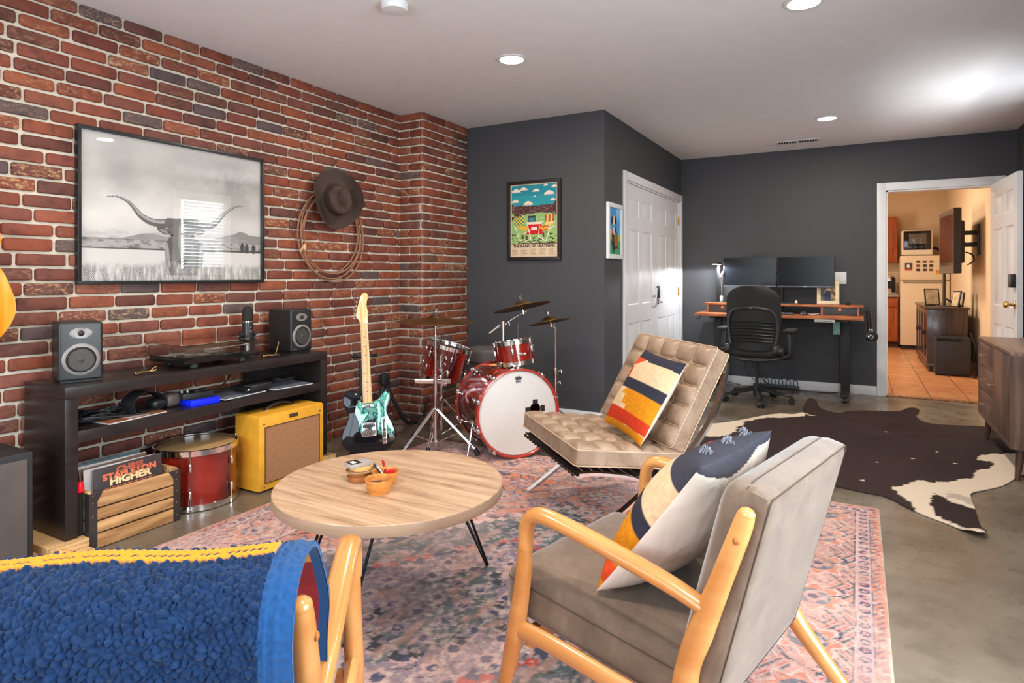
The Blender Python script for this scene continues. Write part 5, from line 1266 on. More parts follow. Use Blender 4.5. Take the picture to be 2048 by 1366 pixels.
# ================================================================ ELECTRIC GUITAR ON STAND
def guitar():
    M = T(-2.61, 2.89, .088) @ RZ(math.radians(43.5)) @ RX(math.radians(-12)) @ RY(math.radians(-2.5))
    t = thing('electric_guitar', 'black electric guitar with maple neck and a pickguard painted with green reflections standing by the brick wall', 'guitar', M.translation, tuple(M.to_euler()))
    F = Matrix(((1, 0, 0, 0), (0, 0, -1, 0), (0, 1, 0, 0), (0, 0, 0, 1)))      # (x, y, h) -> (x, -h, y)
    body = [(0, 0), (.09, .008), (.148, .05), (.160, .105), (.146, .165), (.122, .215), (.118, .25), (.138, .30), (.142, .345), (.128, .378), (.108, .376), (.088, .340), (.062, .312), (.036, .306), (0, .306), (-.026, .318), (-.034, .352), (-.060, .378), (-.115, .382), (-.145, .34), (-.140, .285), (-.118, .24), (-.128, .195), (-.155, .14), (-.164, .09), (-.145, .04), (-.085, .006)]
    ob = gbody(body, 5)
    MB(F).bprism(ob, -.022, .022, .007).build('body', mat('guitar_black_gloss', (.006, .006, .008), .06, var=0, spec=.3), t)
    m, nt, b = new_mat('painted_reflection'); n = noise_node(nt, 16, 3, .6); n.inputs['Distortion'].default_value = 3  # green garden reflection painted into the pickguard colour
    r = ramp(nt, n.outputs[0], [(.3, lin(12, 52, 56)), (.42, lin(24, 104, 104)), (.49, lin(86, 186, 168)), (.53, lin(150, 220, 196)), (.57, lin(40, 120, 92)), (.66, lin(90, 150, 60)), (.76, lin(20, 70, 110))]); nt.links.new(r.outputs[0], b.inputs['Base Color'])
    b.inputs['Roughness'].default_value = .1; b.inputs['Coat Weight'].default_value = 1; b.inputs['Metallic'].default_value = .3
    pg = gbody([(-.058, .31), (-.03, .308), (.03, .306), (.062, .316), (.09, .345), (.112, .362), (.128, .34), (.122, .30), (.106, .25), (.122, .20), (.142, .15), (.150, .11), (.10, .10), (.055, .11), (.05, .19), (-.02, .19), (-.03, .11), (-.045, .11), (-.060, .19), (-.078, .25)], 4)
    MB(F).bprism(pg, .0215, .0245, .0008).build('pickguard', m, t)
    # neck, fingerboard, frets
    nk = MB(F); V = []
    nk.prism([(-.028, .30), (.028, .30), (.0215, .795), (-.0215, .795)], .012, .034)
    nk.tube([(0, .31, .014), (0, .79, .014)], .02, 12, sx=1, sy=.8) if False else None
    M_map = wood('maple_neck', lin(206, 158, 92), lin(236, 196, 134), .25, 4, (9, 9, 1), coat=.5, bmp=0)
    nk.build('neck', M_map, t)
    fr = MB(F)
    for k in range(0, 22):
        y = .795 - .648 * (1 - 2 ** (-k / 12)); w_ = .0215 + (.795 - y) * .013; fr.box(-w_, w_, y - .0008, y + .0008, .034, .0352)
    fr.build('frets', M_steel, t)
    dt = MB(F)
    for k in (3, 5, 7, 9, 12, 15, 17, 19):
        y = .795 - .648 * (1 - 2 ** (-(k - .5) / 12)); xs = (-.009, .009) if k == 12 else (0,)
        for x in xs: dt.lathe([(.003, .0341), (.003, .0346), (.0001, .0346)], M=T(x, y, 0), seg=10)
    dt.build('fret_dots', M_black, t)
    hs = gbody([(-.022, .795), (.022, .795), (.026, .83), (.030, .865), (.022, .90), (.026, .94), (.036, .965), (.022, .99), (.0, .985), (-.018, .955), (-.042, .87), (-.047, .84), (-.028, .815)], 5)
    MB(F).bprism(hs, .014, .028, .002).build('headstock', M_map, t)
    for k in range(6):
        y = .83 + k * .026; x = -.043 + k * .0052
        b = MB(F); b.cyl((x + .004, y, .021), (x - .014, y, .021), .003, seg=8).lathe([(.001, 0), (.008, .001), (.009, .007), (.001, .012)], (x - .012, y, .021), (-1, 0, 0), 10).cyl((x + .012, y, .027), (x + .012, y, .036), .003, seg=8); b.build('tuner', M_chrome, t)
    # strings, pickups, bridge, control plate
    st = MB(F)
    for k in range(6):
        x0 = -.026 + k * .0104; x1 = -.017 + k * .0068; st.cyl((x0, .115, .038), (x1, .797, .0372), .00045, seg=5, cap=False)
    st.build('strings', M_steel, t)
    MB(F).box(-.042, .042, .098, .182, .0245, .0275, .002).build('bridge_plate', M_chrome, t)
    MB(F).box(-.038, .038, .152, .170, .0275, .034, .004).build('bridge_pickup', M_black, t)
    for k in range(6): MB(F).cyl((-.03 + k * .012, .104, .031), (-.03 + k * .012, .138, .031), .0042, seg=8).build('bridge_saddle', M_chrome, t)
    MB(F).box(-.034, .034, .272, .290, .0245, .033, .004).build('neck_pickup', M_chrome, t)
    cp = MB(F); cp.box(.078, .104, .045, .205, .0225, .0265, .003).build('control_plate', M_chrome, t)
    for y in (.07, .13): MB(F).lathe([(.0115, .026), (.0115, .044), (.009, .046), (.0001, .046)], M=T(.091, y, 0), seg=18).build('knob', M_chrome, t)
    MB(F).cyl((.091, .18, .026), (.093, .185, .044), .002).ball((.093, .185, .045), .005, 8).build('switch', M_black, t)
    s = thing('guitar_stand', 'black tubular stand holding the electric guitar', 'guitar stand', (-2.70, 2.97, 0))
    W = Matrix.Translation((-2.70, 2.97, 0)) @ RZ(math.radians(47))
    t_ = lambda b, n: b.build(n, M_blackm, s, True)
    t_(MB(W).tube([(-.035, .115, .62), (-.035, .10, .50), (-.03, .05, .25), (0, .03, .12)], .011, 10, n=4), 'post')
    t_(MB(W).tube([(-.075, .11, .66), (-.085, .085, .655), (-.06, .115, .65), (-.02, .13, .65), (.035, .125, .65), (.07, .10, .655), (.075, .075, .66)], .012, 10, n=4), 'neck_rest')
    for x in (-.2, .2): t_(MB(W).tube([(0, .03, .13), (x * .6, .0, .05), (x, -.04, .012)], .009, 8, n=4), 'leg')
    t_(MB(W).tube([(0, .03, .13), (0, .15, .05), (0, .26, .012)], .009, 8, n=4), 'leg')
    for x in (-.09, .09): t_(MB(W).tube([(0, .02, .12), (x, -.01, .07), (x, -.13, .065), (x, -.145, .09)], .008, 8, n=4), 'cradle_arm')
guitar()
s = thing('guitar_stand', 'empty black folded stand in the corner beside the brick column', 'guitar stand', (-3.12, 3.74, 0))
t_ = lambda b, n: b.build(n, M_blackm, s, True)
t_(MB().rbox(.05, .085, .09, .015, 4, M=T(-3.16, 3.66, .38)), 'head')
t_(MB().tube([(-3.16, 3.66, .36), (-3.13, 3.74, .2), (-3.10, 3.84, .03), (-3.06, 3.93, .012)], .016, 10, n=4), 'leg')
t_(MB().tube([(-3.16, 3.66, .36), (-3.17, 3.60, .2), (-3.16, 3.56, .012)], .016, 10, n=4), 'leg')
t_(MB().tube([(-3.14, 3.80, .10), (-3.04, 3.86, .07), (-2.98, 3.92, .08), (-2.975, 3.935, .16)], .010, 10, n=5), 'cradle_arm')
single(MB().tube([(-3.2, 2.83, .62), (-3.19, 2.86, .52), (-3.2, 2.9, .40), (-3.19, 2.87, .22), (-3.2, 2.86, .05), (-3.17, 2.9, .006)], .004, n=6).tube([(-3.21, 2.82, .6), (-3.2, 2.84, .45), (-3.2, 2.87, .3), (-3.2, 2.88, .15), (-3.18, 2.85, .006)], .004, n=6), 'power_cable', M_cord, 'black cords hanging down the bricks at the right end of the console', 'cord')

# ================================================================ DRUM KIT
def rot_to(d, roll=0): return tuple((Vector(d).normalized().to_track_quat('Z', 'Y').to_matrix() @ Matrix.Rotation(roll, 3, 'Z')).to_euler())
M_redhoop = mat('red_lacquer_hoop', lin(176, 52, 38), .25, coat=.6, var=.1)
# bass drum: axis towards the camera side
ax_ = Vector((.79, -.61, 0)).normalized(); D_ = .42
base = Vector((-1.89, 3.47, .2955)) - ax_ * D_
bd = thing('bass_drum', 'large red bass drum with a white front head lying behind the lounge chair', 'bass drum', base, rot_to(ax_))
R = .272
MB().lathe([(R, .02), (R, D_ - .02), (R - .008, D_ - .02), (R - .008, .02)], seg=72, closed=True).build('shell', M_drumred, bd)
for z, s in ((D_, 1), (0, -1)):
    MB().lathe([(R - .004, z - s * .030), (R + .012, z - s * .030), (R + .0125, z + s * .008), (R + .002, z + s * .010), (R - .004, z + s * .002)], seg=72, closed=True).build('hoop', M_redhoop, bd)
    MB().lathe([(R + .0005, z - s * .045), (R + .006, z - s * .044), (R + .006, z - s * .0315), (R + .0005, z - s * .031)], seg=72, closed=True).build('hoop_band', M_black, bd)
# front head, with a real port hole
q = MB(); ring = []; cxh, cyh, rh = None, None, .037
Q = Vector((-1.89, 3.47, .2955)).to_track_quat if False else None
Rm = Vector(ax_).to_track_quat('Z', 'Y').to_matrix()
right = Vector((.873, .488, 0)); rl = Rm.transposed() @ (right - ax_ * right.dot(ax_)).normalized(); ul = Rm.transposed() @ Vector((0, 0, 1))
hc = rl * .118 + ul * .018
n = 64; zf_ = D_ - .006
V = []; Fs = []
for i in range(n):
    a = 2 * PI * i / n; o = Vector((math.cos(a), math.sin(a), 0)); p = Vector((hc.x, hc.y, 0)); e = p + o * rh
    # outer point along the same direction
    bq = p.dot(o); L = -bq + math.sqrt(max(0, bq * bq - p.dot(p) + (R - .006) ** 2)); V += [(e.x, e.y, zf_), tuple(p + o * (rh + (L - rh) * .5))[:2] + (zf_ + .0015,), tuple(p + o * L)[:2] + (zf_,)]
for i in range(n):
    j = (i + 1) % n
    for k in range(2): Fs.append([i * 3 + k, i * 3 + k + 1, j * 3 + k + 1, j * 3 + k])
q._add(V, Fs); fh = q.build('drumhead', M_head, bd)
MB().lathe([(R - .012, .008), (.001, .008)], seg=48).build('drumhead', M_headt, bd)
PMh = Matrix(((rl.x, ul.x, 0, 0), (rl.y, ul.y, 0, 0), (0, 0, 1, 0), (0, 0, 0, 1)))
tp = MB(PMh)
for dx, dy, w_, h_ in ((0, .046, .036, .03), (-.052, -.004, .036, .034), (.052, .0, .03, .04), (0, -.046, .03, .03)):
    tp.cbox((.118 + dx, .018 + dy, zf_ + .003), (w_, h_, .0016))
tp.build('tape', M_blackm, bd)
m_ink = mat('print_ink', lin(60, 60, 64), .6)
cr = MB(PMh); cz = zf_ + .0022
cr.prism([(-.020, .212), (-.024, .236), (-.013, .226), (-.009, .239), (0, .228), (.009, .239), (.013, .226), (.024, .236), (.020, .212)], cz, cz + .0005).build('crown_mark', m_ink, fh)
text('lettering', 'REMO', .014, m_ink, fh, PMh @ T(0, .203, cz), bold=.0006); text('lettering', 'WEATHER KING', .0055, m_ink, fh, PMh @ T(0, .193, cz))
lm = mat('script_silver', lin(200, 186, 176), .4)
for k in range(10):
    a = 2 * PI * (k + .5) / 10
    for z, s in ((D_, 1), (0, -1)):
        L = MB(RZ(a)); L.cyl((R + .022, 0, z - s * .075), (R + .022, 0, z - s * .005), .0028, seg=8)
        L.rbox(.022, .02, .05, .008, 4, M=T(R + .012, 0, z - s * .085)); L.rbox(.030, .030, .030, .006, 3, M=T(R + .012, 0, z - s * .006)); L.tube([(R + .022, -.014, z - s * .055), (R + .026, 0, z - s * .05), (R + .022, .014, z - s * .055)], .0035, 6, n=3)
        L.build('claw', M_chrome, bd)
# spurs
for sgn in (-1, 1):
    rr_ = rl * sgn
    p0 = Vector((rr_.x * .262, rr_.y * .262, D_ - .14)) - ul * .06; 
    dwn = Rm.transposed() @ Vector((0, 0, -1)); p0.z = D_ - .13
    foot = p0 + Vector((rr_.x, rr_.y, 0)) * .055 + dwn * .215
    foot = p0 + rr_ * .05 + dwn * ((Rm @ p0).z + .288 - .012) + Vector((0, 0, .03))
    MB().cyl(p0, p0.lerp(foot, .55), .0085, seg=12).cyl(p0.lerp(foot, .5), foot, .0045, seg=10).ball(p0, .02, 10).build('spur', M_chrome, bd)
    
# lettering on the shell (visible left side)
dl = (-rl + ul * .25).normalized(); Ms_ = plane_M(tuple(dl * (R + .0015) + Vector((0, 0, D_ * .42))), tuple(Vector((0, 0, 1))), tuple(ul - dl * ul.dot(dl)))
text('lettering', 'Mapex', .035, lm, bd, Ms_ @ RZ(math.radians(-20)))
# drumsticks on the shell
for k, (o_, c_) in enumerate([((-.015, 0), 'orange drumstick lying on top of the bass drum, nearer the cymbal pole'), ((.015, .02), 'orange drumstick lying on top of the bass drum, nearer the floor side')]):
    p = Vector((-2.105, 3.555 + o_[0], .579)); d = Vector((.8, .62 + .15 * k, 0)).normalized() if False else Vector((.85, .5 + .12 * k, 0)).normalized()
    ds = thing('drumstick', c_, 'drumstick', p, 0, 'drumsticks on the bass drum')
    MB().cyl(d * -.10, d * .07, .0075, .0075, 10).cyl(d * .07, d * .13, .0075, .0035, 10).ball(d * .135, .005, 8).build('stick', mat('stick_orange', lin(206, 122, 60), .4, var=.3, scale=40), ds)
    MB().cyl(d * -.102, d * -.04, .0079, .0079, 10).build('grip', mat('stick_red', lin(150, 34, 30), .4), ds)

def tripod(b, c, zh, r, a0, zb=None, rt=.011, name='leg', t=None):
    for k in range(3):
        a = math.radians(a0 + 120 * k); fx_, fy_ = c[0] + r * math.cos(a), c[1] + r * math.sin(a); f = Vector((fx_, fy_, .026 if RUX0 < fx_ < RUX1 and fy_ < RUY1 else .016)); u = Vector((-math.sin(a), math.cos(a), 0))
        top = Vector((c[0], c[1], zh)); L = MB()
        for s in (-1, 1): L.cyl(top + u * .010 * s, f + u * .006 * s, .0055, seg=8)
        mid = top.lerp(f, .55); L.cyl(Vector((c[0], c[1], .07)), mid, .005, seg=8)
        L.build('leg', M_chrome, t, True)
        d_ = (f - top).normalized(); MB().cyl(f - d_ * .035, f + Vector((0, 0, -.013)), .014, .017, 12).build('rubber_foot', M_cord, t, True)
def pole(t, pts, r, name='pole'): MB().tube(pts, r, 12).build(name, M_chrome, t, True)
def wing(t, p, s=.02):
    MB().cyl(Vector(p) - Vector((0, 0, s * .9)), Vector(p) + Vector((0, 0, s * .9)), s * .75, seg=14).tube([Vector(p) + Vector((s, -s * .4, 0)), Vector(p) + Vector((s * 1.9, s * .2, s * .7)), Vector(p) + Vector((s * 2.2, 0, -s * .3))], s * .22, 6, n=3).build('clamp', M_chrome, t, True)
M_cym = None
def cymmat():
    m, nt, b = new_mat('cymbal_bronze'); tc = N(nt, 'ShaderNodeTexCoord'); gr = N(nt, 'ShaderNodeVectorMath', operation='LENGTH'); nt.links.new(tc.outputs['Object'], gr.inputs[0])
    wv = N(nt, 'ShaderNodeMath', operation='SINE'); k = N(nt, 'ShaderNodeMath', operation='MULTIPLY'); k.inputs[1].default_value = 1400; nt.links.new(gr.outputs['Value'], k.inputs[0]); nt.links.new(k.outputs[0], wv.inputs[0])
    n = noise_node(nt, 9, 4); r = ramp(nt, n.outputs[0], [(.3, lin(96, 66, 38)), (.7, lin(150, 108, 64))]); nt.links.new(r.outputs[0], b.inputs['Base Color'])
    b.inputs['Metallic'].default_value = .9; b.inputs['Roughness'].default_value = .38; bump(nt, b, wv.outputs[0], .12, .0006); return m
M_cym = cymmat()
def cymbal(label, c, d, R, bell, group='cymbals of the drum kit'):
    t = thing('cymbal', label, 'cymbal', c, rot_to(d), group)
    dr = R * .10; pr = [(.006, dr + bell), (bell * 1.2, dr + bell * .86), (bell * 1.9, dr + bell * .42), (bell * 2.3, dr + .001), (R * .6, dr * .55), (R, 0)]
    th = .0014
    MB().lathe(pr + [(r_, z - th) for r_, z in pr[::-1]], seg=72, closed=True).build('disc', M_cym, t, ang=70)
    MB().cyl((0, 0, dr + bell - .004), (0, 0, dr + bell + .014), .017, seg=16).build('felt', mat('grey_felt', lin(70, 68, 66), .9), t)
    MB().cyl((0, 0, dr + bell + .014), (0, 0, dr + bell + .03), .006, seg=12).tube([(-.018, 0, dr + bell + .034), (0, 0, dr + bell + .022), (.018, 0, dr + bell + .034)], .004, 8, n=3).build('wing_nut', M_chrome, t)
    return t
# ride on a straight stand
rs = thing('cymbal_stand', 'chrome cymbal stand holding the wide flat cymbal at the left of the kit', 'cymbal stand', (-2.44, 3.33, 0))
pole(rs, [(-2.44, 3.33, .05), (-2.44, 3.33, .50)], .0125); pole(rs, [(-2.44, 3.33, .50), (-2.44, 3.33, .76)], .0095); pole(rs, [(-2.44, 3.33, .76), (-2.44, 3.33, .93)], .005)
wing(rs, (-2.44, 3.33, .50)); wing(rs, (-2.44, 3.33, .765), .016); wing(rs, (-2.44, 3.33, .835), .011)
tripod(None, (-2.44, 3.33), .30, .30, 13, t=rs)
MB().cyl((-2.44, 3.33, .84), (-2.44, 3.33, .877), .012, seg=12).build('felt', mat('grey_felt', lin(70, 68, 66), .9), rs, True)
MB().cbox((-2.475, 3.345, .47), (.24, .012, .03), .003, RZ(math.radians(29))).build('memory_clamp', M_chrome, rs, True)
cymbal('wide flat bronze cymbal, leftmost and largest of the kit', (-2.44, 3.33, .868), (.02, .0, 1), .258, .022)
# tom on its own stand
def lean(dx, dy, dz=1): return Vector((dx, dy, dz)).normalized()
td = lean(.24, .13); tc_ = Vector((-2.60, 3.67, .555)); ts = thing('tom_stand', 'chrome double-braced stand behind the cymbal stand carrying the left tom', 'drum stand', (-2.52, 3.54, 0))
pole(ts, [(-2.53, 3.52, .10), (-2.53, 3.52, .50)], .0125); wing(ts, (-2.53, 3.52, .50), .024)
pole(ts, [(-2.53, 3.52, .50), (-2.53, 3.515, .60), (-2.555, 3.545, .61)], .008, 'tom_arm'); wing(ts, (-2.53, 3.512, .60), .022); wing(ts, (-2.53, 3.512, .555), .018)
tripod(None, (-2.53, 3.52), .33, .30, 48, t=ts)
drum('tom_drum', 'left red tom drum with chrome rims tilted beside the brick column', tc_ - td * .13, rot_to(td), .152, .25, 6, M_headc, M_headt, group='tom drums of the kit')
td = lean(-.16, -.02); tc2 = Vector((-2.03, 3.66, .665))
tm = drum('tom_drum', 'right shallow red tom drum mounted above the bass drum', tc2 - td * .085, rot_to(td), .130, .15, 6, M_headc, M_headt, group='tom drums of the kit')
MB().cbox(tuple(tc2 + Vector((.105, -.085, -.005))), (.052, .012, .016), .004, RZ(math.radians(29))).build('badge', M_chrome, tm, True)
# crash on boom above the bass drum
cs = thing('cymbal_stand', 'chrome boom arm rising from the bass drum to the tilted cymbal', 'cymbal stand', (-2.06, 3.56, .56))
pole(cs, [(-2.055, 3.555, .565), (-2.055, 3.555, .83)], .0095); wing(cs, (-2.055, 3.555, .85), .022)
MB().cbox((-2.055, 3.555, .585), (.07, .05, .035), .008).build('mount', M_chrome, cs, True)
MB().cyl((-2.128, 3.50, .79), (-2.072, 3.545, .845), .0085, seg=12).build('counterweight', M_chrome, cs, True)
MB().cyl((-2.128, 3.50, .79), (-1.975, 3.69, .925), .0048, seg=10).build('boom', M_chrome, cs, True)
wing(cs, (-1.975, 3.69, .925), .013)
cdir = lean(-.25, .03); MB().cyl((-1.975, 3.69, .925), Vector((-1.975, 3.69, .925)) + cdir * .08, .004, seg=8).build('tilter', M_chrome, cs, True)
MB().cyl((-1.965, 3.60, .62), (-1.965, 3.60, .86), .004, seg=8).build('rod', M_chrome, cs, True)
cymbal('tilted bronze cymbal highest in the kit, seen from slightly below', Vector((-1.975, 3.69, .925)) + cdir * .035, lean(-.25, .03), .20, .026)
# splash on the right stand
hs_ = thing('cymbal_stand', 'slim chrome stand behind the bass drum holding the smallest cymbal', 'cymbal stand', (-1.86, 3.95, 0))
pole(hs_, [(-1.86, 3.95, .05), (-1.86, 3.95, .5)], .012); pole(hs_, [(-1.86, 3.95, .5), (-1.86, 3.95, .80), (-1.875, 3.93, .825)], .008); wing(hs_, (-1.86, 3.95, .5), .022); wing(hs_, (-1.86, 3.95, .42), .018)
wing(hs_, (-1.88, 3.925, .826), .014); tripod(None, (-1.86, 3.95), .25, .30, 20, t=hs_)
sd_ = lean(-.24, .05); cymbal('small bronze cymbal, rightmost of the kit against the dark wall', Vector((-1.885, 3.92, .83)) + sd_ * .018, sd_, .148, .026)
MB().cyl((-1.88, 3.925, .826), Vector((-1.885, 3.92, .83)) + sd_ * .05, .004, seg=8).build('tilter', M_chrome, hs_, True)
# throne
th_ = thing('drum_throne', 'round grey drum stool seat behind the kit', 'stool', (-2.55, 4.15, 0))
MB().lathe([(.001, .5), (.155, .5), (.165, .51), (.166, .585), (.155, .605), (.12, .612), (.001, .614)], seg=40).build('seat', mat('grey_vinyl', lin(92, 88, 86), .6), th_)
MB().cyl((0, 0, .06), (0, 0, .5), .014).build('post', M_chrome, th_)
for k in range(3):
    a = math.radians(30 + 120 * k); MB().cyl((0, 0, .27), (.25 * math.cos(a), .25 * math.sin(a), .012), .009).build('leg', M_chrome, th_)

# ================================================================ WALL DECOR
# framed print of long-horned cattle
FY0, FY1, FZ0, FZ1 = 1.566, 2.626, 1.13, 1.895
f = thing('framed_print', 'large black-framed black and white photo print of a long-horned bull on the brick wall', 'framed picture', (X0 + .02, (FY0 + FY1) / 2, FZ0))
fw = .016
xa, xb = X0 + .014, X0 + .045
MB().box(xa, xb, FY0, FY1, FZ0, FZ0 + fw, .0015).box(xa, xb, FY0, FY1, FZ1 - fw, FZ1, .0015).box(xa, xb, FY0, FY0 + fw, FZ0 + fw, FZ1 - fw, .0015).box(xa, xb, FY1 - fw, FY1, FZ0 + fw, FZ1 - fw, .0015).build('frame', mat('frame_black', (.012, .013, .015), .3), f, True)
def longhorn():
    W, Hh = FY1 - FY0 - 2 * fw + .002, FZ1 - FZ0 - 2 * fw + .002; p = Paint(W, Hh, .0028); x, y = p.x, p.y
    g = lambda v, k=1.0: (v, v * .965 * k, v * .93 * k)
    n = vnoise(x, y * 1.6, 3.2, 1, 5); n2 = vnoise(x * .5, y * 2, 9, 2, 4)
    p.c[:] = g(.50); p.fill(np.clip((y - .25) / .7, 0, 1) * .5, g(.36)); p.fill(np.clip((n - .45) * 2.0, 0, .6), g(.26)); p.fill(np.clip((.42 - n) * 2.5, 0, .5), g(.68))
    p.fill(np.exp(-((x - .85) ** 2 / .02 + (y - .60) ** 2 / .006)) * np.clip((vnoise(x, y, 16, 8, 3) - .4) * 3, 0, 1) * .6, g(.16))
    p.fill(np.exp(-((y - .33) ** 2) / .006) * .45, g(.70))
    ms = lambda L: L + [(1.1, -.1), (-.1, -.1)]
    p.poly(ms([(-.1, .21), (.1, .215), (.2, .218), (.30, .246), (.36, .250), (.42, .235), (.60, .24), (.70, .232), (.79, .262), (.84, .270), (.88, .29), (.91, .288), (.95, .272), (1.1, .262)]), g(.24))
    p.fill((y < .30) * np.clip((vnoise(x, y * 3, 20, 4, 3) - .4) * 2, 0, .5) * (y < .26), g(.34))
    p.poly(ms([(-.1, .20), (.15, .206), (.3, .214), (.55, .205), (.8, .22), (1.1, .215)]), g(.36)); p.fill((y < .215) * np.clip((vnoise(x, y * 2, 40, 14, 3) - .5) * 4, 0, .8), g(.12))
    p.poly(ms([(-.1, .165), (.4, .17), (1.1, .178)]), g(.07)); p.poly(ms([(-.1, .160), (.4, .160), (1.1, .166)]), g(.56))
    for (a, b_) in ((.90, .195), (.93, .19), (.98, .188)): p.ell(a, b_, .014, .03, g(.06))
    # grass
    hz = .055 + .02 * vnoise(x, x * 0, 30, 6, 3) + .03 * np.exp(-((x - .45) / .05) ** 2); bl = np.abs(np.sin(x * 420 + 5 * np.sin(y * 60 + x * 20))) * vnoise(x, y * .2, 90, 7, 2)
    # bull
    p.poly([(.445, .235), (.428, .20), (.418, .155), (.425, .10), (.45, .03), (.61, .03), (.64, .10), (.645, .165), (.63, .21), (.60, .235)], g(.10))
    p.poly([(.47, .2), (.455, .13), (.47, .06), (.50, .03), (.56, .03), (.60, .08), (.60, .14), (.585, .2)], g(.17))
    p.ell(.434, .14, .012, .07, g(.30), rot=.1); p.ell(.628, .14, .012, .06, g(.28), rot=-.1)
    p.poly([(.43, .32), (.60, .325), (.612, .30), (.59, .26), (.575, .20), (.560, .12), (.535, .085), (.505, .085), (.48, .12), (.462, .2), (.448, .26), (.425, .295)], g(.13))
    p.poly([(.50, .33), (.53, .33), (.54, .20), (.53, .12), (.51, .12), (.495, .2)], g(.24)); p.ell(.52, .10, .024, .016, g(.05))
    for sx, cx in ((-1, .462), (1, .580)): p.ell(cx, .245, .010, .006, g(.03))
    p.ell(.415, .268, .040, .017, g(.09), rot=-.35); p.ell(.617, .272, .038, .016, g(.11), rot=.15); p.ell(.415, .266, .026, .008, g(.25), rot=-.35); p.ell(.617, .271, .026, .008, g(.28), rot=.15)
    for pts in ([(.45, .312), (.40, .306), (.35, .310), (.314, .324), (.285, .345), (.262, .372), (.240, .396), (.210, .414), (.176, .425), (.127, .421)], [(.575, .312), (.62, .304), (.66, .305), (.70, .317), (.73, .338), (.757, .366), (.785, .394), (.82, .420), (.86, .440), (.906, .446)]):
        wd = list(np.linspace(.024, .002, len(pts))); S = smooth_path([(a, b_, 0) for a, b_ in pts], 5); S = [(v.x, v.y) for v in S]; wds = lerpl(wd, len(S))
        p.line(S, wds, g(.11)); S2 = [(a + .001, b_ + w_ * .35) for (a, b_), w_ in zip(S, wds)]; p.line(S2, [w_ * .4 for w_ in wds], g(.33))
    p.line([(.44, .318), (.60, .322)], .02, g(.12))
    p.fill((y < hz + .03) * np.clip(bl * 2.2 - .3, 0, .9) * np.clip((hz + .03 - y) / .03, 0, 1), g(.10)); p.fill((y < hz + .02) * np.clip(1.1 - bl * 4, 0, .8) * np.clip((hz + .02 - y) / .02, 0, 1), g(.60))
    p.c = np.clip(p.c * 1.32, 0, .9)
    return p.build('print', painted('photo_print', .5, coat=0), f, plane_M((X0 + .024, FY0 + fw - .001, FZ0 + fw - .001), (0, 1, 0), (0, 0, 1)), True)
longhorn()
MB().box(X0 + .030, X0 + .0325, FY0 + fw, FY1 - fw, FZ0 + fw, FZ1 - fw).build('glazing', glass('picture_glass', (1, 1, 1), 2.2), f, True)

# lasso and hat
ls_ = thing('lasso', 'coiled brown rope lasso hanging on the brick wall below a hat', 'rope', (X0 + .03, 3.19, 1.16))
M_rope = mat('rope_brown', lin(140, 98, 74), .8, var=.3, scale=120, bmp=.8, bscale=250)
rn = random.Random(2); pts = []
for k in range(5 * 28):
    a = 2 * PI * k / 28; lp = k / 28; rr = .262 + .022 * math.sin(lp * 1.9) + .004 * lp
    pts.append((X0 + .035 + .006 * lp + .008 * math.sin(a * 2 + lp), 3.19 + rr * 1.02 * math.cos(a) + .012 * math.sin(lp * 2.3), 1.46 + rr * math.sin(a) * 1.08 - .015 * math.cos(lp * 1.7)))
MB().tube(pts, .0058, 8, n=2).build('coil', M_rope, ls_, True)
MB().ball((X0 + .055, 2.935, 1.36), .016, 10, (.8, 1, 1.5)).tube([(X0 + .05, 2.93, 1.37), (X0 + .07, 2.90, 1.35), (X0 + .06, 2.895, 1.33)], .006, n=4).build('knot', mat('rope_tan', lin(196, 158, 120), .8), ls_, True)
MB().cyl((X0, 3.14, 1.752), (X0 + .06, 3.14, 1.758), .005).build('hook', M_gun, ls_, True)
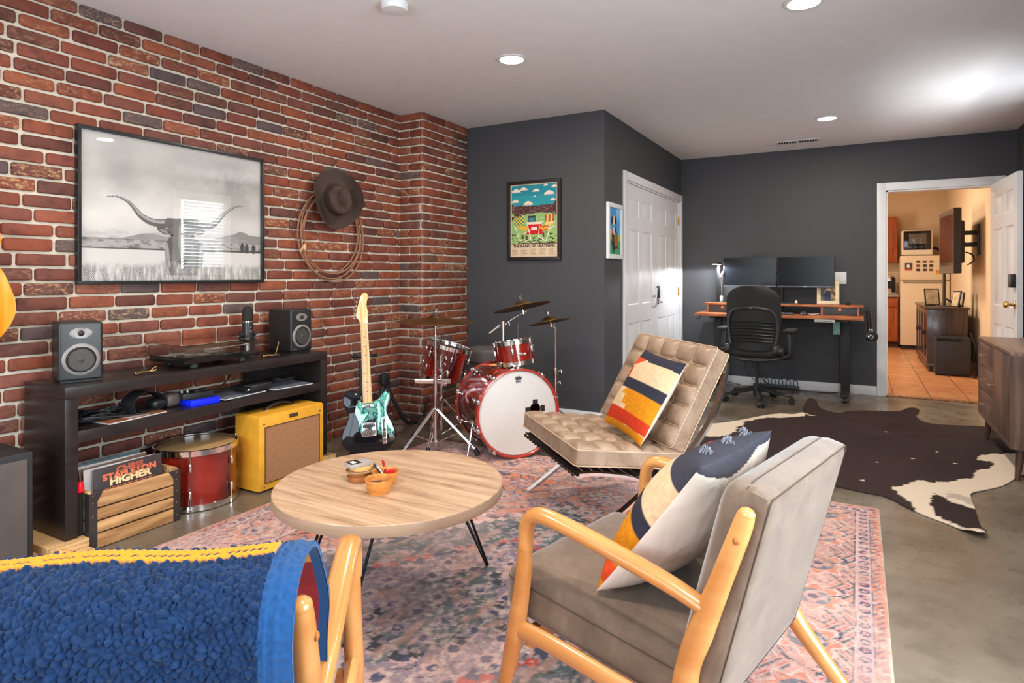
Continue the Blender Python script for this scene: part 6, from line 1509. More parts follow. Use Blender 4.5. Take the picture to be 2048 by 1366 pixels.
def hat():
    n = Vector((.90, -.40, -.12)).normalized(); u = Vector((-.1, -.30, .95)); u = (u - n * u.dot(n)).normalized(); v = n.cross(u)
    c = Vector((-3.145, 3.14, 1.695)); Mh = Matrix(((u.x, v.x, n.x, c.x), (u.y, v.y, n.y, c.y), (u.z, v.z, n.z, c.z), (0, 0, 0, 1)))
    t = thing('cowboy_hat', 'dark brown felt cowboy hat hanging over the top of the lasso', 'hat', c)
    def surf(off):
        rows = []
        prof = [(0, .100), (.25, .101), (.5, .103), (.75, .108), (.92, .104), (1.0, .090), (1.03, .06), (1.06, .03), (1.12, .008), (1.22, .0), (1.5, -.002), (1.8, .0), (2.02, .002)]
        out = []
        for k, (r, z) in enumerate(prof):
            for i in range(64):
                a = 2 * PI * i / 64; ca, sa = math.cos(a), math.sin(a)
                x, y = r * .098 * ca, r * .078 * sa; zz = z
                if r <= 1.0:
                    zz -= .045 * math.exp(-(y / .02) ** 2) * math.exp(-((x + .01) / .075) ** 2)          # centre crease
                    zz -= .030 * math.exp(-((abs(y) - .045) / .018) ** 2) * math.exp(-((x - .055) / .035) ** 2)  # side pinches
                    zz -= .12 * max(0, x) ** 1.0 * .25
                if r > 1.12:
                    q = (r - 1.12) / .9; x = ca * (.108 + q * .098); y = sa * (.086 + q * .082)
                    zz += .085 * q ** 1.6 * abs(sa) ** 2.2 - .022 * q * abs(ca) ** 3
                out.append((x, y, zz + off))
        return out, len(prof)
    V1, m = surf(0); V2, _ = surf(-.004); b = MB(Mh); n64 = 64; V = V1 + V2; Fs = []
    for base in (0, m * n64):
        for k in range(m - 1):
            for i in range(n64): Fs.append([base + k * n64 + i, base + k * n64 + (i + 1) % n64, base + (k + 1) * n64 + (i + 1) % n64, base + (k + 1) * n64 + i])
    for i in range(n64): a_, b_ = (m - 1) * n64 + i, (m - 1) * n64 + (i + 1) % n64; Fs.append([a_, b_, b_ + m * n64, a_ + m * n64])
    b._add(V, Fs); bmesh.ops.remove_doubles(b.bm, verts=b.bm.verts[:], dist=1e-5)
    b.build('felt', mat('brown_felt', lin(60, 43, 35), .85, bmp=.1, bscale=300), t, True, ang=80)
    hb = MB(Mh).tube([(.103 * math.cos(2 * PI * i / 40), .082 * math.sin(2 * PI * i / 40), .018) for i in range(40)], .006, 8, closed=True, sx=.4, sy=1.4)
    hb.build('hat_band', mat('band_brown', lin(44, 32, 27), .6), t, True)
hat()

# concert poster on the dark wall
f = thing('framed_poster', 'black-framed colourful concert poster with lawn chairs on the dark wall', 'framed poster', (-2.365, YP - .02, 1.302))
PX0, PX1, PZ0, PZ1 = -2.613, -2.116, 1.302, 1.967; fw = .028
ya, yb = YP - .03, YP
MB().box(PX0, PX1, ya, yb, PZ0, PZ0 + fw, .002).box(PX0, PX1, ya, yb, PZ1 - fw, PZ1, .002).box(PX0, PX0 + fw, ya, yb, PZ0 + fw, PZ1 - fw, .002).box(PX1 - fw, PX1, ya, yb, PZ0 + fw, PZ1 - fw, .002).build('frame', mat('frame_espresso', (.016, .012, .011), .4), f, True)
def poster():
    W, Hh = PX1 - PX0 - 2 * fw, PZ1 - PZ0 - 2 * fw; p = Paint(W, Hh, .0022); sx, sy = W / 100, Hh / 140.
    P = lambda L: [(a * sx, b * sy) for a, b in L]
    crm, tl, grn, mar, wht = lin(214, 190, 158), lin(42, 146, 156), lin(142, 178, 108), lin(74, 40, 42), lin(232, 214, 196)
    p.c[:] = crm; ins = (p.x > 2 * sx) & (p.x < 98 * sx) & (p.y > 25 * sy) & (p.y < 138 * sy)
    p.fill(ins, tl); p.fill(ins & (p.y > 118 * sy), lin(34, 132, 150))
    def cloud(cx, cy, s):
        m = p.ell(cx * sx, cy * sy, s * 4 * sx, s * 3 * sy) | p.ell((cx + s * 3) * sx, (cy - s * .5) * sy, s * 3.4 * sx, s * 2.2 * sy) | p.ell((cx - s * 3.5) * sx, (cy - s * .8) * sy, s * 3 * sx, s * 1.8 * sy)
        m |= p.poly(P([(cx - s * 8, cy - s * 2.2), (cx, cy + s), (cx + s * 9, cy - s * 1.8), (cx, cy - s * 2.4)])); p.fill(m & ins & (p.y > (cy - s * 2.4) * sy), wht); p.fill(m & ins & (p.y > (cy - s * 2.4) * sy) & (p.y < (cy - s * 1.3) * sy), lin(214, 186, 180))
    for c_ in ((12, 128, 1.4), (28, 131, 1.2), (55, 127, 1.1), (82, 121, 1.5), (75, 136, .7), (93, 133, .9), (10, 108, 1.2), (38, 103, 1.5), (90, 108, .8), (52, 116, .4)): cloud(*c_)
    tr = (96 + 5 * vnoise(p.x, p.x * 0, 40, 3, 3) + 12 * np.clip((p.x / sx - 88) / 12, 0, 1) + 6 * np.clip((8 - p.x / sx) / 8, 0, 1)) * sy
    p.fill(ins & (p.y < tr), mar); tn = vnoise(p.x, p.y, 60, 7, 2); p.fill(ins & (p.y < tr) & (np.abs(tn - .5) < .022), lin(190, 160, 150))
    p.fill(ins & (p.y < (84 - .004 * (p.x / sx - 60) ** 2) * sy), grn)
    gn = vnoise(p.x, p.y * 2, 45, 9, 2); p.fill(ins & (p.y < 48 * sy) & (gn > .63), mar); p.fill(ins & (p.y < 30 * sy) & (gn > .5), mar); p.fill(ins & (p.y < 84 * sy) & (gn < .3), lin(166, 196, 126))
    # cooler, radio, chairs
    p.poly(P([(34, 43), (38, 64), (66, 64), (69, 43)]), lin(206, 24, 30)); p.poly(P([(37, 62), (38, 66), (66, 66), (67, 62)]), lin(226, 206, 196)); p.poly(P([(44, 51), (45, 57), (57, 57), (57, 51)]), wht)
    p.poly(P([(38, 67), (38, 79), (54, 79), (54, 67)]), lin(60, 50, 54)); p.poly(P([(40, 68), (40, 75), (52, 75), (52, 68)]), lin(52, 132, 146))
    for i in range(6):
        for j in range(6): p.poly(P([(8 + i * 3.6 - j * .2, 60 + j * 3.2), (11 + i * 3.6 - j * .2, 60 + j * 3.2), (11 + i * 3.6, 62.8 + j * 3.2), (8 + i * 3.6, 62.8 + j * 3.2)]), [lin(236, 190, 50), lin(40, 110, 110), lin(236, 190, 50), lin(60, 96, 90)][(i + j) % 4])
    p.poly(P([(14, 58), (28, 60), (42, 53), (40, 50), (24, 52)]), lin(232, 170, 50)); 
    for i in range(5): p.poly(P([(73 + i * 4, 66), (76 + i * 4, 66), (77 + i * 4, 80), (74 + i * 4, 80)]), [lin(204, 40, 40), lin(240, 180, 60)][i % 2])
    p.poly(P([(74, 66), (92, 66), (90, 60), (74, 60)]), lin(240, 184, 60)); p.poly(P([(62, 56), (74, 60), (90, 54), (70, 48)]), lin(200, 90, 40)); p.line(P([(64, 56), (70, 52), (76, 56), (82, 52), (88, 55)]), 1.2 * sx, lin(240, 190, 70))
    for L in ([(10, 60), (20, 30), (24, 32)], [(36, 64), (44, 34), (30, 30)], [(28, 45), (42, 50)], [(62, 60), (60, 38), (76, 30), (84, 58)], [(76, 62), (94, 66)], [(34, 66), (70, 66)], [(80, 52), (94, 58)]): p.line(P(L), .75 * sx, wht)
    p.line(P([(2, 25.5), (98, 25.5)]), .8 * sx, mar)
    return p.build('artwork', painted('poster_print', .45), f, plane_M((PX0 + fw, YP - .018, PZ0 + fw), (1, 0, 0), (0, 0, 1)), True), W, Hh
pa, pw_, ph_ = poster()
Mt = plane_M((PX0 + fw, YP - .0185, PZ0 + fw), (1, 0, 0), (0, 0, 1))
m_ti = mat('poster_ink', lin(70, 34, 36), .6)
text('lettering', 'THE BAND OF HEATHENS', .0335, m_ti, pa, Mt @ T(pw_ / 2, ph_ * .148, 0), world=True, bold=.0012, sx=1.0)
text('lettering', '2022', .016, mat('poster_cream', lin(228, 214, 190), .6), pa, Mt @ T(pw_ / 2, ph_ * .20, 0), world=True, bold=.0006)
rn = random.Random(3)
rows = ['03.24 AUSTIN', '03.31 DALLAS', '04.07 TULSA', '04.14 DENVER', '04.21 BOISE']
b = MB(Mt)
for c_ in range(5):
    for r_ in range(6):
        x0 = pw_ * (.03 + c_ * .195); y0 = ph_ * (.105 - r_ * .016)
        b.box(x0, x0 + .010, y0, y0 + .0022, 0, .0004).box(x0 + .014, x0 + rn.uniform(.04, .065), y0, y0 + .0022, 0, .0004)
b.build('date_lines', m_ti, pa, True)['kind'] = 'stuff'
# small painting beside the closet doors
f = thing('framed_painting', 'small white-framed bright painting of a dog beside the closet door', 'framed picture', (XC + .02, 4.83, 1.31))
QY0, QY1, QZ0, QZ1, fw = 4.66, 5.0, 1.31, 1.76, .036
xa, xb = XC, XC + .022
MB().box(xa, xb, QY0, QY1, QZ0, QZ0 + fw, .002).box(xa, xb, QY0, QY1, QZ1 - fw, QZ1, .002).box(xa, xb, QY0, QY0 + fw, QZ0 + fw, QZ1 - fw, .002).box(xa, xb, QY1 - fw, QY1, QZ0 + fw, QZ1 - fw, .002).build('frame', M_white, f, True)
W, Hh = QY1 - QY0 - 2 * fw, QZ1 - QZ0 - 2 * fw; p = Paint(W, Hh, .0025); P = lambda L: [(a * W, b * Hh) for a, b in L]
p.c[:] = lin(70, 150, 214); nn_ = vnoise(p.x, p.y * .4, 14, 3, 3); p.fill(np.clip((nn_ - .5) * 4, 0, .8), lin(150, 200, 232)); p.poly(P([(-.1, .5), (1.1, .42), (1.1, -.1), (-.1, -.1)]), lin(150, 178, 40))
p.fill((p.y < .3 * Hh) * np.clip(nn_ * 1.6, 0, 1), lin(20, 150, 110)); p.poly(P([(-.1, .56), (.3, .5), (.3, .42), (-.1, .44)]), lin(220, 170, 150))
p.poly(P([(.30, .60), (.24, .40), (.28, .2), (.46, .1), (.75, .14), (.82, .28), (.70, .45), (.60, .60)]), lin(58, 44, 46)); p.poly(P([(.46, .5), (.44, .3), (.55, .16), (.75, .18), (.78, .28), (.62, .46)]), lin(170, 96, 60))
p.ell(.42 * W, .74 * Hh, .16 * W, .11 * Hh, lin(40, 36, 40)); p.ell(.24 * W, .72 * Hh, .06 * W, .09 * Hh, lin(52, 44, 48)); p.ell(.58 * W, .72 * Hh, .05 * W, .09 * Hh, lin(40, 36, 40)); p.poly(P([(.38, .84), (.46, .84), (.50, .66), (.42, .60), (.34, .66)]), lin(230, 214, 200)); p.ell(.42 * W, .62 * Hh, .05 * W, .022 * Hh, lin(30, 26, 28))
p.poly(P([(.32, .6), (.5, .6), (.46, .42), (.38, .42)]), lin(214, 208, 206)); p.line(P([(.30, .60), (.56, .62)]), .012, lin(60, 160, 170)); p.line(P([(.3, .2), (.5, .04)]), .008, lin(50, 40, 60)); p.line(P([(.18, .3), (.4, .05)]), .008, lin(50, 40, 60))
p.build('artwork', painted('painting_canvas', .4), f, plane_M((XC + .012, QY0 + fw, QZ0 + fw), (0, 1, 0), (0, 0, 1)), True)
# ================================================================ STANDING DESK
M_desk = wood('desk_cherry', lin(150, 82, 44), lin(196, 116, 64), .4, 4, (1, 12, 12), bmp=.02)
M_dgrey = mat('drawer_grey', lin(58, 60, 66), .5)
dk = thing('standing_desk', 'standing desk with orange-brown wood top and black legs at the dark wall', 'desk', (-.70, 6.7, 0))
DXa, DXb = -1.455, .04
B(DXa, DXb, 6.40, 6.98, .768, .794, bev=.003).build('desktop', M_desk, dk, True)
for x in (-1.285, -.113):
    B(x - .038, x + .038, 6.68, 6.74, .05, .75, bev=.002).build('leg', M_blackm, dk, True)
    B(x - .035, x + .035, 6.44, 6.96, .055, .08, bev=.004).build('foot', M_blackm, dk, True)
    B(x - .03, x + .03, 6.45, 6.95, .742, .767).build('bracket', M_blackm, dk, True)
    for y in (6.475, 6.92): MB().cyl((x - .014, y, .026), (x + .014, y, .026), .026, seg=20).cyl((x, y, .026), (x, y, .056), .008).build('caster', M_black, dk, True)
B(-1.24, -.12, 6.69, 6.73, .70, .74).build('crossbar', M_blackm, dk, True)
B(-.36, -.19, 6.398, 6.41, .742, .767, bev=.002).build('control_panel', mat('silver_grey', lin(170, 168, 166), .4), dk, True)
b = MB()
for i in range(6): b.box(-.33 + i * .018 + (.01 if i else 0), -.32 + i * .018 + (.01 if i else 0), 6.3965, 6.398, .750, .758)
b.build('buttons', M_black, dk, True)
MB().tube([(DXa + .03, 6.5, .768), (DXa + .03, 6.5, .74), (DXa + .015, 6.5, .728), (DXa - .005, 6.5, .735), (DXa - .01, 6.5, .75)], .005, 8, n=4).build('hook', M_black, dk, True)
rs = thing('desk_riser', 'low wooden desk shelf with two small grey drawers on the standing desk', 'desk shelf', (-.69, 6.8, .795))
B(-1.41, DXb, 6.66, 6.92, .872, .89, bev=.002).build('top', M_desk, rs, True)
for x in (-1.38, -1.085, -.31, -.005): B(x - .009, x + .009, 6.67, 6.91, .795, .8718).build('divider', M_desk, rs, True)
M_lpull = mat('leather_pull', lin(216, 120, 76), .5)
for a, c in ((-1.37, -1.095), (-.30, -.015)):
    d_ = B(a, c, 6.672, 6.9, .797, .870, bev=.001).build('drawer', M_dgrey, rs, True)
    m_ = (a + c) / 2; B(m_ - .013, m_ + .013, 6.663, 6.6715, .835, .862, bev=.002).build('pull', M_lpull, d_, True)
# monitors on one arm
M_scr = mat('monitor_panel', (.006, .007, .010), .2, var=.05, spec=.2)
for x0, x1, y0, y1, lb in ((-1.247, -.73, 6.80, 6.79, 'left of the two black computer monitors above the desk'), (-.722, -.205, 6.79, 6.74, 'right of the two black computer monitors above the desk')):
    cx, cy = (x0 + x1) / 2, (y0 + y1) / 2; a = math.atan2(y1 - y0, x1 - x0)
    t = thing('computer_monitor', lb, 'monitor', (cx, cy, 1.055), a, 'monitors over the desk'); w_ = .258
    MB().box(-w_, w_, 0, .03, 0, .305, .004).build('housing', M_black, t); MB().box(-w_ + .006, w_ - .006, -.0012, 0, .018, .299).build('screen', M_scr, t)
    MB().box(-w_, w_, -.003, 0, 0, .016, .001).build('chin', mat('chin_grey', lin(84, 84, 90), .3, .4), t); MB().box(-.018, .018, -.0036, -.003, .005, .011).build('logo', M_steel, t); MB().box(-.06, .06, .03, .05, .1, .22, .004).build('mount_plate', M_black, t)
ma = thing('monitor_arm', 'black pole and arms behind the two monitors', 'monitor arm', (-.69, 6.95, .795))
MB().cyl((-.69, 6.95, .795), (-.69, 6.95, 1.25), .017).build('pole', M_black, ma, True); MB().box(-.74, -.64, 6.925, 6.975, .795, .815, .004).build('clamp', M_black, ma, True)
for x in (-.99, -.46): MB().tube([(-.69, 6.95, 1.2), ((x - .69) / 2, 6.93, 1.21), (x, 6.86, 1.21)], .013, 8, n=5).build('arm', M_black, ma, True)
wc = thing('webcam', 'small black round webcam on top of the left monitor', 'webcam', (-.935, 6.795, 1.362)); MB().box(-.02, .02, -.012, .016, 0, .008, .003).lathe([(.001, -.02), (.018, -.019), (.022, -.01), (.021, .012), (.001, .014)], (0, 0, .026), (0, -1, 0), 20).build('body', M_black, wc); MB().lathe([(.008, 0), (.007, .003), (.001, .002)], (0, -.014, .026), (0, -1, 0), 16).build('lens', M_gloss, wc)
# LED desk lamp
lp = thing('desk_lamp', 'slim black LED desk lamp shining on the wall at the left end of the desk', 'desk lamp', (-1.29, 6.80, .8905))
MB().box(-.075, .075, -.055, .055, 0, .012, .005).build('base', M_black, lp); MB().box(-.028, .006, .012, .03, .012, .40, .004).build('stem', M_black, lp)
MB().box(-.028, .028, -.26, .028, .40, .412, .003).build('lamp_head', M_blackm, lp); MB().box(-.022, .022, -.25, -.02, .3975, .3998).build('led_strip', emit('led_white', (.95, .98, 1), 30), lp)
dl_ = lamp('desk_lamp_light', 'SPOT', (-1.29, 6.72, 1.285), 40, (.93, .97, 1), .03); dl_.data.spot_size = math.radians(176); dl_.data.spot_blend = .12
lm_ = thing('glass_vase', 'small clear glass jar of dark stems beside the desk lamp', 'jar', (-1.262, 6.785, .9035)); MB().lathe([(.001, 0), (.017, 0), (.018, .05), (.014, .058), (.014, .062), (.001, .062)], seg=20).build('jar', mat('jar_glass', (.6, .62, .65), .05, .5), lm_); 
for i in range(3): MB().tube([(0, 0, .06), (.004 * i - .004, .002, .14), (.012 * i - .012, .0, .26 + .02 * i)], .0035, 6, n=3).ball((.012 * i - .012, 0, .26 + .02 * i), .011, 8, (1, 1, 1.8)).build('stem', mat('dried_stem', (.06, .06, .06), .7), lm_)
# framed photo leaning on the riser
pf = thing('photo_frame', 'cream wooden picture frame with a small photo of two people, on the desk shelf', 'photo frame', (-.262, 6.80, .891), (math.radians(-9), 0, math.radians(4)))
b = MB(); w_, h_ = .098, .232
b.box(-w_, w_, -.008, .008, 0, .034, .003).box(-w_, w_, -.008, .008, h_ - .034, h_, .003).box(-w_, -w_ + .034, -.008, .008, .034, h_ - .034, .003).box(w_ - .034, w_, -.008, .008, .034, h_ - .034, .003); b.build('frame', mat('cream_wood', lin(226, 208, 172), .5), pf)
p = Paint(2 * (w_ - .032), h_ - .064, .004); n_ = vnoise(p.x, p.y, 60, 2, 3); p.c[:] = lin(74, 78, 60); p.fill(n_ > .55, lin(150, 140, 110)); p.fill((p.x > .09) & (n_ > .45), lin(196, 160, 110)); p.poly([(.03, 0), (.035, .07), (.05, .10), (.075, .10), (.09, .07), (.088, 0)], lin(34, 46, 84)); p.ell(.052, .115, .012, .015, lin(206, 160, 130)); p.ell(.075, .12, .014, .015, lin(220, 210, 196))
p.build('photo', painted('photo_print', .5), pf, plane_M((-w_ + .032, -.004, .032), (1, 0, 0), (0, 0, 1))); MB().cbox((0, .045, .085), (.03, .003, .17), rot=RX(math.radians(24))).build('easel_back', M_black, pf)
kb = thing('keyboard', 'low grey keyboard on the desk behind the office chair', 'keyboard', (-.72, 6.56, .795)); MB().box(-.17, .17, -.055, .055, 0, .012, .003).build('case', M_dgrey, kb)
b = MB()
for r_ in range(4):
    for c_ in range(14): b.cbox((-.152 + c_ * .0235, -.036 + r_ * .024, .015), (.019, .019, .006), .001)
b.build('keys', mat('key_grey', lin(120, 122, 130), .5), kb); bpy.data.objects['keys']['kind'] = 'stuff'
ms = thing('mouse', 'dark computer mouse on the desk beside the keyboard', 'mouse', (-.46, 6.55, .795)); MB().ball((0, 0, .012), .03, 16, (1.1, 1.7, .75)).build('shell', mat('mouse_dark', lin(64, 60, 64), .35), ms)
ms = thing('mouse', 'small dark mouse on the right end of the desk shelf', 'mouse', (-.09, 6.78, .891)); MB().ball((0, 0, .009), .024, 14, (1.1, 1.6, .7)).build('shell', M_black, ms)
pc = thing('paper_scraps', 'white folded slips of paper on the desk right of the mouse', 'paper', (-.38, 6.58, .795)); MB().cbox((0, 0, .008), (.10, .05, .003), rot=RZ(.3) @ RY(.1)).build('sheet', M_paper, pc); MB().cbox((.02, .03, .012), (.08, .04, .003), rot=RZ(-.4) @ RY(-.15)).build('sheet', M_paper, pc)
cd_ = thing('candle', 'small cream candle jar on the desk shelf below the right monitor', 'candle', (-.545, 6.80, .891)); MB().lathe([(.001, 0), (.013, 0), (.014, .02), (.008, .034), (.001, .036)], seg=16).build('wax', mat('cream_wax', lin(236, 206, 150), .4), cd_)
tb = thing('tablet', 'thin dark tablet lying flat on the desk shelf', 'tablet', (-.62, 6.80, .891), .1); MB().box(-.13, .13, -.07, .07, 0, .007, .002).build('body', M_dgrey, tb)
hp = thing('headphones', 'black and silver headphones hanging from the right end of the desk', 'headphones', (.075, 6.66, .795))
MB().tube([(.062, 6.66, .86), (.082, 6.66, .845), (.097, 6.66, .76), (.105, 6.66, .66)], .014, 8, n=6, sx=1.5, sy=.5).tube([(.05, 6.69, .86), (.062, 6.69, .84), (.07, 6.69, .76), (.08, 6.69, .66)], .010, 8, n=6, sx=1.5, sy=.5).build('headband', M_black, hp, True)
MB().cbox((.10, 6.66, .665), (.03, .02, .03), .004).build('slider', M_chrome, hp, True)
for x, yy in ((.09, 6.64), (.115, 6.68)): MB().lathe([(.001, -.014), (.034, -.014), (.042, -.004), (.042, .01), (.03, .018), (.001, .018)], (x, yy, .605), (.35, -.94, 0), 28).build('ear_cup', M_black, hp, True)
MB().lathe([(.02, 0), (.022, .003), (.018, .005), (.001, .004)], (.096, 6.624, .605), (.35, -.94, 0), 24).build('ring', M_chrome, hp, True)
hk = thing('headphone_hook', 'black hook at the right edge of the desk carrying the headphones', 'hook', (.055, 6.67, .78)); MB().tube([(.041, 6.675, .785), (.062, 6.675, .785), (.072, 6.675, .80)], .006, 8).build('hook', M_black, hk, True)
tgp = thing('hang_tag', 'small green and white printed tag hanging below the desk at the right', 'tag', (-.18, 6.55, .66), .2); MB().box(-.03, .03, -.001, .001, -.04, .082, .001).build('card', mat('tag_green', lin(120, 160, 150), .5, var=.5, scale=60), tgp); MB().cyl((0, 0, .082), (0, 0, .106), .001, seg=6).build('string', M_black, tgp)
# cables
ca = MB(); 
ca.tube([(-.17, 6.72, .74), (-.165, 6.74, .4), (-.17, 6.8, .1), (-.2, 6.95, .01), (-.45, 6.9, .008), (-.75, 6.93, .008)], .004, n=6)
single(ca, 'power_cable', M_cord, 'black power cord running down the right desk leg and along the floor', 'cord')
ca = MB(); ca.tube([(-.75, 6.85, .74), (-.9, 6.9, .5), (-.98, 6.94, .3), (-.9, 6.96, .12), (-.8, 6.95, .02)], .004, n=6).tube([(-.8, 6.85, .74), (-1.0, 6.92, .45), (-1.05, 6.95, .2), (-.95, 6.96, .06)], .0035, n=6).tube([(-1.35, 6.9, .10), (-1.42, 6.92, .16), (-1.3, 6.94, .17), (-1.25, 6.93, .05), (-1.1, 6.93, .02)], .0035, n=6)
single(ca, 'power_cable', M_cord, 'tangle of thin black cords hanging behind the office chair', 'cord')
ps = thing('power_strip', 'black power strip with looped plugs on the floor under the desk', 'power strip', (-.75, 6.97, .0)); MB().box(-.22, .22, -.03, .03, 0, .04, .004).build('body', M_black, ps)
for i in range(6): MB().tube([(-.18 + i * .07, 0, .04), (-.185 + i * .07, 0, .085), (-.165 + i * .07, 0, .10), (-.145 + i * .07, 0, .075), (-.15 + i * .07, -.03, .01)], .004, 6, n=4).build('plug_cord', M_cord, ps)

# ================================================================ OFFICE CHAIR
oc = thing('office_chair', 'black swivel office chair with a ribbed backrest turned to the desk', 'office chair', (-.83, 6.17, 0), math.radians(-4))
M_oc = mat('chair_black', (.020, .020, .021), .42); M_ocf = mat('chair_fabric', (.017, .017, .018), .75, bmp=.2, bscale=500)
for k in range(5):
    a = math.radians(-90 + 18 + 72 * k); c_, s_ = math.cos(a), math.sin(a)
    MB().tube([(.02 * c_, .02 * s_, .125), (.14 * c_, .14 * s_, .10), (.29 * c_, .29 * s_, .075)], [.03, .024, .016], 10, n=4, sx=.75, sy=1, up=(0, 0, 1)).build('base_arm', M_oc, oc)
    f = (.30 * c_, .30 * s_)
    cs_ = MB().cyl((f[0], f[1], .05), (f[0], f[1], .082), .007); 
    for q in (-1, 1): cs_.cyl((f[0] - s_ * .008 * q, f[1] + c_ * .008 * q, .03), (f[0] - s_ * .026 * q, f[1] + c_ * .026 * q, .03), .030, .026, 20)
    cs_.build('caster', M_black, oc)
MB().lathe([(.001, .055), (.028, .055), (.034, .08), (.034, .13), (.026, .15), (.014, .155), (.014, .38), (.02, .40), (.001, .40)], seg=24).build('column', M_oc, oc)
MB().box(-.13, .13, -.16, .14, .385, .425, .012).build('mechanism', M_oc, oc)
MB().rbox(.49, .46, .075, .034, 12, .012, M=T(0, .03, .465), fn=lambda p, u: (p.x, p.y, p.z - .03 * max(0, u.y) ** 3 + .012 * abs(u.x) ** 2)).build('seat', M_ocf, oc, ang=60)
MB().tube([(-.25, -.2, .44), (-.1, -.24, .415), (.1, -.24, .415), (.25, -.2, .44), (.27, 0, .45), (.26, .2, .44)], .012, 8, n=5).build('seat_rim', M_oc, oc)
def bs(u, v):      # backrest surface: u across, v up
    w_ = (.205 + .03 * math.sin(v * PI * .9)) * (1 if v < .8 else math.sqrt(max(.25, 1 - ((v - .8) / .23) ** 2)))
    x = (u * 2 - 1) * w_; y = -.235 - .055 * v - .045 * math.sin(v * PI) * -1 * .6 + .075 * (u * 2 - 1) ** 2
    return (x, y, .50 + .58 * v)
def shell(off):
    return lambda u, v: (bs(u, v)[0], bs(u, v)[1] + off, bs(u, v)[2])
b = MB(); b.grid(shell(0), 24, 40).grid(shell(.035), 24, 40)
rim = [(u, 0) for u in np.linspace(0, 1, 25)] + [(1, v) for v in np.linspace(0, 1, 41)[1:]] + [(u, 1) for u in np.linspace(1, 0, 25)[1:]] + [(0, v) for v in np.linspace(1, 0, 41)[1:-1]]
V = [shell(0)(u, v) for u, v in rim] + [shell(.035)(u, v) for u, v in rim]; n = len(rim); b._add(V, [[i, (i + 1) % n, n + (i + 1) % n, n + i] for i in range(n)])
bmesh.ops.remove_doubles(b.bm, verts=b.bm.verts[:], dist=1e-5); b.build('backrest', M_ocf, oc, ang=60)
fr_ = [(.06, .0), (.04, .2), (.05, .42), (.13, .60), (.35, .66), (.65, .66), (.87, .60), (.95, .42), (.96, .2), (.94, .0)]
MB().tube([Vector(shell(-.016)(u, v)) for u, v in fr_], .013, 10, n=6, sx=1, sy=1).build('back_frame', mat('chair_frame_grey', (.035, .035, .037), .38), oc)
for k in range(7):
    v = .12 + k * .05; MB().tube([Vector(shell(-.010 - .006 * math.sin(PI * u))(u, v + .02 * (1 - (2 * u - 1) ** 2))) for u in np.linspace(.1, .9, 13)], .007, 6, sx=.6, sy=1.2).build('slat', M_oc, oc)
MB().box(-.012, .012, -.004, 0, 0, .006, .001, M=T(*shell(-.030)(.5, .655))).build('badge', M_steel, oc)
for s in (-1, 1):
    MB().rbox(.055, .15, .075, .024, 6, M=T(s * .205, -.20, .515)).build('pivot', mat('chair_frame_grey', (.035, .035, .037), .38), oc)
    MB().cyl((s * .215, -.22, .50), (s * .265, -.22, .50), .032, seg=24).build('adjuster_knob', M_oc, oc)
    MB().tube([(s * .24, -.02, .42), (s * .285, -.03, .44), (s * .295, -.035, .54), (s * .29, -.03, .655)], [.02, .022, .02, .018], 10, n=5, sx=.8, sy=1.3).build('arm_post', M_oc, oc)
    MB().rbox(.10, .235, .032, .014, 8, M=T(s * .292, .0, .672)).build('armrest', M_ocf, oc)

# ================================================================ SIDEBOARD (right)
M_wal = wood('walnut_veneer', lin(84, 62, 54), lin(126, 98, 84), .4, 4, (5, 5, .9), bmp=.03)
M_walt = wood('walnut_top', lin(104, 78, 64), lin(146, 116, 98), .35, 4, (6, .8, 6), bmp=.03)
M_chev = wood('walnut_drawer', lin(92, 68, 58), lin(132, 104, 90), .4, 4, (5, .9, 6), bmp=.03)
sb = thing('sideboard', 'walnut sideboard with bar handles and tapered legs at the right edge', 'sideboard', (.975, 5.0, 0))
sx0, sx1, sy0, sy1, sz0, sz1 = .752, 1.192, 4.46, 5.55, .185, .735
B(sx0, sx1, sy0, sy1, sz1 - .02, sz1, bev=.001).build('top', M_walt, sb, True); B(sx0, sx1, sy0, sy1, sz0, sz0 + .02).build('bottom', M_wal, sb, True)
for a in (sy0, sy1 - .018): B(sx0, sx1, a, a + .018, sz0 + .0201, sz1 - .0201).build('side_panel', M_wal, sb, True)
B(sx1 - .01, sx1 - .002, sy0 + .018, sy1 - .018, sz0 + .02, sz1 - .02).build('back_panel', M_wal, sb, True)
ym = 5.03
hb = lambda y, z, par: MB().cyl((sx0 + .006, y, z), (sx0 - .022, y, z), .004, seg=10).box(sx0 - .026, sx0 - .018, y - .0, y + .0, z, z + .0).cyl((sx0 - .022, y - .035, z), (sx0 - .022, y + .035, z), .0045, seg=10).build('handle', mat('nickel_pink', lin(196, 176, 166), .25, .9), par, True)
for k in range(3):
    z0 = sz0 + .024 + k * .168; d_ = B(sx0 + .006, sx0 + .022, ym + .02, sy1 - .022, z0, z0 + .163, bev=.0008).build('drawer', M_chev, sb, True); hb((ym + sy1) / 2, z0 + .083, d_)
d_ = B(sx0 + .006, sx0 + .022, sy0 + .022, ym + .015, sz0 + .024, sz1 - .024, bev=.0008).build('door', M_wal, sb, True); hb(ym - .045, .47, d_)
for x in (sx0 + .06, sx1 - .06):
    for y in (sy0 + .07, sy1 - .07):
        MB().cyl((x - (.02 if x < 1 else -.02), y - (.02 if y < 5 else -.02), 0 if y < 5 else .012), (x, y, sz0), .013, .025, 16).build('leg', mat('walnut_leg', lin(84, 58, 46), .4), sb, True)

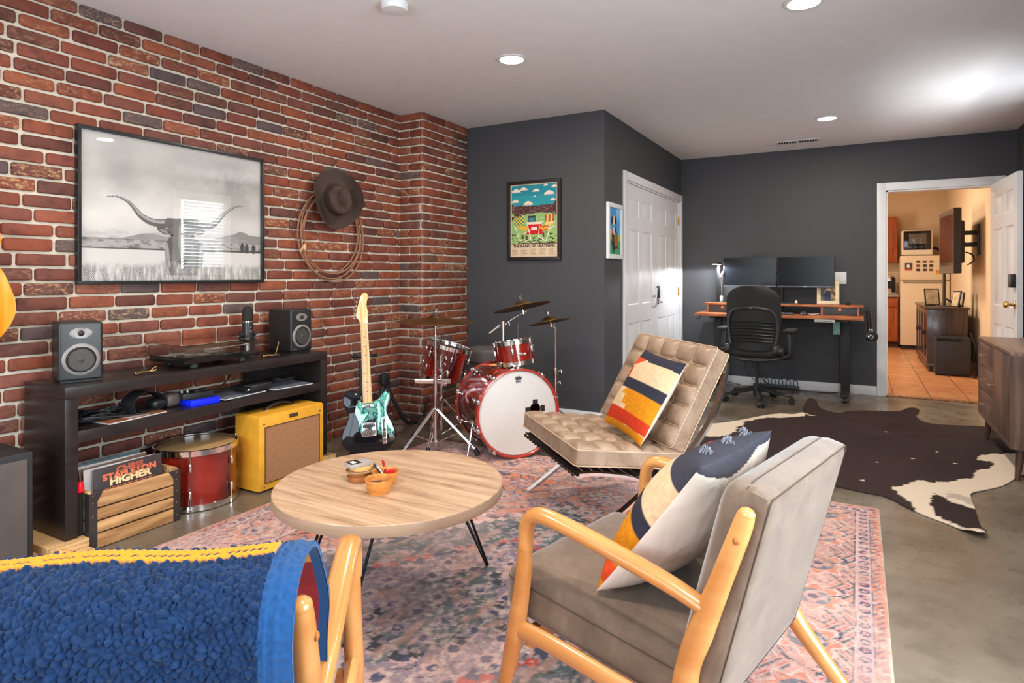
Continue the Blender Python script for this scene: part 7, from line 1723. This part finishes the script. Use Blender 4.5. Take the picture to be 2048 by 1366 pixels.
# ================================================================ KITCHEN
M_oak = wood('oak_cabinet', lin(128, 62, 30), lin(190, 104, 56), .35, 5, (9, 9, 1.2), bmp=.03)
M_fr = mat('fridge_cream', lin(226, 208, 178), .35, var=.02)
fg = thing('refrigerator', 'cream top-freezer refrigerator covered with small photos in the kitchen', 'refrigerator', (.95, 12.0, 0))
fx0, fx1, fy = .575, 1.225, 11.66
B(fx0 + .01, fx1 - .01, fy + .06, 12.36, .06, 1.485, bev=.008).build('cabinet', M_fr, fg, True)
lo_ = B(fx0, fx1, fy, fy + .058, .07, 1.09, bev=.01).build('lower_door', M_fr, fg, True); B(fx0, fx1, fy, fy + .058, 1.10, 1.49, bev=.01).build('freezer_door', M_fr, fg, True)
B(fx0 + .01, fx1 - .01, fy + .03, fy + .06, .0, .058).build('kick_plate', M_black, fg, True)
B(fx0 + .04, fx0 + .60, fy - .02, fy - .001, 1.062, 1.085, bev=.004).build('handle', mat('handle_grey', lin(150, 138, 120), .4), lo_, True)
rn = random.Random(7)
for r_ in range(3):
    for c_ in range(3):
        x0 = fx0 + .245 + c_ * .085 + rn.uniform(-.003, .003); z0 = 1.44 - .045 - r_ * .065
        t = thing('magnet_photo', '%s magnet photo in the %s row of the freezer door grid' % (('left', 'middle', 'right')[c_], ('top', 'middle', 'bottom')[r_]), 'magnet', (x0, fy - .001, z0), 0, 'square magnet photos on the freezer'); 
        MB().box(-.0245, .0245, -.003, 0, -.02, .02).build('photo', mat('magnet_%d' % ((r_ * 2 + c_) % 4), [lin(60, 44, 40), lin(90, 60, 52), lin(120, 84, 70), lin(52, 50, 58)][(r_ * 2 + c_) % 4], .5, var=.8, scale=60), t)
for x0, z0, w_, h_, c_, lb in ((.69, 1.315, .05, .06, lin(60, 66, 60), 'tall photo card at the left of the freezer door'), (1.075, 1.235, .024, .03, lin(206, 140, 50), 'small orange card at the right of the freezer door')):
    t = thing('fridge_card', lb, 'card', (x0, fy - .001, z0)); MB().box(-w_, w_, -.002, 0, -h_, h_).build('card', mat('card_' + str(int(z0 * 1000)), c_, .5, var=.6, scale=40), t)
    if w_ > .04: MB().box(-w_, w_, -.003, -.002, -h_, -h_ + .028).build('caption_band', mat('card_red', lin(180, 80, 60), .5), t); MB().ball((-.005, -.003, .01), .022, 10, (1, .1, 1.4)).build('figure', M_paper, t)
dw_ = thing('countertop_dishwasher', 'white countertop dishwasher with black front on top of the refrigerator', 'dishwasher', (.80, 11.95, 1.491))
B(.60, 1.02, 11.74, 12.2, 1.50, 1.90, bev=.03, seg=4).build('body', mat('appliance_white', lin(232, 220, 200), .3, var=.02), dw_, True); dd = B(.625, .995, 11.728, 11.745, 1.585, 1.885, bev=.014, seg=3).build('door', M_gloss, dw_, True)
B(.70, .93, 11.7265, 11.729, 1.68, 1.84, bev=.001).build('window_pane', mat('window_grey', lin(96, 92, 88), .15), dd, True)
b = MB()
for x in (.775, .855): b.cyl((x, 11.7255, 1.69), (x, 11.7255, 1.76), .003, seg=6)
b.cyl((.775, 11.7255, 1.76), (.855, 11.7255, 1.76), .003, seg=6).cyl((.70, 11.7255, 1.72), (.93, 11.7255, 1.72), .003, seg=6).build('rack', M_steel, dd, True)
b = MB()
for i in range(7): b.box(.69 + i * .036, .705 + i * .036, 11.7268, 11.7282, 1.622, 1.63)
b.build('icons', M_paper, dd, True)
for x in (.64, .98): MB().cyl((x, 11.8, 1.491), (x, 11.8, 1.502), .018).build('foot', M_cord, dw_, True)
single(MB().tube([(1.03, 12.0, 1.62), (1.1, 11.95, 1.60), (1.16, 11.95, 1.53), (1.19, 12.1, 1.515)], .02, 8, n=6), 'drain_hose', M_cord, 'dark hose curving out to the right of the countertop dishwasher', 'hose')
def oakdoor(x0, x1, y, z0, z1, par):
    d_ = B(x0, x1, y - .02, y, z0, z1, bev=.003).build('door', M_oak, par, True); B(x0 + .05, x1 - .05, y - .026, y - .0201, z0 + .05, z1 - .05, bev=.004).build('raised_panel', M_oak, d_, True)
uc = thing('wall_cabinet', 'reddish oak upper cabinet on the kitchen wall at the left of the doorway', 'cabinet', (.33, 12.22, 1.39)); B(.10, .558, 12.08, YK - .001, 1.39, 2.15, bev=.003).build('body', M_oak, uc, True); oakdoor(.11, .55, 12.08, 1.40, 2.14, uc)
lc = thing('base_cabinet', 'reddish oak base cabinet with one drawer left of the refrigerator', 'cabinet', (.33, 12.1, 0)); B(.05, .558, 11.82, YK - .001, .10, .83, bev=.002).build('body', M_oak, lc, True); B(.05, .558, 11.88, YK - .001, 0, .0999).build('plinth', mat('plinth_dark', lin(70, 38, 24), .6), lc, True)
oakdoor(.09, .545, 11.82, .12, .64, lc); B(.09, .545, 11.80, 11.82, .67, .80, bev=.004).build('drawer', M_oak, lc, True)
single(B(.03, .562, 11.78, YK - .001, .831, .868, bev=.006), 'countertop', mat('counter_grey', lin(160, 150, 140), .4, var=.2, scale=60), 'grey countertop over the kitchen base cabinet', 'countertop')
es = thing('espresso_machine', 'chrome and black espresso machine on the kitchen countertop', 'coffee machine', (.44, 11.98, .869))
MB().box(-.11, .10, -.10, .14, 0, .035, .008).build('drip_tray', M_steel, es); MB().box(-.10, .09, .02, .14, .035, .27, .015).build('body', M_black, es); MB().box(-.10, .09, -.09, .14, .27, .32, .02).build('head', M_chrome, es)
MB().cyl((0, -.05, .215), (0, -.05, .27), .03).tube([(0, -.05, .225), (.02, -.13, .22)], .008, 8).build('portafilter', M_chrome, es); MB().tube([(-.08, 0, .32), (-.06, .02, .38), (.04, .02, .38), (.07, 0, .32)], .006, 8, n=5).build('rail', M_chrome, es); MB().lathe([(.001, 0), (.03, 0), (.033, .06), (.001, .06)], (0.0, -.05, .036), (0, 0, 1), 20).build('cup', M_chrome, es)
# dark cabinet with frames
M_mah = wood('dark_mahogany', lin(38, 24, 22), lin(74, 48, 42), .3, 4, (6, 6, 1), coat=.3, bmp=.02)
kc = thing('display_cabinet', 'dark wood cabinet with glass doors under the kitchen television', 'cabinet', (.94, 9.9, 0))
kx0, kx1, ky0, ky1 = .73, 1.135, 9.09, 10.75
B(kx0 - .015, kx1 + .015, ky0 - .02, ky1 + .02, .765, .79, bev=.004).build('top', M_mah, kc, True); B(kx0, kx1, ky0, ky0 + .03, .06, .7649, bev=.002).build('side_panel', M_mah, kc, True); B(kx0, kx1, ky1 - .03, ky1, .06, .7649, bev=.002).build('side_panel', M_mah, kc, True)
B(kx0 - .01, kx1, ky0 - .01, ky1 + .01, 0.06, .10, bev=.004).build('base', M_mah, kc, True); B(kx1 - .02, kx1, ky0 + .031, ky1 - .031, .101, .764).build('back_panel', M_mah, kc, True); B(kx0 + .04, kx1 - .021, ky0 + .031, ky1 - .031, .42, .44).build('shelf', M_mah, kc, True)
B(kx0 + .05, kx1 - .05, ky0 - .006, ky0 - .0005, .20, .68, bev=.002).build('end_panel', M_mah, kc, True)
for y in (ky0 + .05, ky1 - .05):
    for x in (kx0 + .04, kx1 - .04): B(x - .025, x + .025, y - .025, y + .025, 0, .06).build('leg', M_mah, kc, True)
nd = 4; wd_ = (ky1 - ky0 - .06) / nd
for i in range(nd):
    a = ky0 + .03 + i * wd_; c = a + wd_ - .004; d_ = B(kx0 - .002, kx0 + .018, a, a + .05, .105, .755).box(kx0 - .002, kx0 + .018, c - .05, c, .105, .755).box(kx0 - .002, kx0 + .018, a + .05, c - .05, .105, .16).box(kx0 - .002, kx0 + .018, a + .05, c - .05, .70, .755).build('door', M_mah, kc, True)
    B(kx0 + .006, kx0 + .009, a + .05, c - .05, .16, .70).build('pane', M_pane, d_, True); yh = c - .025 if i % 2 == 0 else a + .025; MB().box(kx0 - .03, kx0 - .002, yh - .012, yh + .012, .42, .48, .004).build('handle', M_black, d_, True)
for (x, y, a, w_, h_, lb) in ((.83, 9.62, .25, .085, .22, 'black photo frame with a pale picture, left one on the kitchen cabinet'), (1.02, 9.26, -1.15, .075, .20, 'black photo frame seen from the side, nearest the cabinet end'), (1.08, 9.52, -.7, .07, .18, 'third black photo frame leaning at the right on the kitchen cabinet')):
    t = thing('photo_frame', lb, 'photo frame', (x, y, .791), (math.radians(-12), 0, a)); MB().box(-w_, w_, -.006, .006, 0, h_, .002).build('frame', M_black, t); MB().box(-w_ + .014, w_ - .014, -.008, -.0062, .014, h_ - .014).build('photo', mat('pale_photo', lin(200, 180, 150), .2, var=.4, scale=14), t); MB().cbox((0, .04, .07), (.03, .003, .15), rot=RX(math.radians(24))).build('easel_back', M_black, t)
bxx = thing('computer_tower', 'flat black box standing on the tiles against the end of the dark cabinet', 'computer tower', (.95, 8.92, 0)); B(.785, 1.125, 8.80, 9.05, .015, .455, bev=.008).build('case', mat('box_charcoal', (.02, .021, .024), .45), bxx, True); B(.80, 1.04, 8.795, 8.80, .405, .44).build('slot', M_dark, bxx, True)
for x in (.82, 1.09):
    for y in (8.84, 9.0): MB().cyl((x, y, 0), (x, y, .016), .016).build('foot', M_cord, bxx, True)
single(MB().tube([(1.15, 9.05, .5), (1.18, 8.95, .35), (1.16, 8.9, .2), (1.19, 8.85, .05), (1.14, 8.7, .012), (1.19, 8.62, .012)], .008, n=6).tube([(1.17, 9.0, .4), (1.14, 8.93, .25), (1.19, 8.86, .1), (1.17, 8.8, .02)], .006, n=6), 'power_cable', M_cord, 'black cords piled against the kitchen wall beside the black box', 'cord')
# wall-mounted television
tv = thing('television', 'flat television on a swivel wall mount in the kitchen, seen almost edge-on', 'television', (.93, 9.17, 1.2), math.atan2(9.6 - 8.74, .895 - .953))
L_ = math.hypot(.86, .058) / 2
MB().box(-L_, L_, -.075, 0, 0, .76, .012, 3).build('housing', mat('tv_dark', (.018, .018, .020), .35), tv); MB().box(-L_ + .004, L_ - .004, 0, .002, .004, .756).build('bezel', mat('tv_bezel', lin(84, 82, 84), .2, .3), tv); MB().box(-L_ + .05, L_ - .05, .002, .003, .09, .70).build('screen', M_gloss, tv); MB().box(-.3, .3, -.13, -.0751, .12, .62, .02).build('rear_cover', M_black, tv)
wm = thing('tv_mount', 'black folding wall mount behind the kitchen television', 'tv mount', (1.22, 9.15, 1.6)); MB().box(1.215, 1.24, 9.0, 9.3, 1.42, 1.78, .004).build('wall_plate', M_black, wm, True)
for z in (1.52, 1.66): MB().box(1.075, 1.215, 9.12, 9.16, z, z + .05, .004).build('arm', M_black, wm, True)
MB().tube([(1.1, 9.0, 1.45), (1.16, 8.98, 1.42), (1.18, 9.0, 1.35), (1.12, 9.02, 1.30)], .008, 8, n=5).build('cable', M_cord, wm, True)
tvp = thing('tv_pole', 'dark pole rising from the kitchen cabinet to the television', 'pole', (.90, 9.30, .79)); MB().cyl((.935, 9.45, .791), (.935, 9.45, 1.199), .018).build('pole', M_gun, tvp, True); MB().lathe([(.001, 0), (.09, 0), (.09, .01), (.001, .012)], (.935, 9.45, .7905)).build('base', M_gun, tvp, True)
MB().tube([(.935, 9.45, .90), (1.0, 9.4, .85), (1.08, 9.36, .80)], .014, 8, n=4).build('brace', M_black, tvp, True)
